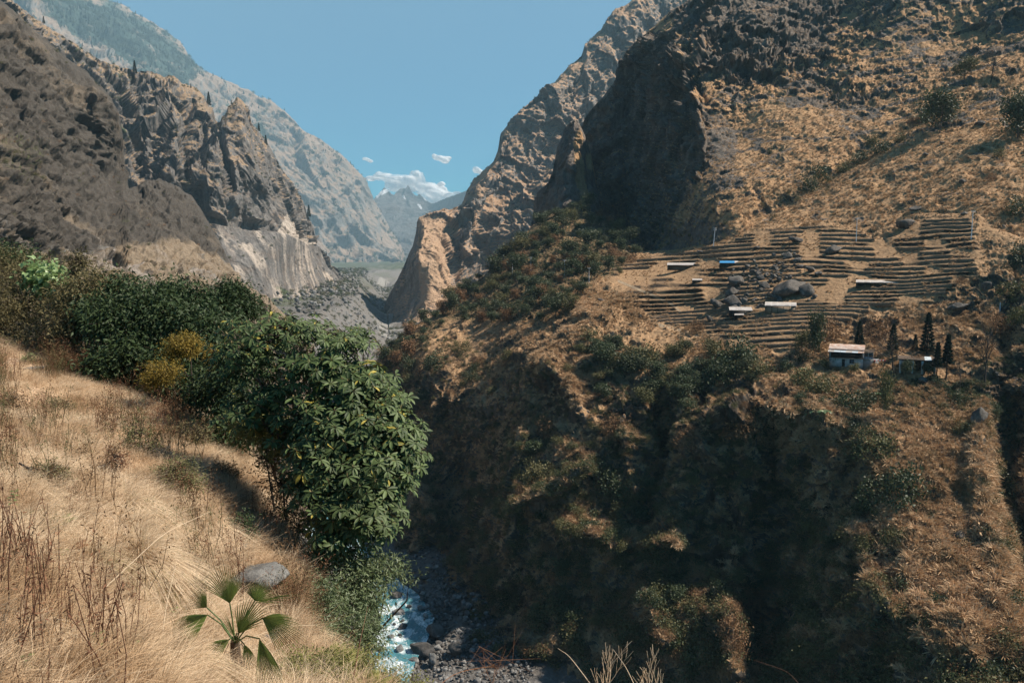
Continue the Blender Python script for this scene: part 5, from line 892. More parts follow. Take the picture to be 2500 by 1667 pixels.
bx_ = boxm('glazed_balcony', m_frame, [(hw + 0.15, hw + 0.23, 0.3, 0.38, g1, g2 - 0.3), (hw + 2.5, hw + 2.58, 0.3, 0.38, g1, g2 - 0.3), (hw + 1.3, hw + 1.38, 0.3, 0.38, g1 + 0.09, g2 - 0.39), (hw + 0.15, hw + 2.58, 0.302, 0.378, g1 - 0.09, g1 - 0.003), (hw + 0.15, hw + 2.58, 0.302, 0.378, g2 - 0.297, g2 - 0.2), (hw + 0.235, hw + 2.495, 0.32, 0.36, g1 + 0.5, g1 + 0.56), (hw + 0.15, hw + 2.58, 0.42, 3.5, g1 - 0.09, g1 - 0.01)], H_)
boxm('pane', m_bluew, [(hw + 0.235, hw + 1.295, 0.34, 0.36, g1 + 0.01, g1 + 0.498), (hw + 1.385, hw + 2.495, 0.34, 0.36, g1 + 0.01, g1 + 0.498)], bx_); boxm('pane', m_glass, [(hw + 0.235, hw + 1.295, 0.34, 0.355, g1 + 0.565, g2 - 0.4), (hw + 1.385, hw + 2.495, 0.34, 0.355, g1 + 0.565, g2 - 0.4)], bx_)
sheetm('annex_roof', m_wood, hw + 0.05, hw + 2.9, 0.0, g2 - 0.12, 4.0, g2 + 0.15, H_)
# open shelter
sp_ = SP.pt(2235, 908); m = mpp(sp_.y); S_ = empty('open_shelter', (sp_.x, sp_.y - 1.0, sp_.z), -0.44); tag(S_, 'low open-fronted shelter with white pillars and a dark flat roof', 'shelter'); sw = 42 * m; sh = 36 * m
for x in (-sw + 0.4, -sw * 0.28, sw * 0.25, sw - 0.5): boxm('pillar', m_white, [(x - 0.27, x + 0.27, 0, 0.5, -0.4, sh * 0.8)], S_)
boxm('beam', m_wood, [(-sw, sw, 0.05, 0.3, sh * 0.8 + 0.003, sh * 0.86)], S_); boxm('back_wall', m_dark, [(-sw + 0.1, sw - 0.1, 3.6, 3.9, -0.4, sh * 0.85)], S_); boxm('boarding', m_rust, [(-sw + 0.7, -sw * 0.35, 0.12, 0.2, sh * 0.35, sh * 0.78)], S_)
for k in range(6): a = -sw - 0.3 + (2 * sw + 0.6) * k / 6; sheetm('roof_sheet', m_frame if k == 4 else m_wood, a, a + (2 * sw + 0.6) / 6 + 0.02, -0.6, sh * 0.88 + 0.015 * (k % 2), 4.2, sh * 1.0 + 0.015 * (k % 2), S_)
p = SP.pt(2146, 886); m_red = simple_mat('red_cloth', (0.45, 0.05, 0.06), (0.3, 0.03, 0.05), 3, 0.9); dl = empty('washing_line', (p.x, p.y - 0.5, p.z + 0.2)); tag(dl, 'red and white cloths hung low beside the white house', 'washing line')
for k in range(7): boxm('cloth', (m_red, m_white)[k % 2], [(-1.6 + k * 0.46, -1.25 + k * 0.46, 0, 0.03, 0.3 + 0.05 * (k % 3), 0.75)], dl)
boxm('cord', m_dark, [(-1.9, 1.9, 0.0, 0.02, 0.752, 0.765)], dl)
for x in (-1.9, 1.9): boxm('post', m_wood, [(x - 0.04, x + 0.04, -0.03, 0.05, -0.4, 0.8)], dl)
# power poles
def pole(layer, u, vb, vt, label, arms=2, lean=0.0):
    p = layer.pt(u, vb); h = (vb - vt) * mpp(p.y); rt = empty('power_pole', p); tag(rt, label, 'power pole')
    V, F = tubes([(np.array([[0, 0, -0.5], [lean * h * 0.5, 0, h * 0.5], [lean * h, 0, h]]), np.array([0.17, 0.14, 0.1]))], 8); obj('shaft', mk_mesh('shaft', V, F, m_steel, True), rt)
    for k in range(arms):
        z = h * 0.97 - k * 0.09 * h; boxm('crossarm', m_steel, [(lean * z - 0.7, lean * z + 0.7, -0.22, -0.12, z - 0.06, z + 0.06)], rt)
        for x in (-0.6, 0.6):
            V, F = tubes([(np.array([[lean * z + x, -0.17, z + 0.061], [lean * z + x, -0.17, z + 0.3]]), np.array([0.09, 0.06]))], 6); obj('insulator', mk_mesh('insulator', V, F, m_white, True), rt)
pole(SP, 1741, 606, 557, 'leaning steel power pole at the left top of the terraces', 2, 0.07); pole(SP, 2090, 590, 533, 'plain steel pole in the middle above the terraces', 1); pole(SP, 2371, 582, 516, 'tallest steel pole at the right of the terraces', 1, 0.01)
for u, vb, vt, lab in [(1251, 668, 628, 'leftmost small pole in the wood'), (1296, 662, 628, 'second small pole from the left in the wood'), (1378, 672, 635, 'small pole in the middle of the wood'), (1438, 690, 654, 'small pole at the right side of the wood')]: pole(SP, u, vb, vt, lab, 1)
pole(SP, 2441, 760, 738, 'short pale post at the right above the bare tree', 0)
# banana plants
m_ban = leaf_mat('banana_leaf', (0.10, 0.15, 0.06), (0.22, 0.28, 0.14), None, 0.35, 0.4, 0.4, 0.2)
def banana(u, v, hpx, label):
    p = SP.pt(u, v); h = hpx * mpp(p.y); rt = empty('banana_plant', p, random.random() * 6); tag(rt, label, 'banana plant'); V, F = tubes([(np.array([[0, 0, -0.3], [0, 0, h * 0.5]]), np.array([0.14, 0.09]) * h / 4)], 7); obj('stem', mk_mesh('stem', V, F, m_olive, True, {'shade': np.zeros(len(V))}), rt)
    for k in range(8):
        a = k * 2.4; n = 9; t_ = np.linspace(0, 1, n); c = np.stack([np.cos(a) * t_ * h * 0.5, np.sin(a) * t_ * h * 0.5, h * 0.45 + h * (0.65 * t_ - 0.55 * t_ ** 2.2)], 1); s = np.array([-math.sin(a), math.cos(a), 0]); wd = h * 0.11 * np.sin(np.pi * np.clip(t_ * 0.85 + 0.15, 0, 1)) ** 0.6
        V = np.stack([c - s * wd[:, None] - [0, 0, 0.03], c + [0, 0, 0.02], c + s * wd[:, None] - [0, 0, 0.03]], 1).reshape(-1, 3); i = np.arange(n - 1)[:, None] * 3; F = np.concatenate([i + np.array([[0, 1, 4, 3]]), i + np.array([[1, 2, 5, 4]])]); obj('leaf', mk_mesh('leaf', V, F, m_ban, True, {'shade': np.full(len(V), random.random())}), rt)
banana(1992, 1032, 55, 'largest banana plant in the hollow below the white house'); banana(1975, 1035, 42, 'smaller banana plant left of the largest one'); banana(2012, 1028, 40, 'small banana plant right of the largest one'); banana(2144, 975, 26, 'pale banana plant below the shelter'); banana(1958, 916, 26, 'banana plant left of the white house')

# ------------------------------------------------------------------ river boulders
def bed_pt(u, v, z=-105.0):
    x, y, zz = ray(u, v); Y = z / zz; return Vector((float(x * Y), float(Y), z))
for u, v, wp, hp, k, lab in [(1032, 1590, 74, 54, 'd', 'largest dark boulder at the edge of the river'), (1058, 1612, 42, 42, 'r', 'pale tan boulder in front of the largest river boulder'), (1062, 1545, 56, 54, 'd', 'big dark boulder on the bank above the pool'), (975, 1496, 40, 24, 'r', 'grey boulder splitting the river at the top of the pool'), (982, 1532, 32, 20, 'd', 'dark wet boulder in the middle of the blue pool'),
                             (963, 1524, 12, 11, 'd', 'small wet rock left of the middle boulder of the pool'), (977, 1552, 18, 16, 'd', 'small dark rock at the lower end of the pool'), (977, 1586, 28, 28, 'r', 'brown boulder between the white water and the pool outlet'), (956, 1556, 26, 18, 'r', 'grey rock in the white water'), (934, 1586, 26, 24, 'r', 'mossy grey rock at the left of the white water'), (967, 1453, 34, 22, 'd', 'reddish dark boulder upstream of the pool'),
                             (983, 1515, 13, 10, 'd', 'small rock at the top of the pool'), (1012, 1612, 34, 18, 'r', 'pale flat rock at the foot of the largest river boulder'), (1110, 1590, 50, 44, 'd', 'dark boulder right of the pale tan one'), (880, 1455, 26, 18, 'd', 'dark rock in the white water seen through the bushes'), (1140, 1500, 30, 24, 'd', 'dark boulder under the gorge wall'), (1090, 1480, 26, 20, 'd', 'grey boulder on the shaded shingle'),
                             (1000, 1480, 16, 10, 'd', 'small dark rock right of the grey boulder splitting the river')]:
    p = bed_pt(u, v); m = mpp(p.y); place('boulder', random.choice(RB if k == 'r' else DB), (p.x, p.y, p.z + 0.18 * hp * m), (wp * m * 0.52, wp * m * 0.5, hp * m * 0.6), random.random() * 6, lab, 'boulder')
c = 0
while c < 260:
    u, v = random.uniform(700, 1190), random.uniform(1350, 1690); lim = np.interp(v, [1350, 1450, 1540, 1600, 1690], [905, 985, 1045, 1050, 1010])
    left = random.random() < 0.12
    if left: u = np.interp(v, [1350, 1540, 1690], [800, 890, 900]) - random.uniform(0, 60)
    elif u < lim + 4: continue
    s = random.uniform(3, 11) * (1.5 if random.random() < 0.12 else 1); p = bed_pt(u, v, -105 + (0.5 if not left else 0)); m = mpp(p.y); c += 1
    z = 'upstream end' if v < 1480 else ('beside the pool' if v < 1590 else 'below the pool'); sd_ = 'left bank' if left else ('right bank by the water' if u < lim + 60 else 'right bank under the cliff'); sz_ = 'small grey' if s < 5.5 else ('medium grey' if s < 9 else 'large grey')
    place('river_rock', random.choice(RB + DB), (p.x, p.y, p.z + 0.1 * s * m), (s * m * 1.1, s * m, s * m * 0.8), random.random() * 6, '%s rock of the stony %s, %s' % (sz_, sd_, z), 'rock', '%s rocks of the stony %s, %s' % (sz_, sd_, z))
n = 5000; uu = rr.uniform(800, 1300, n); vv = rr.uniform(1330, 1700, n); x, y, z = ray(uu, vv); Y = -105 / z; xx = x * Y; ok = np.abs(xx - riv_x(Y)) > np.interp(Y, RIV[:, 1], RIV[:, 2]) * 1.2; off = np.abs(xx - riv_x(Y)) - 6
scatter('shingle', RB + DB, np.stack([xx, Y, -106.4 + np.clip(off, 0, None) ** 1.25 * 0.15 * np.where(xx > riv_x(Y), 0.12, 1)], 1)[ok], rr.random(n)[ok] * 6, rr.uniform(0.25, 0.8, n)[ok], seed=9)
# ------------------------------------------------------------------ foreground grass
m_base = leaf_mat('base_grass', (0.42, 0.31, 0.19), (0.84, 0.68, 0.49), (0.56, 0.39, 0.24), 0.2, 0.7, 0.1, 0.5, (0.38, 0.24, 0.13), 0.9)
HT = [tuft_mesh('tuft', m_base, 600 + k, 70, 0.34, 1.0, 0.0045, 3, 1.1, 0.22) for k in range(4)]
HT2 = [tuft_mesh('tuft', m_base, 610 + k, 60, 0.28, 1.2, 0.004, 3, 0.8, 0.4) for k in range(3)]
m_rust_l = leaf_mat('rusty_fern', (0.20, 0.07, 0.03), (0.34, 0.16, 0.07), None, 0.25, 0.6, 0.2); m_rstem = simple_mat('dry_red_stem', (0.22, 0.10, 0.06), (0.12, 0.06, 0.04), 20.0, 0.8)
m_weed = leaf_mat('fresh_green_leaf', (0.07, 0.14, 0.035), (0.20, 0.30, 0.09), None, 0.35, 0.5, 0.4, 0.2)
def fgs(n, wf, seed, vmin=700, vmax=1900):
    return FG.sample(n, lambda u, v, N, M: wf(u, v, N, M) * (u > -120) * (v < vmax) * (u < 1250), seed)
bare_p = lambda u, v: np.maximum(soft(u, v, [(150, 900), (210, 940), (260, 1110), (200, 1100), (60, 1000), (30, 900)], 30), soft(u, v, [(530, 1310), (650, 1310), (700, 1420), (560, 1400)], 14))
def wgt(u, v, N, M): return (1 - 0.3 * bare_p(u, v)) * (1 - 0.1 * soft(u, v, [(470, 1420), (530, 1390), (700, 1410), (760, 1500), (740, 1590), (640, 1690), (560, 1600), (480, 1500)], 20)) * (0.35 + sm(nz(u, v, 90, 60, 130), -0.3, 0.3)) * np.clip(8.0 / np.interp(v, [800, 1100, 1400, 1667, 1900], [20, 11, 7, 3.5, 2.5]), 0.4, 2.6)
P, N, U, V = fgs(5200, wgt, 81); rr = np.random.default_rng(81)
scatter('dry_grass', HT, P - [0, 0, 0.03], rr.random(len(P)) * 6.28, rr.uniform(0.4, 1.0, len(P)) ** 1.2 * np.interp(V, [900, 1300, 1700], [1.0, 0.9, 0.7]), tilt_down(N, 0.7) + rr.normal(0, 0.15, (len(P), 2)), seed=11)
P, N, U, V = fgs(9000, wgt, 82)
scatter('short_dry_grass', HT2, P - [0, 0, 0.02], rr.random(len(P)) * 6.28, rr.uniform(0.5, 1.2, len(P)), tilt_down(N, 0.8), seed=12)
# thin red-brown and brown twigs through the grass
def twig_mesh(seed, mat, h=0.5, n=9):
    r = np.random.default_rng(seed); sg = []
    for k in range(n):
        a = r.random() * 6.28; l = h * r.uniform(0.5, 1.1); b = r.normal(0, 0.12, 3) * [1, 1, 0]; e = b + np.array([math.cos(a) * 0.2 * l, math.sin(a) * 0.2 * l, l]); mp = (b + e) / 2 + r.normal(0, 0.03, 3); sg.append((np.stack([b, mp, e]), np.array([0.0026, 0.0022, 0.001])))
        for j in range(5):
            t_ = r.uniform(0.35, 1); q = b + (e - b) * t_; a2 = r.random() * 6.28; sg.append((np.stack([q, q + np.array([math.cos(a2), math.sin(a2), 0.9]) * 0.1 * l]), np.array([0.0016, 0.0008])))
    V, F = tubes(sg, 3); C = np.array([s[0][-1] for s in sg]); C = np.repeat(C, 3, 0) + r.normal(0, 0.012, (len(C) * 3, 3)); V2, F2 = leaves_arrays(C, r.normal(0, 1, C.shape), r.normal(0, 1, C.shape), 0.022, 0.009)
    return mk_mesh('twigs', np.concatenate([V, V2]), [F, F2 + len(V)], mat, False, {'shade': np.concatenate([np.zeros(len(V)), np.repeat(r.random(len(C)), 5)])})
m_twig = leaf_mat('brown_weed', (0.13, 0.075, 0.04), (0.30, 0.19, 0.10), None, 0.1, 0.8, 0.1, 0.5); m_red = leaf_mat('red_brown_weed', (0.14, 0.065, 0.04), (0.30, 0.16, 0.09), None, 0.1, 0.8, 0.1, 0.4); m_olw = leaf_mat('olive_weed', (0.10, 0.10, 0.04), (0.22, 0.20, 0.09), None, 0.2, 0.7, 0.2, 0.5)
TW = [twig_mesh(620, m_twig), twig_mesh(621, m_twig), twig_mesh(622, m_red), twig_mesh(623, m_olw)]
P, N, U, V = fgs(360, lambda u, v, N, M: sm(nz(u, v, 70, 60, 131), -0.1, 0.3) * (v < 1500) * (0.4 + sm(v, 1000, 850)), 83)
scatter('dry_weeds', TW, P, rr.random(len(P)) * 6.28, rr.uniform(0.5, 1.4, len(P)), tilt_down(N, 0.3), seed=13)
P, N, U, V = fgs(70, lambda u, v, N, M: soft(u, v, [(-100, 1360), (200, 1380), (290, 1480), (260, 1667), (230, 1800), (-100, 1800)], 30) + 0.1 * soft(u, v, [(230, 1400), (420, 1500), (300, 1800), (200, 1800)], 20), 84)
STK = []
for k in range(4):
    r = np.random.default_rng(630 + k); sg = []
    for j in range(3):
        b = r.normal(0, 0.03, 3) * [1, 1, 0]; e = b + np.array([r.normal(0, 0.06), r.normal(0, 0.06), r.uniform(0.3, 0.55)]); sg.append((np.stack([b, (b + e) / 2 + r.normal(0, 0.008, 3), e]), np.array([0.0028, 0.0024, 0.0015])))
    V_, F_ = tubes(sg, 4); C = np.concatenate([s[0][0] + (s[0][-1] - s[0][0]) * t_ for s in sg for t_ in r.uniform(0.3, 1, (9, 1, 1))[:, 0]]).reshape(-1, 3) if False else np.array([s[0][0] + (s[0][-1] - s[0][0]) * t_ for s in sg for t_ in r.uniform(0.3, 1, 10)]); V2, F2 = leaves_arrays(C, r.normal(0, 1, C.shape), r.normal(0, 1, C.shape), 0.03, 0.008)
    STK.append(mk_mesh('stalks', np.concatenate([V_, V2]), [F_, F2 + len(V_)], m_red, False, {'shade': np.concatenate([np.zeros(len(V_)), np.repeat(r.random(len(C)), 5)])}))
scatter('dry_red_stalks', STK, P, rr.random(len(P)) * 6.28, rr.uniform(0.6, 1.25, len(P)), rr.normal(0, 0.12, (len(P), 2)), seed=14)

# large tussocks, each one a thing ------------------------------------
def fpt(u, v): return FG.pt(u, v)
def tussock(u, v, rp, label, seed, nb=700, green=0.0, down=(0.35, 0.0)):
    p = fpt(u, v); R_ = 1.3 * rp * mpp(p.y); nb = int(nb * 1.3); r = np.random.default_rng(seed); a = r.random(nb) * 6.283; ln = r.random(nb) ** 0.6; L = R_ * r.uniform(0.9, 1.5, nb); d = np.stack([np.cos(a) + down[0] * 1.5, np.sin(a) + down[1] - 0.25, a * 0], 1) * 0.75
    B = np.stack([np.cos(a), np.sin(a), a * 0], 1) * (R_ * 0.22 * r.random((nb, 1))); S = 7; tt = np.linspace(0, 1, S + 1); side = unit(np.stack([-np.sin(a), np.cos(a), a * 0], 1) + r.normal(0, 0.4, (nb, 3))); pts = []; wob = r.normal(0, 0.05, (nb, 3)) * R_
    for q in tt:
        out = (ln * (0.5 * q + 0.75 * q * q))[:, None] * L[:, None] * 0.75; z = (L * ((0.95 - 0.3 * ln) * q - (0.25 + 0.75 * ln) * q ** 2.2))[:, None]; c = B + d * out + np.array([0, 0, 1]) * z + wob * q * q; w_ = 0.0035 * (1 - 0.75 * q) * (p.y / 7) ** 0.7; pts += [c - side * w_ * 0.5, c + side * w_ * 0.5]
    V = np.stack(pts, 1).reshape(-1, 3); m = 2 * (S + 1); k = np.arange(nb)[:, None] * m; F = np.concatenate([k + np.array([[2 * i, 2 * i + 1, 2 * i + 3, 2 * i + 2]]) for i in range(S)])
    gs = (r.random(nb) < green).astype(int); sh = np.clip(np.repeat(r.uniform(0.35, 1.0, nb), m) - 0.35 * np.tile(np.repeat(1 - tt, 2), nb), 0, 1); rt = empty('grass_tussock', (p.x, p.y, p.z - 0.02)); tag(rt, label, 'grass tussock')
    o = obj('blades', mk_mesh('blades', V, F, [m_straw, m_greengrass], False, {'shade': sh}, np.tile(gs, S)), rt); o['kind'] = 'stuff'; return rt
TS = [(330, 1400, 125, 'largest straw tussock, sweeping down left of the fan palm', 1600, 0.06), (430, 1640, 120, 'big straw tussock at the bottom, left of the palm base', 1500, 0.10), (505, 1300, 70, 'straw tussock above the bare ledge', 800, 0.05), (664, 1320, 75, 'round straw tussock at the edge above the river', 1000, 0.05), (310, 1250, 80, 'upright straw tussock on the slope left of the bare ledge', 800, 0.1), (230, 1390, 90, 'greenish tussock left of the largest one', 800, 0.35),
      (60, 1560, 110, 'straw tussock at the lower left edge among the red stalks', 1000, 0.03), (60, 1200, 70, 'pale tussock at the left edge above the ferns', 700, 0.08), (600, 1210, 55, 'small tussock on the upper edge of the slope', 600, 0.03), (300, 940, 45, 'golden tussock on the crest under the dark bushes', 500, 0.0), (90, 855, 50, 'reddish gold tussock on the crest at the left', 500, 0.0), (200, 880, 40, 'small golden tussock on the crest', 400, 0.0), (650, 1440, 60, 'tussock behind the right palm leaf', 500, 0.1),
      (760, 1560, 60, 'straw tussock on the rim below the right palm leaf', 500, 0.3), (200, 1500, 90, 'low tussock between the red stalks and the largest one', 900, 0.05), (900, 1680, 60, 'pale tussock at the bottom edge right of the ferns', 500, 0.25), (970, 1720, 60, 'tussock on the rim at the bottom edge by the river', 500, 0.2), (130, 1450, 80, 'pale tussock under the fern patch', 700, 0.05), (20, 1380, 80, 'pale tussock at the left edge below the ferns', 700, 0.05), (380, 1290, 60, 'pale tussock between the upright one and the ledge', 600, 0.05), (220, 1200, 60, 'small bleached tussock in the middle of the dry slope', 500, 0.0), (80, 1110, 60, 'bleached tussock on the left below the pale rock face', 500, 0.0), (340, 1020, 45, 'small tussock on the crest right of the golden one', 400, 0.0), (480, 1170, 50, 'tussock between the grey-green shrub and the crest', 450, 0.0), (540, 1600, 70, 'straw tussock just under the palm crown', 600, 0.1), (160, 1300, 60, 'tussock right of the ferns', 500, 0.2), (420, 1220, 55, 'small tussock below the olive shrubs', 500, 0.05)]
for i, (u, v, rp, lab, nb, gr) in enumerate(TS): tussock(u, v, rp, lab, 700 + i, nb, gr, (0.45, -0.1))
# long single stalks leaning across
def long_stalk(pts, label, mat=m_straw, r0=0.004, plume=0):
    P = np.array([WV(u, v, Y)[:] for u, v, Y in pts]); o_ = P[0].copy(); P = P - o_; n = 14; t_ = np.linspace(0, 1, len(P)); tt = np.linspace(0, 1, n); Q = np.stack([np.interp(tt, t_, P[:, k]) for k in range(3)], 1)
    for _ in range(2): Q[1:-1] = (Q[:-2] + 2 * Q[1:-1] + Q[2:]) / 4
    sg = [(Q, r0 * np.linspace(1, 0.35, n))]; r = np.random.default_rng(len(label))
    for k in range(plume):
        q = Q[int(n * 0.6) + k % (n - int(n * 0.6))]; sg.append((np.stack([q, q + r.normal(0, 0.06, 3), q + r.normal(0, 0.12, 3) + [0, 0, 0.05]]), np.array([r0 * 0.4, r0 * 0.3, r0 * 0.15])))
    V, F = tubes(sg, 4); return tag(obj('grass_stalk', mk_mesh('grass_stalk', V, F, mat, True, {'shade': np.full(len(V), 0.8)}), None, tuple(o_)), label, 'grass stalk')
long_stalk([(380, 1585, 6), (620, 1590, 6), (700, 1545, 6.2), (560, 1600, 6)][:3], 'long dry stalk bending across the palm crown'); long_stalk([(490, 1650, 5.5), (600, 1560, 5.6), (690, 1528, 5.8), (770, 1525, 6)], 'arched dry stalk over the right palm leaf'); long_stalk([(390, 1600, 5.2), (405, 1480, 5.4), (440, 1330, 5.7)], 'tall upright dry stalk in front of the largest tussock')
long_stalk([(250, 1440, 5), (400, 1300, 5.4), (510, 1250, 5.8)], 'slanting dry stalk across the upper tussocks'); long_stalk([(640, 1650, 5.4), (655, 1600, 5.4), (705, 1570, 5.5)], 'short pale stalk at the foot of the lowest palm leaf'); long_stalk([(860, 1667, 6), (880, 1560, 6.2), (898, 1480, 6.4)], 'upright reddish stalk in front of the lower right bushes', m_rstem); long_stalk([(1040, 1700, 5), (1110, 1640, 5.2), (1200, 1625, 5.4), (1215, 1632, 5.4)], 'arched dry branch with hanging seeds at the bottom edge', m_red, 0.004, 22)
long_stalk([(1480, 1720, 5), (1390, 1600, 5.2), (1362, 1582, 5.3)], 'thin golden stalk leaning left at the bottom edge'); long_stalk([(1590, 1760, 5), (1530, 1630, 5.2), (1497, 1584, 5.3)], 'thin golden stalk right of the leaning one at the bottom edge'); long_stalk([(2000, 1740, 5), (1930, 1640, 5.3), (1840, 1610, 5.5)], 'thin arched brown stalk at the bottom right of the dark slope', m_rstem, 0.0025)
def dry_bush(u, v, hp, Y, label, seed):
    p = WV(u, v, Y); s, _ = branching(seed, hp * mpp(Y) * 0.8, 0.006, 2, 6, 0.55, 0.7, 0.6, 0.1, 0.1, 4); V, F = tubes([(a, np.maximum(b, 0.0012)) for a, b in s], 4); return tag(obj('dry_plant', mk_mesh('dry_plant', V, F, m_straw, True, {'shade': np.full(len(V), 0.7)}), None, p), label, 'dry plant')
dry_bush(1475, 1760, 200, 5, 'pale feathery dry stems rising at the bottom edge, left of two', 641); dry_bush(1600, 1790, 190, 5, 'fan of pale dry twigs rising at the bottom edge, right of two', 642)

# ------------------------------------------------------------------ rocks and ferns in the grass
m_lrock = boulder_mat('lichened_rock', (0.30, 0.285, 0.26), (0.09, 0.088, 0.085), 5.0)
FR = [boulder_mesh('boulder', m_lrock, 260 + k, 0.6, 9, 0.1, ICO4, 1) for k in range(2)]
def frock(u, v, wp, hp, label, k=0, up=0.1, rz=0.3, zr=0.7):
    p = fpt(u, v); m = mpp(p.y); return place('rock', FR[k], (p.x, p.y, p.z + up * hp * m), (wp * m * 0.55, wp * m * 0.5, hp * m * zr), rz, label, 'rock')
frock(615, 1425, 180, 100, 'big lichened grey rock ledge behind the fan palm', 0, 0.22, 0.4); frock(590, 1345, 70, 26, 'small split rock on the bare ledge', 1, 0.35, -0.3); frock(410, 1667, 90, 40, 'grey rock at the bottom edge among the grass', 1, 0.3); frock(650, 1560, 70, 90, 'dark shaded rock under the palm crown', 0, 0.0); frock(250, 1150, 36, 26, 'small pale rock in the dry grass in the middle of the slope', 1, 0.3)
frock(190, 962, 20, 14, 'white stone of the pair on the slope', 1, 0.3); frock(178, 955, 16, 10, 'smaller white stone of the pair on the slope', 0, 0.3); frock(75, 900, 60, 12, 'pale broken stones along the upper left slope', 0, 0.1); frock(330, 1662, 40, 20, 'low grey rock left of the bottom edge rock', 0, 0.3); frock(85, 1040, 70, 60, 'pale rock face bare of grass on the upper left slope', 1, -0.15)
def fern(u, v, sz, label, mat, seed, n=7, drp=0.4, Y=None, ang=None):
    p = fpt(u, v) if Y is None else WV(u, v, Y); L = sz * mpp(p.y); rt = empty('fern', p); tag(rt, label, 'fern'); r = np.random.default_rng(seed)
    for k in range(n):
        a = (k / n * 6.28 + r.random() * 0.7) if ang is None else ang + r.normal(0, 0.5); q = np.linspace(0, 1, 9); hd = np.array([math.cos(a), math.sin(a), 0]); ax = hd[None] * (q * L * 0.8)[:, None] + np.array([0, 0, 1]) * (L * (0.8 * q - drp * 1.2 * q ** 2))[:, None]; T, Fs = tubes([(ax, 0.0022 * np.linspace(1, 0.4, 9))], 3)
        t_ = np.linspace(0.12, 0.98, 22); C = np.stack([np.interp(t_, q, ax[:, j]) for j in range(3)], 1); s = np.array([-hd[1], hd[0], 0]); ll = L * 0.30 * np.sin(np.pi * t_ ** 0.7) ** 0.8 * (1 - 0.4 * t_) + 0.01
        C2 = np.concatenate([C, C]); A = np.concatenate([s + hd * 0.35 + C * 0, -s + hd * 0.35 + C * 0]); V, F = leaves_arrays(C2, A, np.array([[0, 0, 1.]]) + C2 * 0, np.concatenate([ll, ll]), np.concatenate([ll, ll]) * 0.28, 0.1, 0.15)
        obj('frond', mk_mesh('frond', np.concatenate([T, V]), [Fs, F + len(T)], mat, False, {'shade': np.concatenate([np.zeros(len(T)), np.repeat(r.random(len(C2)), 5)])}), rt)
m_fern = leaf_mat('green_fern', (0.10, 0.16, 0.04), (0.26, 0.34, 0.10), None, 0.35, 0.6, 0.2, 0.3); m_yfern = leaf_mat('yellow_fern', (0.20, 0.20, 0.05), (0.42, 0.40, 0.14), None, 0.35, 0.6, 0.2, 0.2)
fern(130, 1290, 70, 'green fern in the fern patch at the left', m_fern, 1); fern(170, 1350, 60, 'rusty brown fern below the green one', m_rust_l, 2); fern(60, 1340, 70, 'dark rusty fern at the left edge', m_rust_l, 3); fern(135, 1365, 40, 'small bright green fern at the foot of the patch', m_fern, 4); fern(40, 1270, 55, 'brownish green fern at the left edge', m_olw, 5); fern(205, 1310, 40, 'reddish fern right of the green one', m_rust_l, 6)
fern(800, 1660, 110, 'yellow-green fern right of the lowest palm leaf', m_yfern, 7, 6, 0.2, 6.2, 0.9); fern(900, 1690, 80, 'yellowish fern at the bottom edge before the river', m_yfern, 8, 6, 0.3, 6.0); fern(760, 1690, 70, 'green fern at the bottom edge', m_fern, 9, 7, 0.4, 6.0); fern(845, 1700, 70, 'rust-tipped fern at the bottom edge', m_rust_l, 10, 6, 0.3, 6.0)
def weed(u, v, hp, label, seed):
    p = fpt(u, v); h = hp * mpp(p.y); r = np.random.default_rng(seed); rt = empty('leafy_weed', p); tag(rt, label, 'weed'); P = np.array([[0, 0, 0], [0.03 * h, 0, 0.5 * h], [0.12 * h, 0.02, h]]); V, F = tubes([(P, np.array([0.004, 0.003, 0.0015]))], 5); obj('stem', mk_mesh('stem', V, F, m_rstem, True), rt)
    lm = None
    for k in range(14):
        t_ = 0.25 + 0.75 * k / 13; c = np.array([np.interp(t_, [0, .5, 1], P[:, j]) for j in range(3)]); a = k * 2.4; A = np.array([[math.cos(a), math.sin(a), 0.35]]); V, F = leaves_arrays(np.zeros((1, 3)), A, np.array([[0, 0, 1.]]), 0.055 * (1.2 - 0.5 * t_), 0.035 * (1.2 - 0.5 * t_)); obj('leaf', mk_mesh('leaf', V, F, m_weed, True, {'shade': np.full(5, r.random())}), rt, tuple(c))
weed(318, 1650, 90, 'tall green weed at the bottom right of the red stalks', 1); weed(235, 1600, 60, 'green weed among the red stalks, lower', 2); weed(205, 1560, 60, 'green weed among the red stalks, upper', 3); weed(110, 1600, 50, 'small green weed at the lower left among the red stalks', 4); weed(420, 1530, 50, 'green weed left of the palm', 5); weed(60, 1640, 40, 'tiny green weed in the lower left corner', 6); weed(30, 1245, 50, 'grey-green weed at the left edge', 7)

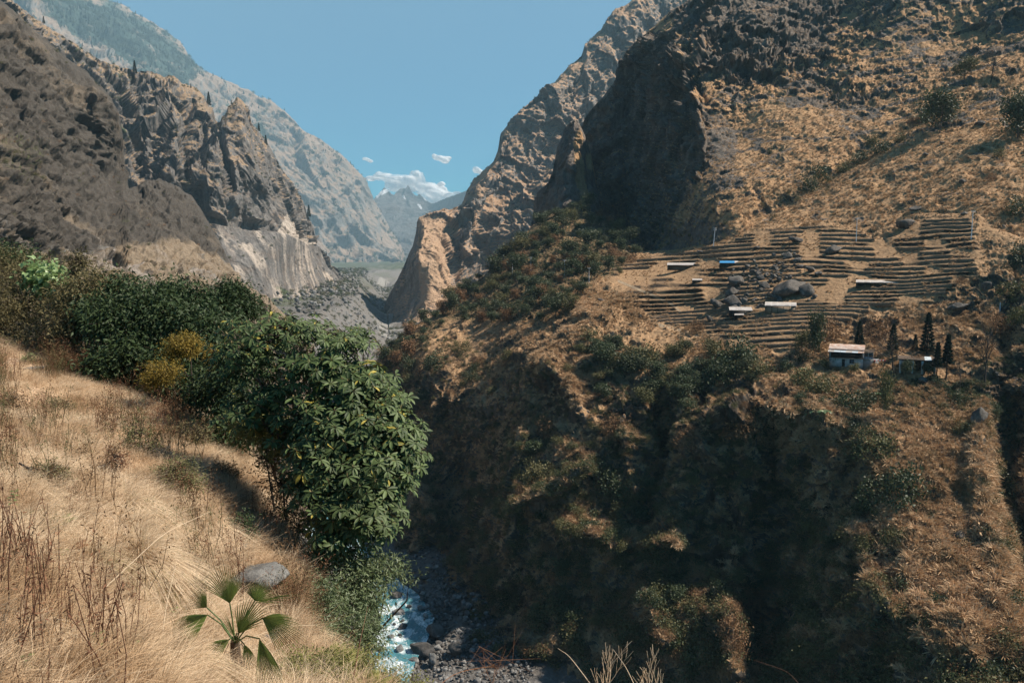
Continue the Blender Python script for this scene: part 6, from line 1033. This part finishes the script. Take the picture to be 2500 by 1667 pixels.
# ------------------------------------------------------------------ fan palm
m_palm = leaf_mat('palm_leaf', (0.06, 0.10, 0.025), (0.24, 0.32, 0.08), None, 0.4, 0.4, 0.5, 0.35); m_pet = simple_mat('petiole', (0.10, 0.15, 0.05), (0.06, 0.09, 0.03), 10, 0.5); m_fib = simple_mat('palm_fibre', (0.16, 0.11, 0.07), (0.07, 0.05, 0.035), 30, 0.95, 0.01)
def palm():
    g = fpt(575, 1650); Yp = g.y; K = (Yp - 0.15) / 7.0; base = WV(575, 1600, Yp - 0.1); rt = empty('fan_palm', base); tag(rt, 'small fan palm with green pleated leaves on the grassy slope', 'palm'); m = mpp(Yp)
    V, F = tubes([(np.array([[0.0, 0.05, -0.7], [0, 0.02, -0.3], [0, 0, 0.12]]), np.array([0.05, 0.055, 0.035]))], 9); st_ = obj('stem', mk_mesh('stem', V, F, m_fib, True), rt)
    r = np.random.default_rng(9); sg = []
    for k in range(60): a = r.random() * 6.28; z = r.uniform(-0.35, 0.1); q = np.array([math.cos(a) * 0.05, math.sin(a) * 0.05, z]); sg.append((np.stack([q, q * [1.8, 1.8, 1] + [0, 0, -0.08], q * [2.2, 2.2, 1] + [0, 0, -0.2]]), np.array([0.003, 0.002, 0.001])))
    V, F = tubes(sg, 3); obj('dead_fibre', mk_mesh('dead_fibre', V, F, m_fib, False), rt)
    crown = np.array([0, 0, 0.1]); rt_ = np.array(base)
    # hub pixel, hub depth, centre angle (deg, image, 0=right 90=up), half span, radius px, tilt toward the camera, segments
    FR_ = [(561, 1472, 7.0, 96, 38, 124, 0.05, 26), (505, 1482, 7.1, 140, 46, 62, -0.4, 20), (507, 1500, 6.9, 202, 42, 96, 0.4, 24), (582, 1546, 6.9, 60, 28, 138, 0.05, 18), (622, 1466, 7.2, 62, 48, 88, 0.3, 24), (626, 1470, 7.1, 18, 7, 128, 0.1, 7), (640, 1508, 6.7, -10, 42, 132, 0.3, 30), (633, 1558, 6.5, -60, 27, 136, 0.4, 22), (560, 1560, 6.8, 205, 36, 62, 0.3, 12), (596, 1572, 6.7, -50, 34, 60, 0.5, 12), (572, 1552, 6.9, 112, 14, 70, 0.0, 8)]
    for (hu, hv, hy, ang, span, rad, tl, ns) in FR_:
        hy = hy * K
        hub = np.array(WV(hu, hv, hy)) - rt_; fr = empty('frond'); fr.parent = rt; fr.location = hub; vv = crown - hub; mid = vv * 0.5 + np.array([0, 0, 0.04]); V, F = tubes([(np.stack([vv * 1.0, mid, np.zeros(3)]), np.array([0.007, 0.005, 0.005]))], 6); pt_ = obj('petiole', mk_mesh('petiole', V, F, m_pet, True), fr); L0 = rad * 1.04 * mpp(hy)
        for k in range(ns):
            th = R(ang + span * (2 * k / (ns - 1) - 1)); e = (2 * k / (ns - 1) - 1); L = L0 * (1 - 0.28 * e * e) * r.uniform(0.92, 1.05); d = np.array([math.cos(th), -tl - 0.25 * e * e, math.sin(th)]); d = unit(d); s = unit(np.array([-math.sin(th), 0.25 * (1 if k % 2 else -1), math.cos(th)]))
            q = np.linspace(0, 1, 5); wd = L0 * 0.62 * (2 * R(span)) / ns * np.array([0.10, 0.50, 0.66, 0.34, 0.03]); dr = -np.array([0, 0, 1.0]) * (0.14 * L * q ** 3)[:, None] * (1 if tl > 0 else 0.3); c = d[None] * (L * q)[:, None] + dr; up_ = unit(np.cross(s, d)); V = np.stack([c - s * wd[:, None] * 0.5, c + up_ * wd[:, None] * 0.28, c + s * wd[:, None] * 0.5], 1).reshape(-1, 3); i = np.arange(4)[:, None] * 3; F = np.concatenate([i + np.array([[0, 1, 4, 3]]), i + np.array([[1, 2, 5, 4]])])
            obj('leaflet', mk_mesh('leaflet', V, F, m_palm, False, {'shade': np.repeat(np.clip(0.75 - 0.55 * q + 0.2 * r.random(), 0, 1), 3)}), fr)
palm()
slope_later = [(520, 1600, 60, 'pale tussock right under the left palm leaves', 500, 0.1), (590, 1560, 50, 'small tussock directly behind the palm crown', 400, 0.1), (640, 1520, 50, 'small tussock behind the big right palm leaf', 400, 0.1)]
for i, (u, v, rp, lab, nb, gr) in enumerate(slope_later): tussock(u, v, rp, lab, 760 + i, nb, gr, (0.45, -0.1))

# ------------------------------------------------------------------ rhododendron with leaf whorls
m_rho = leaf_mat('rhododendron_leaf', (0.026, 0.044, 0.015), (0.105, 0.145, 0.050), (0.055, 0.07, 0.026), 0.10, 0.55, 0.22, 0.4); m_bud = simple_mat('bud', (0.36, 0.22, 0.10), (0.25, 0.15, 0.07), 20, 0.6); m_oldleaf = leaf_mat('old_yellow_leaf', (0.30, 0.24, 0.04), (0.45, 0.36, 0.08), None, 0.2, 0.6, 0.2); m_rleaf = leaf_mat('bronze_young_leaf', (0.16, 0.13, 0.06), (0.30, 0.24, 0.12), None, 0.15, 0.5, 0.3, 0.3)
def leaf8(A, N, C, L, Wd, droop=0.25, fold=0.22):
    """leaf with two stations per side: 8 vertices, 6 faces"""
    n = len(C); A = unit(A); S = unit(np.cross(A, N)); N = unit(np.cross(S, A)); L = L[:, None]; Wd = Wd[:, None]; st_ = []
    for t_, w_ in ((0.38, 0.42), (0.72, 0.5)):
        c = C + A * L * t_ - N * droop * L * t_ ** 2; st_ += [c + S * Wd * w_ + N * fold * Wd, c, c - S * Wd * w_ + N * fold * Wd]
    tip = C + A * L * 0.98 - N * droop * L; V = np.stack([C] + st_ + [tip], 1).reshape(-1, 3); k = np.arange(n)[:, None] * 8
    F4 = np.concatenate([k + np.array([[1, 2, 5, 4]]), k + np.array([[2, 3, 6, 5]])]); F3 = np.concatenate([k + np.array([[0, 2, 1]]), k + np.array([[0, 3, 2]]), k + np.array([[4, 5, 7]]), k + np.array([[5, 6, 7]])]); return V, F4, F3
def lobe(u, v, Y, ru, rv, ry):
    p = WV(u, v, Y); m = mpp(Y); return (p.x, p.y, p.z, ru * m, ry, rv * m)
def rhodo():
    r = np.random.default_rng(77); Y0 = 10.6
    LB = [(700, 810, 11.6, 150, 42, 0.7, 46), (840, 830, 11.4, 80, 28, 0.6, 26), (600, 860, 11.6, 95, 42, 0.6, 26), (760, 900, 11.2, 120, 40, 0.5, 26), (660, 960, 11.3, 80, 40, 0.45, 16), (880, 940, 10.9, 85, 55, 0.6, 38), (955, 985, 10.8, 45, 45, 0.6, 22), (800, 910, 11.0, 80, 60, 0.5, 34), (720, 1060, 10.9, 70, 60, 0.4, 20), (860, 1040, 10.5, 120, 75, 0.6, 60), (960, 1090, 10.4, 75, 85, 0.6, 48), (780, 1010, 10.7, 85, 60, 0.5, 30),
          (900, 1150, 10.1, 110, 80, 0.6, 56), (800, 1120, 10.2, 90, 60, 0.5, 34), (900, 1250, 9.8, 85, 65, 0.5, 40), (820, 1220, 9.9, 85, 70, 0.5, 34), (820, 1300, 9.7, 70, 45, 0.45, 22), (965, 1170, 10.2, 45, 55, 0.4, 16), (620, 1000, 11.2, 80, 50, 0.45, 14), (740, 1180, 10.3, 60, 40, 0.4, 12), (985, 1070, 10.4, 32, 60, 0.4, 12)]
    C, AX, TY = [], [], []
    for u, v, Y, ru, rv, ry, n in LB:
        c = np.array(lobe(u, v, Y, ru, rv, ry)); k = int(n * 2.7)
        d = unit(r.normal(0, 1, (k * 3, 3)) + np.array([0.2, -0.55, 0.35])); d = d[d[:, 1] < 0.45][:k]; q = c[:3] + d * c[3:] * r.uniform(0.55, 1.2, (len(d), 1)); C.append(q); AX.append(unit(d * np.array([0.6, 0.5, 0.5]) + np.array([0.12, -0.15, 0.75]) + r.normal(0, 0.22, q.shape))); TY += [v] * len(q)
    C = np.concatenate(C); AX = np.concatenate(AX); TY = np.array(TY)
    keep = []; 
    for i in range(len(C)):
        if all(np.linalg.norm(C[i] - C[j]) > 0.10 for j in keep[-400:]): keep.append(i)
    C, AX, TY = C[keep], AX[keep], TY[keep]; nW = len(C); root = np.array(WV(770, 1330, 11.0)) + np.array([0, 0.4, -1.2]); rt = empty('rhododendron_tree', root); tag(rt, 'large rhododendron with whorls of long glossy leaves above the river', 'tree')
    LC_, LA, LNn, LL = [], [], [], []
    for i in range(nW):
        a = AX[i]; e1 = unit(np.cross(a, [0.3, 1, 0.2])); e2 = np.cross(a, e1); n = r.integers(7, 12); L = r.uniform(0.10, 0.165) * (0.85 if TY[i] < 900 else 1.0); ph = r.random() * 6.28; el = r.uniform(0.0, 0.45)
        for k in range(n):
            th = ph + 6.283 * k / n + r.normal(0, 0.12); d = e1 * math.cos(th) + e2 * math.sin(th) + a * (el + r.normal(0, 0.12)); d[2] -= 0.22; LC_.append(C[i] + d * 0.012); LA.append(d); LNn.append(a + r.normal(0, 0.15, 3)); LL.append(L * r.uniform(0.8, 1.1))
        for k in range(2 if TY[i] > 880 else 4): th = r.random() * 6.28; d = a * 1.0 + (e1 * math.cos(th) + e2 * math.sin(th)) * 0.35; LC_.append(C[i]); LA.append(d); LNn.append(e1); LL.append(-L * 0.42)
    LC_ = np.array(LC_); LA = unit(np.array(LA)); LNn = np.array(LNn); LL = np.array(LL); young = LL < 0; LL = np.abs(LL)
    # the 300 leaves nearest the eye and sun are separate parts
    sc_ = -LC_[:, 1] + 0.4 * LC_[:, 0] + 0.3 * r.random(len(LC_)); sc_[young] = -1e9; top = np.argsort(-sc_)[:300]; rest = np.ones(len(LC_), bool); rest[top] = False
    Vu, F4, F3 = leaf8(np.array([[1., 0, 0]]), np.array([[0, 0, 1.]]), np.zeros((1, 3)), np.array([1.0]), np.array([0.30])); lms = [mk_mesh('leaf', Vu, [F4, F3], m_rho, True, {'shade': np.full(8, s)}) for s in (0.15, 0.4, 0.6, 0.85)]
    for i in top:
        A = LA[i]; S = unit(np.cross(A, LNn[i])); Nn = np.cross(S, A); M = Matrix(((A[0], -S[0], Nn[0]), (A[1], -S[1], Nn[1]), (A[2], -S[2], Nn[2]))).to_4x4(); o = obj('leaf', lms[i % 4], rt); p = LC_[i] - root; o.matrix_local = Matrix.Translation(Vector(p.tolist())) @ M @ Matrix.Scale(float(LL[i]), 4)
    q = rest; V, F4, F3 = leaf8(LA[q], LNn[q], LC_[q] - root, LL[q], LL[q] * 0.30); ml = np.where(young[q], 1, np.where(r.random(q.sum()) < 0.025, 2, 0)); mi = np.concatenate([np.tile(ml, 2), np.tile(ml, 4)]); o = obj('leaves', mk_mesh('leaves', V, [F4, F3], [m_rho, m_rleaf, m_oldleaf], True, {'shade': np.repeat(r.random(q.sum()), 8)}, mi), rt); o['kind'] = 'stuff'
    # inner leaves, tone darkened to stand in for shade inside the crown
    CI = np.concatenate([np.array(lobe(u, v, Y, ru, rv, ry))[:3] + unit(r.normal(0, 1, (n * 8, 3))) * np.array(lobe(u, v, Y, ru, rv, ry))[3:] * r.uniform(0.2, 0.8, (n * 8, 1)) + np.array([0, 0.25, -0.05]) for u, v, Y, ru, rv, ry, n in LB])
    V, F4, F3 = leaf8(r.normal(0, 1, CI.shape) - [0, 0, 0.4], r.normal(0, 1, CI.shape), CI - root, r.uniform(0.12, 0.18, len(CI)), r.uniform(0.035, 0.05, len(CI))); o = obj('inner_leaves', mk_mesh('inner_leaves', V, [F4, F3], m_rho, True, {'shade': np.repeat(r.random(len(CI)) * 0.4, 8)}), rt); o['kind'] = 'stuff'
    sg = []; cc = [np.array(WV(u, v, Y + 0.3)) - root for u, v, Y, *_ in LB]; tk = np.array([0, 0, 0.0]); fork = np.array(WV(760, 1180, 11.1)) - root; V, F = tubes([(np.stack([tk, fork * 0.5 + [0.1, 0, 0], fork]), np.array([0.10, 0.08, 0.06]))], 8); obj('trunk', mk_mesh('trunk', V, F, m_bark, True), rt)
    for c in cc: mp = (fork + c) / 2 + r.normal(0, 0.12, 3); sg.append((np.stack([fork, mp, c]), np.array([0.045, 0.028, 0.014])))
    V, F = tubes(sg, 6); obj('limbs', mk_mesh('limbs', V, F, m_bark, True), rt); lb = np.array(cc); sg = []
    for i in range(nW): p = C[i] - root; j = np.argmin(((lb - p) ** 2).sum(1)); sg.append((np.stack([lb[j], (lb[j] + p) / 2 + r.normal(0, 0.04, 3) + [0, 0.08, 0], p]), np.array([0.008, 0.006, 0.004])))
    V, F = tubes(sg, 4); o = obj('twigs', mk_mesh('twigs', V, F, m_bark, False), rt); o['kind'] = 'stuff'
rhodo()

# ------------------------------------------------------------------ bushes behind the crest and below
def bush(name, lobes, n, leaf, asp, mat, label, seed, cat='shrub', stem_mat=m_barkd, root=None, droop=0.3, clump=10, shell=0.6, twigs=60, tr=0.008, foc=(0.0, -0.35, 0.25), hang=0.0):
    r = np.random.default_rng(seed); L = np.array([lobe(*q) for q in lobes]); c0 = L[:, :3].mean(0); root = np.array(root if root is not None else c0 - [0, -0.3, L[:, 5].max() + 0.6]); rt = empty(name, root); tag(rt, label, cat)
    area = (L[:, 3] * L[:, 5]); nc = n // clump; k = r.choice(len(L), nc, p=area / area.sum()); d = unit(r.normal(0, 1, (nc, 3)) + np.array(foc)); C = L[k, :3] + d * L[k, 3:] * (r.random((nc, 1)) ** (1 - shell)) * (0.8 + 0.55 * r.random((nc, 1)) ** 2.2) - root
    C2 = np.repeat(C, clump, 0) + r.normal(0, leaf * 1.1, (nc * clump, 3)); A = unit(np.repeat(d, clump, 0) * 0.8 + r.normal(0, 0.7, C2.shape) - [0, 0, droop]); Up = unit(r.normal(0, 0.5, C2.shape) + [0, -0.2, 0.7]); sz = leaf * r.uniform(0.7, 1.25, len(C2)); V, F = leaves_arrays(C2, A, Up, sz, sz * asp, 0.25, 0.3)
    o = obj('foliage', mk_mesh('foliage', V, F, mat, False, {'shade': np.repeat(np.clip(np.repeat(r.random(nc), clump) * 0.6 + r.random(len(C2)) * 0.4, 0, 1), 5)}), rt); o['kind'] = 'stuff'
    sg = []; lc = L[:, :3] - root
    for c in lc: sg.append((np.stack([np.zeros(3), c * 0.5 + r.normal(0, 0.1, 3), c]), np.array([tr * 4, tr * 2.5, tr * 1.3])))
    V, F = tubes(sg, 6); obj('stem', mk_mesh('stem', V, F, stem_mat, True), rt); sg = []
    for i in r.choice(nc, min(nc, twigs * 3), replace=False): j = k[i]; sg.append((np.stack([lc[j], (lc[j] + C[i]) / 2 + r.normal(0, 0.05, 3), C[i] * 1.0 + d[i] * leaf]), np.array([tr, tr * 0.7, tr * 0.3])))
    V, F = tubes(sg, 4); o = obj('twigs', mk_mesh('twigs', V, F, stem_mat, False), rt); o['kind'] = 'stuff'; return rt
m_oliveb = leaf_mat('olive_brown_leaf', (0.075, 0.062, 0.028), (0.20, 0.165, 0.075), None, 0.2, 0.6, 0.2, 0.2); m_dgreen = leaf_mat('dark_glossy_leaf', (0.016, 0.030, 0.010), (0.065, 0.095, 0.036), None, 0.15, 0.55, 0.2, 0.2); m_lgreen = leaf_mat('bright_broad_leaf', (0.13, 0.22, 0.06), (0.36, 0.46, 0.22), None, 0.35, 0.4, 0.5, 0.1); m_yel = leaf_mat('yellow_ochre_leaf', (0.13, 0.095, 0.02), (0.32, 0.22, 0.04), None, 0.3, 0.6, 0.2, 0.1)
m_will = leaf_mat('willow_leaf', (0.055, 0.085, 0.035), (0.20, 0.24, 0.11), None, 0.25, 0.5, 0.4, 0.2); m_ygr = leaf_mat('yellow_green_leaf', (0.12, 0.13, 0.04), (0.32, 0.30, 0.10), None, 0.3, 0.6, 0.2, 0.2)
bush('shrub', [(20, 640, 23, 70, 40, 1.5), (90, 680, 22.5, 80, 55, 1.5), (-60, 700, 23, 90, 90, 1.5), (40, 750, 21.5, 110, 70, 1.3), (160, 770, 21, 90, 60, 1.2), (120, 840, 20, 110, 45, 1), (210, 830, 19.5, 80, 55, 1), (0, 790, 21, 100, 60, 1)], 34000, 0.085, 0.26, m_oliveb, 'large olive-brown twiggy shrub on the crest at the left edge', 801, tr=0.007, twigs=200)
bush('shrub', [(20, 625, 23.4, 60, 30, 0.8), (70, 640, 23.2, 50, 25, 0.6), (-40, 640, 23.4, 60, 40, 0.8)], 5000, 0.10, 0.35, m_dgreen, 'dark green top of the shrub in the left corner of the crest', 802)
bush('shrub', [(128, 690, 21.6, 40, 30, 0.45), (100, 675, 21.6, 28, 20, 0.4), (155, 715, 21.4, 22, 22, 0.3)], 1500, 0.15, 0.75, m_lgreen, 'bright green broad-leaved bush high on the left crest', 803, clump=5)
bush('shrub', [(200, 720, 20.5, 55, 45, 0.9), (255, 700, 20.3, 50, 40, 0.9), (190, 790, 19.8, 60, 50, 0.8), (290, 730, 20, 45, 40, 0.8)], 11000, 0.10, 0.32, m_oliveb, 'dark olive shrub right of the bright green bush', 804)
bush('shrub', [(300, 790, 19, 80, 70, 1.1), (400, 770, 19, 80, 60, 1.1), (480, 790, 18.6, 70, 60, 1.0), (330, 870, 18, 90, 60, 0.9), (430, 880, 17.8, 90, 60, 0.9), (370, 725, 19.4, 60, 30, 0.8), (460, 940, 16.8, 90, 55, 0.8), (540, 820, 18, 60, 60, 0.8), (540, 960, 15.5, 80, 60, 0.7), (570, 1040, 14.2, 70, 50, 0.6), (600, 880, 14.5, 70, 70, 0.6), (250, 760, 19.5, 60, 40, 0.7), (300, 700, 19.8, 40, 22, 0.4), (420, 700, 19.6, 34, 18, 0.4), (480, 720, 19.2, 40, 26, 0.4), (260, 900, 17.5, 60, 40, 0.5)], 40000, 0.115, 0.36, m_dgreen, 'big dark green bush filling the hollow behind the crest', 805, droop=0.6, shell=0.7)
bush('tree', [(565, 725, 20, 48, 36, 0.8), (600, 755, 19.8, 40, 30, 0.7), (530, 745, 20, 35, 30, 0.7)], 9000, 0.085, 0.45, m_dgreen, 'small round-topped tree behind the rhododendron at its upper left', 806, 'tree')
bush('shrub', [(450, 838, 15.6, 42, 24, 0.35), (430, 860, 15.6, 34, 22, 0.3), (470, 850, 15.6, 30, 22, 0.3)], 5200, 0.045, 0.4, m_yel, 'golden yellow shrub in front of the dark bush, upper', 807, twigs=50, tr=0.004)
bush('shrub', [(400, 908, 15.0, 48, 26, 0.35), (380, 930, 15.0, 34, 20, 0.3), (520, 870, 15, 26, 30, 0.25)], 4600, 0.045, 0.4, m_yel, 'ochre yellow shrub in front of the dark bush, lower', 808, twigs=50, tr=0.004)
bush('shrub', [(660, 1050, 11.9, 75, 40, 0.4), (610, 1030, 12.3, 50, 30, 0.35), (700, 1080, 11.5, 50, 40, 0.35)], 3600, 0.085, 0.4, m_ygr, 'yellowing shrub under the left side of the rhododendron', 809, tr=0.005)
bush('shrub', [(690, 1180, 11.2, 60, 60, 0.4), (650, 1120, 11.6, 50, 50, 0.4), (730, 1290, 10.6, 45, 70, 0.4), (700, 1250, 10.9, 40, 60, 0.4)], 1500, 0.05, 0.4, m_twig, 'bare dark tangle of twigs under the rhododendron', 810, stem_mat=m_barkd, twigs=400, tr=0.007)
bush('shrub', [(860, 1370, 9.6, 70, 40, 0.4), (900, 1410, 9.4, 60, 45, 0.4), (950, 1385, 9.4, 55, 18, 0.25), (1000, 1400, 9.4, 24, 10, 0.2), (840, 1440, 9.2, 60, 40, 0.35), (905, 1470, 9.0, 45, 40, 0.3)], 7600, 0.062, 0.25, m_will, 'willow-leaved shrub hanging over the river', 811, droop=0.7, tr=0.004)
bush('shrub', [(790, 1480, 8.6, 60, 60, 0.35), (850, 1540, 8.4, 70, 55, 0.35), (790, 1580, 8.0, 60, 60, 0.3), (900, 1560, 8.3, 50, 45, 0.3), (740, 1440, 9.0, 45, 45, 0.3)], 11500, 0.05, 0.26, m_will, 'dense willow-leaved shrub right of the fan palm', 812, droop=0.5, tr=0.004)
bush('shrub', [(870, 1640, 6.4, 70, 40, 0.3), (800, 1640, 6.2, 70, 45, 0.3), (940, 1668, 6.4, 55, 25, 0.25), (720, 1640, 6.0, 50, 40, 0.3), (1010, 1690, 6.3, 50, 18, 0.25)], 11000, 0.034, 0.3, m_ygr, 'yellow-green undergrowth at the bottom below the palm', 813, tr=0.003)
bush('shrub', [(760, 1390, 10.0, 40, 45, 0.3), (790, 1350, 10.0, 45, 30, 0.3)], 1500, 0.06, 0.3, m_will, 'sparse shrub between the rhododendron and the palm', 814, twigs=120, tr=0.006)
# sapling and small bushes on the slope
bush('sapling', [(196, 640, 21, 20, 22, 0.3), (186, 668, 21, 18, 14, 0.3)], 900, 0.09, 0.35, m_oliveb, 'thin dark sapling standing up behind the crest at the left', 815, 'sapling', tr=0.012, root=WV(190, 760, 21))
def slope_bush(u, v, wp, hp, n, leaf, mat, label, seed, tw=60, sm_=m_barkd):
    p = fpt(u, v); Y = p.y; bush('shrub', [(u, v - hp * 0.6, Y, wp * 0.5, hp * 0.4, wp * mpp(Y) * 0.4), (u - wp * 0.3, v - hp * 0.35, Y, wp * 0.28, hp * 0.3, wp * mpp(Y) * 0.3), (u + wp * 0.3, v - hp * 0.35, Y, wp * 0.28, hp * 0.3, wp * mpp(Y) * 0.3)], n, leaf, 0.35, mat, label, seed, root=(p.x, p.y, p.z), twigs=tw, tr=0.0035, stem_mat=sm_)
slope_bush(345, 1130, 90, 120, 900, 0.045, m_olw, 'thin shrub with sparse olive leaves in the middle of the dry slope', 821, 80); slope_bush(430, 1220, 130, 110, 2600, 0.035, m_olw, 'low grey-green shrub right of the thin one', 822); slope_bush(590, 1320, 60, 70, 900, 0.04, m_dgreen, 'small dark green shrub above the bare ledge', 823); slope_bush(140, 1010, 70, 40, 900, 0.03, m_olw, 'small grey shrub on the upper left slope', 824)
slope_bush(120, 1180, 90, 50, 1400, 0.03, m_olw, 'grey-green low bush under the pale rock face on the left slope', 830); slope_bush(380, 980, 60, 50, 900, 0.035, m_oliveb, 'olive bush on the crest beside the big dark green bush', 831); slope_bush(480, 1450, 60, 40, 700, 0.025, m_olw, 'small olive shrub between the largest tussock and the rock', 832); slope_bush(30, 1010, 60, 60, 900, 0.03, m_twig, 'brown dry shrub at the left edge above the pale rock face', 833)
slope_bush(450, 1090, 130, 60, 1800, 0.04, m_oliveb, 'olive brush along the upper edge of the slope', 825); slope_bush(280, 1160, 60, 80, 700, 0.03, m_red, 'reddish dry shrub left of the thin one', 826); slope_bush(70, 885, 30, 24, 400, 0.03, m_weed, 'small green clump near the crest at the left', 827); slope_bush(260, 1470, 110, 70, 1500, 0.02, m_red, 'brown dry shrub below the largest tussock', 828); slope_bush(540, 1180, 90, 50, 1200, 0.035, m_olw, 'grey-olive brush at the edge near the rhododendron', 829)

# ------------------------------------------------------------------ clouds, beyond the haze
ct = NT('cloud_vapour'); lw = ct.n('ShaderNodeLayerWeight'); lw.inputs[0].default_value = 0.45; cn = ct.noise(ct.pos(), 0.004, 5, 0.65); fc = ct.math('ADD', ct.mr(lw.outputs['Facing'], 0.25, 0.85, 0.9, 0.0), ct.mr(cn, 0.3, 0.7, -0.45, 0.25), clamp=True)
df = ct.n('ShaderNodeBsdfDiffuse'); df.inputs[0].default_value = (0.9, 0.88, 0.89, 1); tl_ = ct.n('ShaderNodeBsdfTranslucent'); tl_.inputs[0].default_value = (0.9, 0.88, 0.89, 1); ad = ct.n('ShaderNodeMixShader'); ad.inputs[0].default_value = 0.45; tp_ = ct.n('ShaderNodeBsdfTransparent'); mx_ = ct.n('ShaderNodeMixShader')
ct.t.links.new(df.outputs[0], ad.inputs[1]); ct.t.links.new(tl_.outputs[0], ad.inputs[2]); ct.t.links.new(fc, mx_.inputs[0]); ct.t.links.new(tp_.outputs[0], mx_.inputs[1]); ct.t.links.new(ad.outputs[0], mx_.inputs[2]); ct.t.links.new(mx_.outputs[0], ct.out.inputs[0]); m_cl = ct.m
def cloud(puffs, label, seed, Y=15800.0, dens=None):
    r = np.random.default_rng(seed); Vs, Fs, o = [], [], 0; p0 = np.array(WV(puffs[0][0], puffs[0][1], Y))
    for u, v, ru, rv in puffs:
        c = np.array(WV(u, v, Y)) - p0; m = Y / FPX; V = ICO3[0] * (1 + 0.38 * fbm(ICO3[0] * 1.7 + r.random() * 50, 5, seed, 0.6))[:, None] * np.array([ru * m, (ru + rv) * 0.5 * m, rv * m]) + c; Vs.append(V); Fs.append(ICO3[1] + o); o += len(V)
    me = mk_mesh('cloud', np.concatenate(Vs), np.concatenate(Fs), m_cl, True); ob = obj('cloud', me, None, tuple(p0)); bpy.context.view_layer.update()
    rm = ob.modifiers.new('merge', 'REMESH'); rm.mode = 'VOXEL'; rm.voxel_size = 26.0; return tag(ob, label, 'cloud')
cloud([(1000, 448, 34, 22), (1018, 436, 20, 20), (965, 438, 30, 13), (935, 432, 24, 10), (905, 436, 14, 7), (1040, 462, 30, 16), (1060, 475, 34, 18), (1078, 462, 16, 9), (1095, 476, 22, 8), (1115, 472, 14, 5), (1050, 490, 30, 14), (960, 455, 24, 14), (925, 425, 10, 6)], 'largest pinkish cloud behind the snowy peaks', 901)
cloud([(1072, 386, 16, 7), (1086, 392, 14, 9), (1094, 386, 9, 5), (1060, 380, 8, 4)], 'small wispy cloud above the largest one', 902); cloud([(1162, 415, 10, 9), (1172, 420, 9, 6)], 'small cloud touching the right mountain edge', 903); cloud([(892, 388, 9, 5), (904, 394, 8, 4)], 'tiny cloud left of the wispy one', 904); cloud([(1078, 450, 10, 7), (1070, 455, 6, 5)], 'thin puff above the right end of the largest cloud', 905)
# ------------------------------------------------------------------ air
def haze():
    x0, x1, y0, y1, z0, z1 = -8500, 8500, -400, 14200, -560, 5000
    V = np.array([(x, y, z) for x in (x0, x1) for y in (y0, y1) for z in (z0, z1)], float)
    F = np.array([(0, 1, 3, 2), (4, 6, 7, 5), (0, 4, 5, 1), (2, 3, 7, 6), (0, 2, 6, 4), (1, 5, 7, 3)])
    m = bpy.data.materials.new('air'); m.use_nodes = True; n = m.node_tree; n.nodes.clear()
    out = n.nodes.new('ShaderNodeOutputMaterial'); pv = n.nodes.new('ShaderNodeVolumePrincipled')
    pv.inputs['Color'].default_value = (0.50, 0.78, 0.96, 1); pv.inputs['Density'].default_value = HAZE_DENSITY; pv.inputs['Anisotropy'].default_value = 0.0
    n.links.new(pv.outputs[0], out.inputs['Volume'])
    tag(obj('haze', mk_mesh('haze', V, F, m)), kind='stuff')
haze()
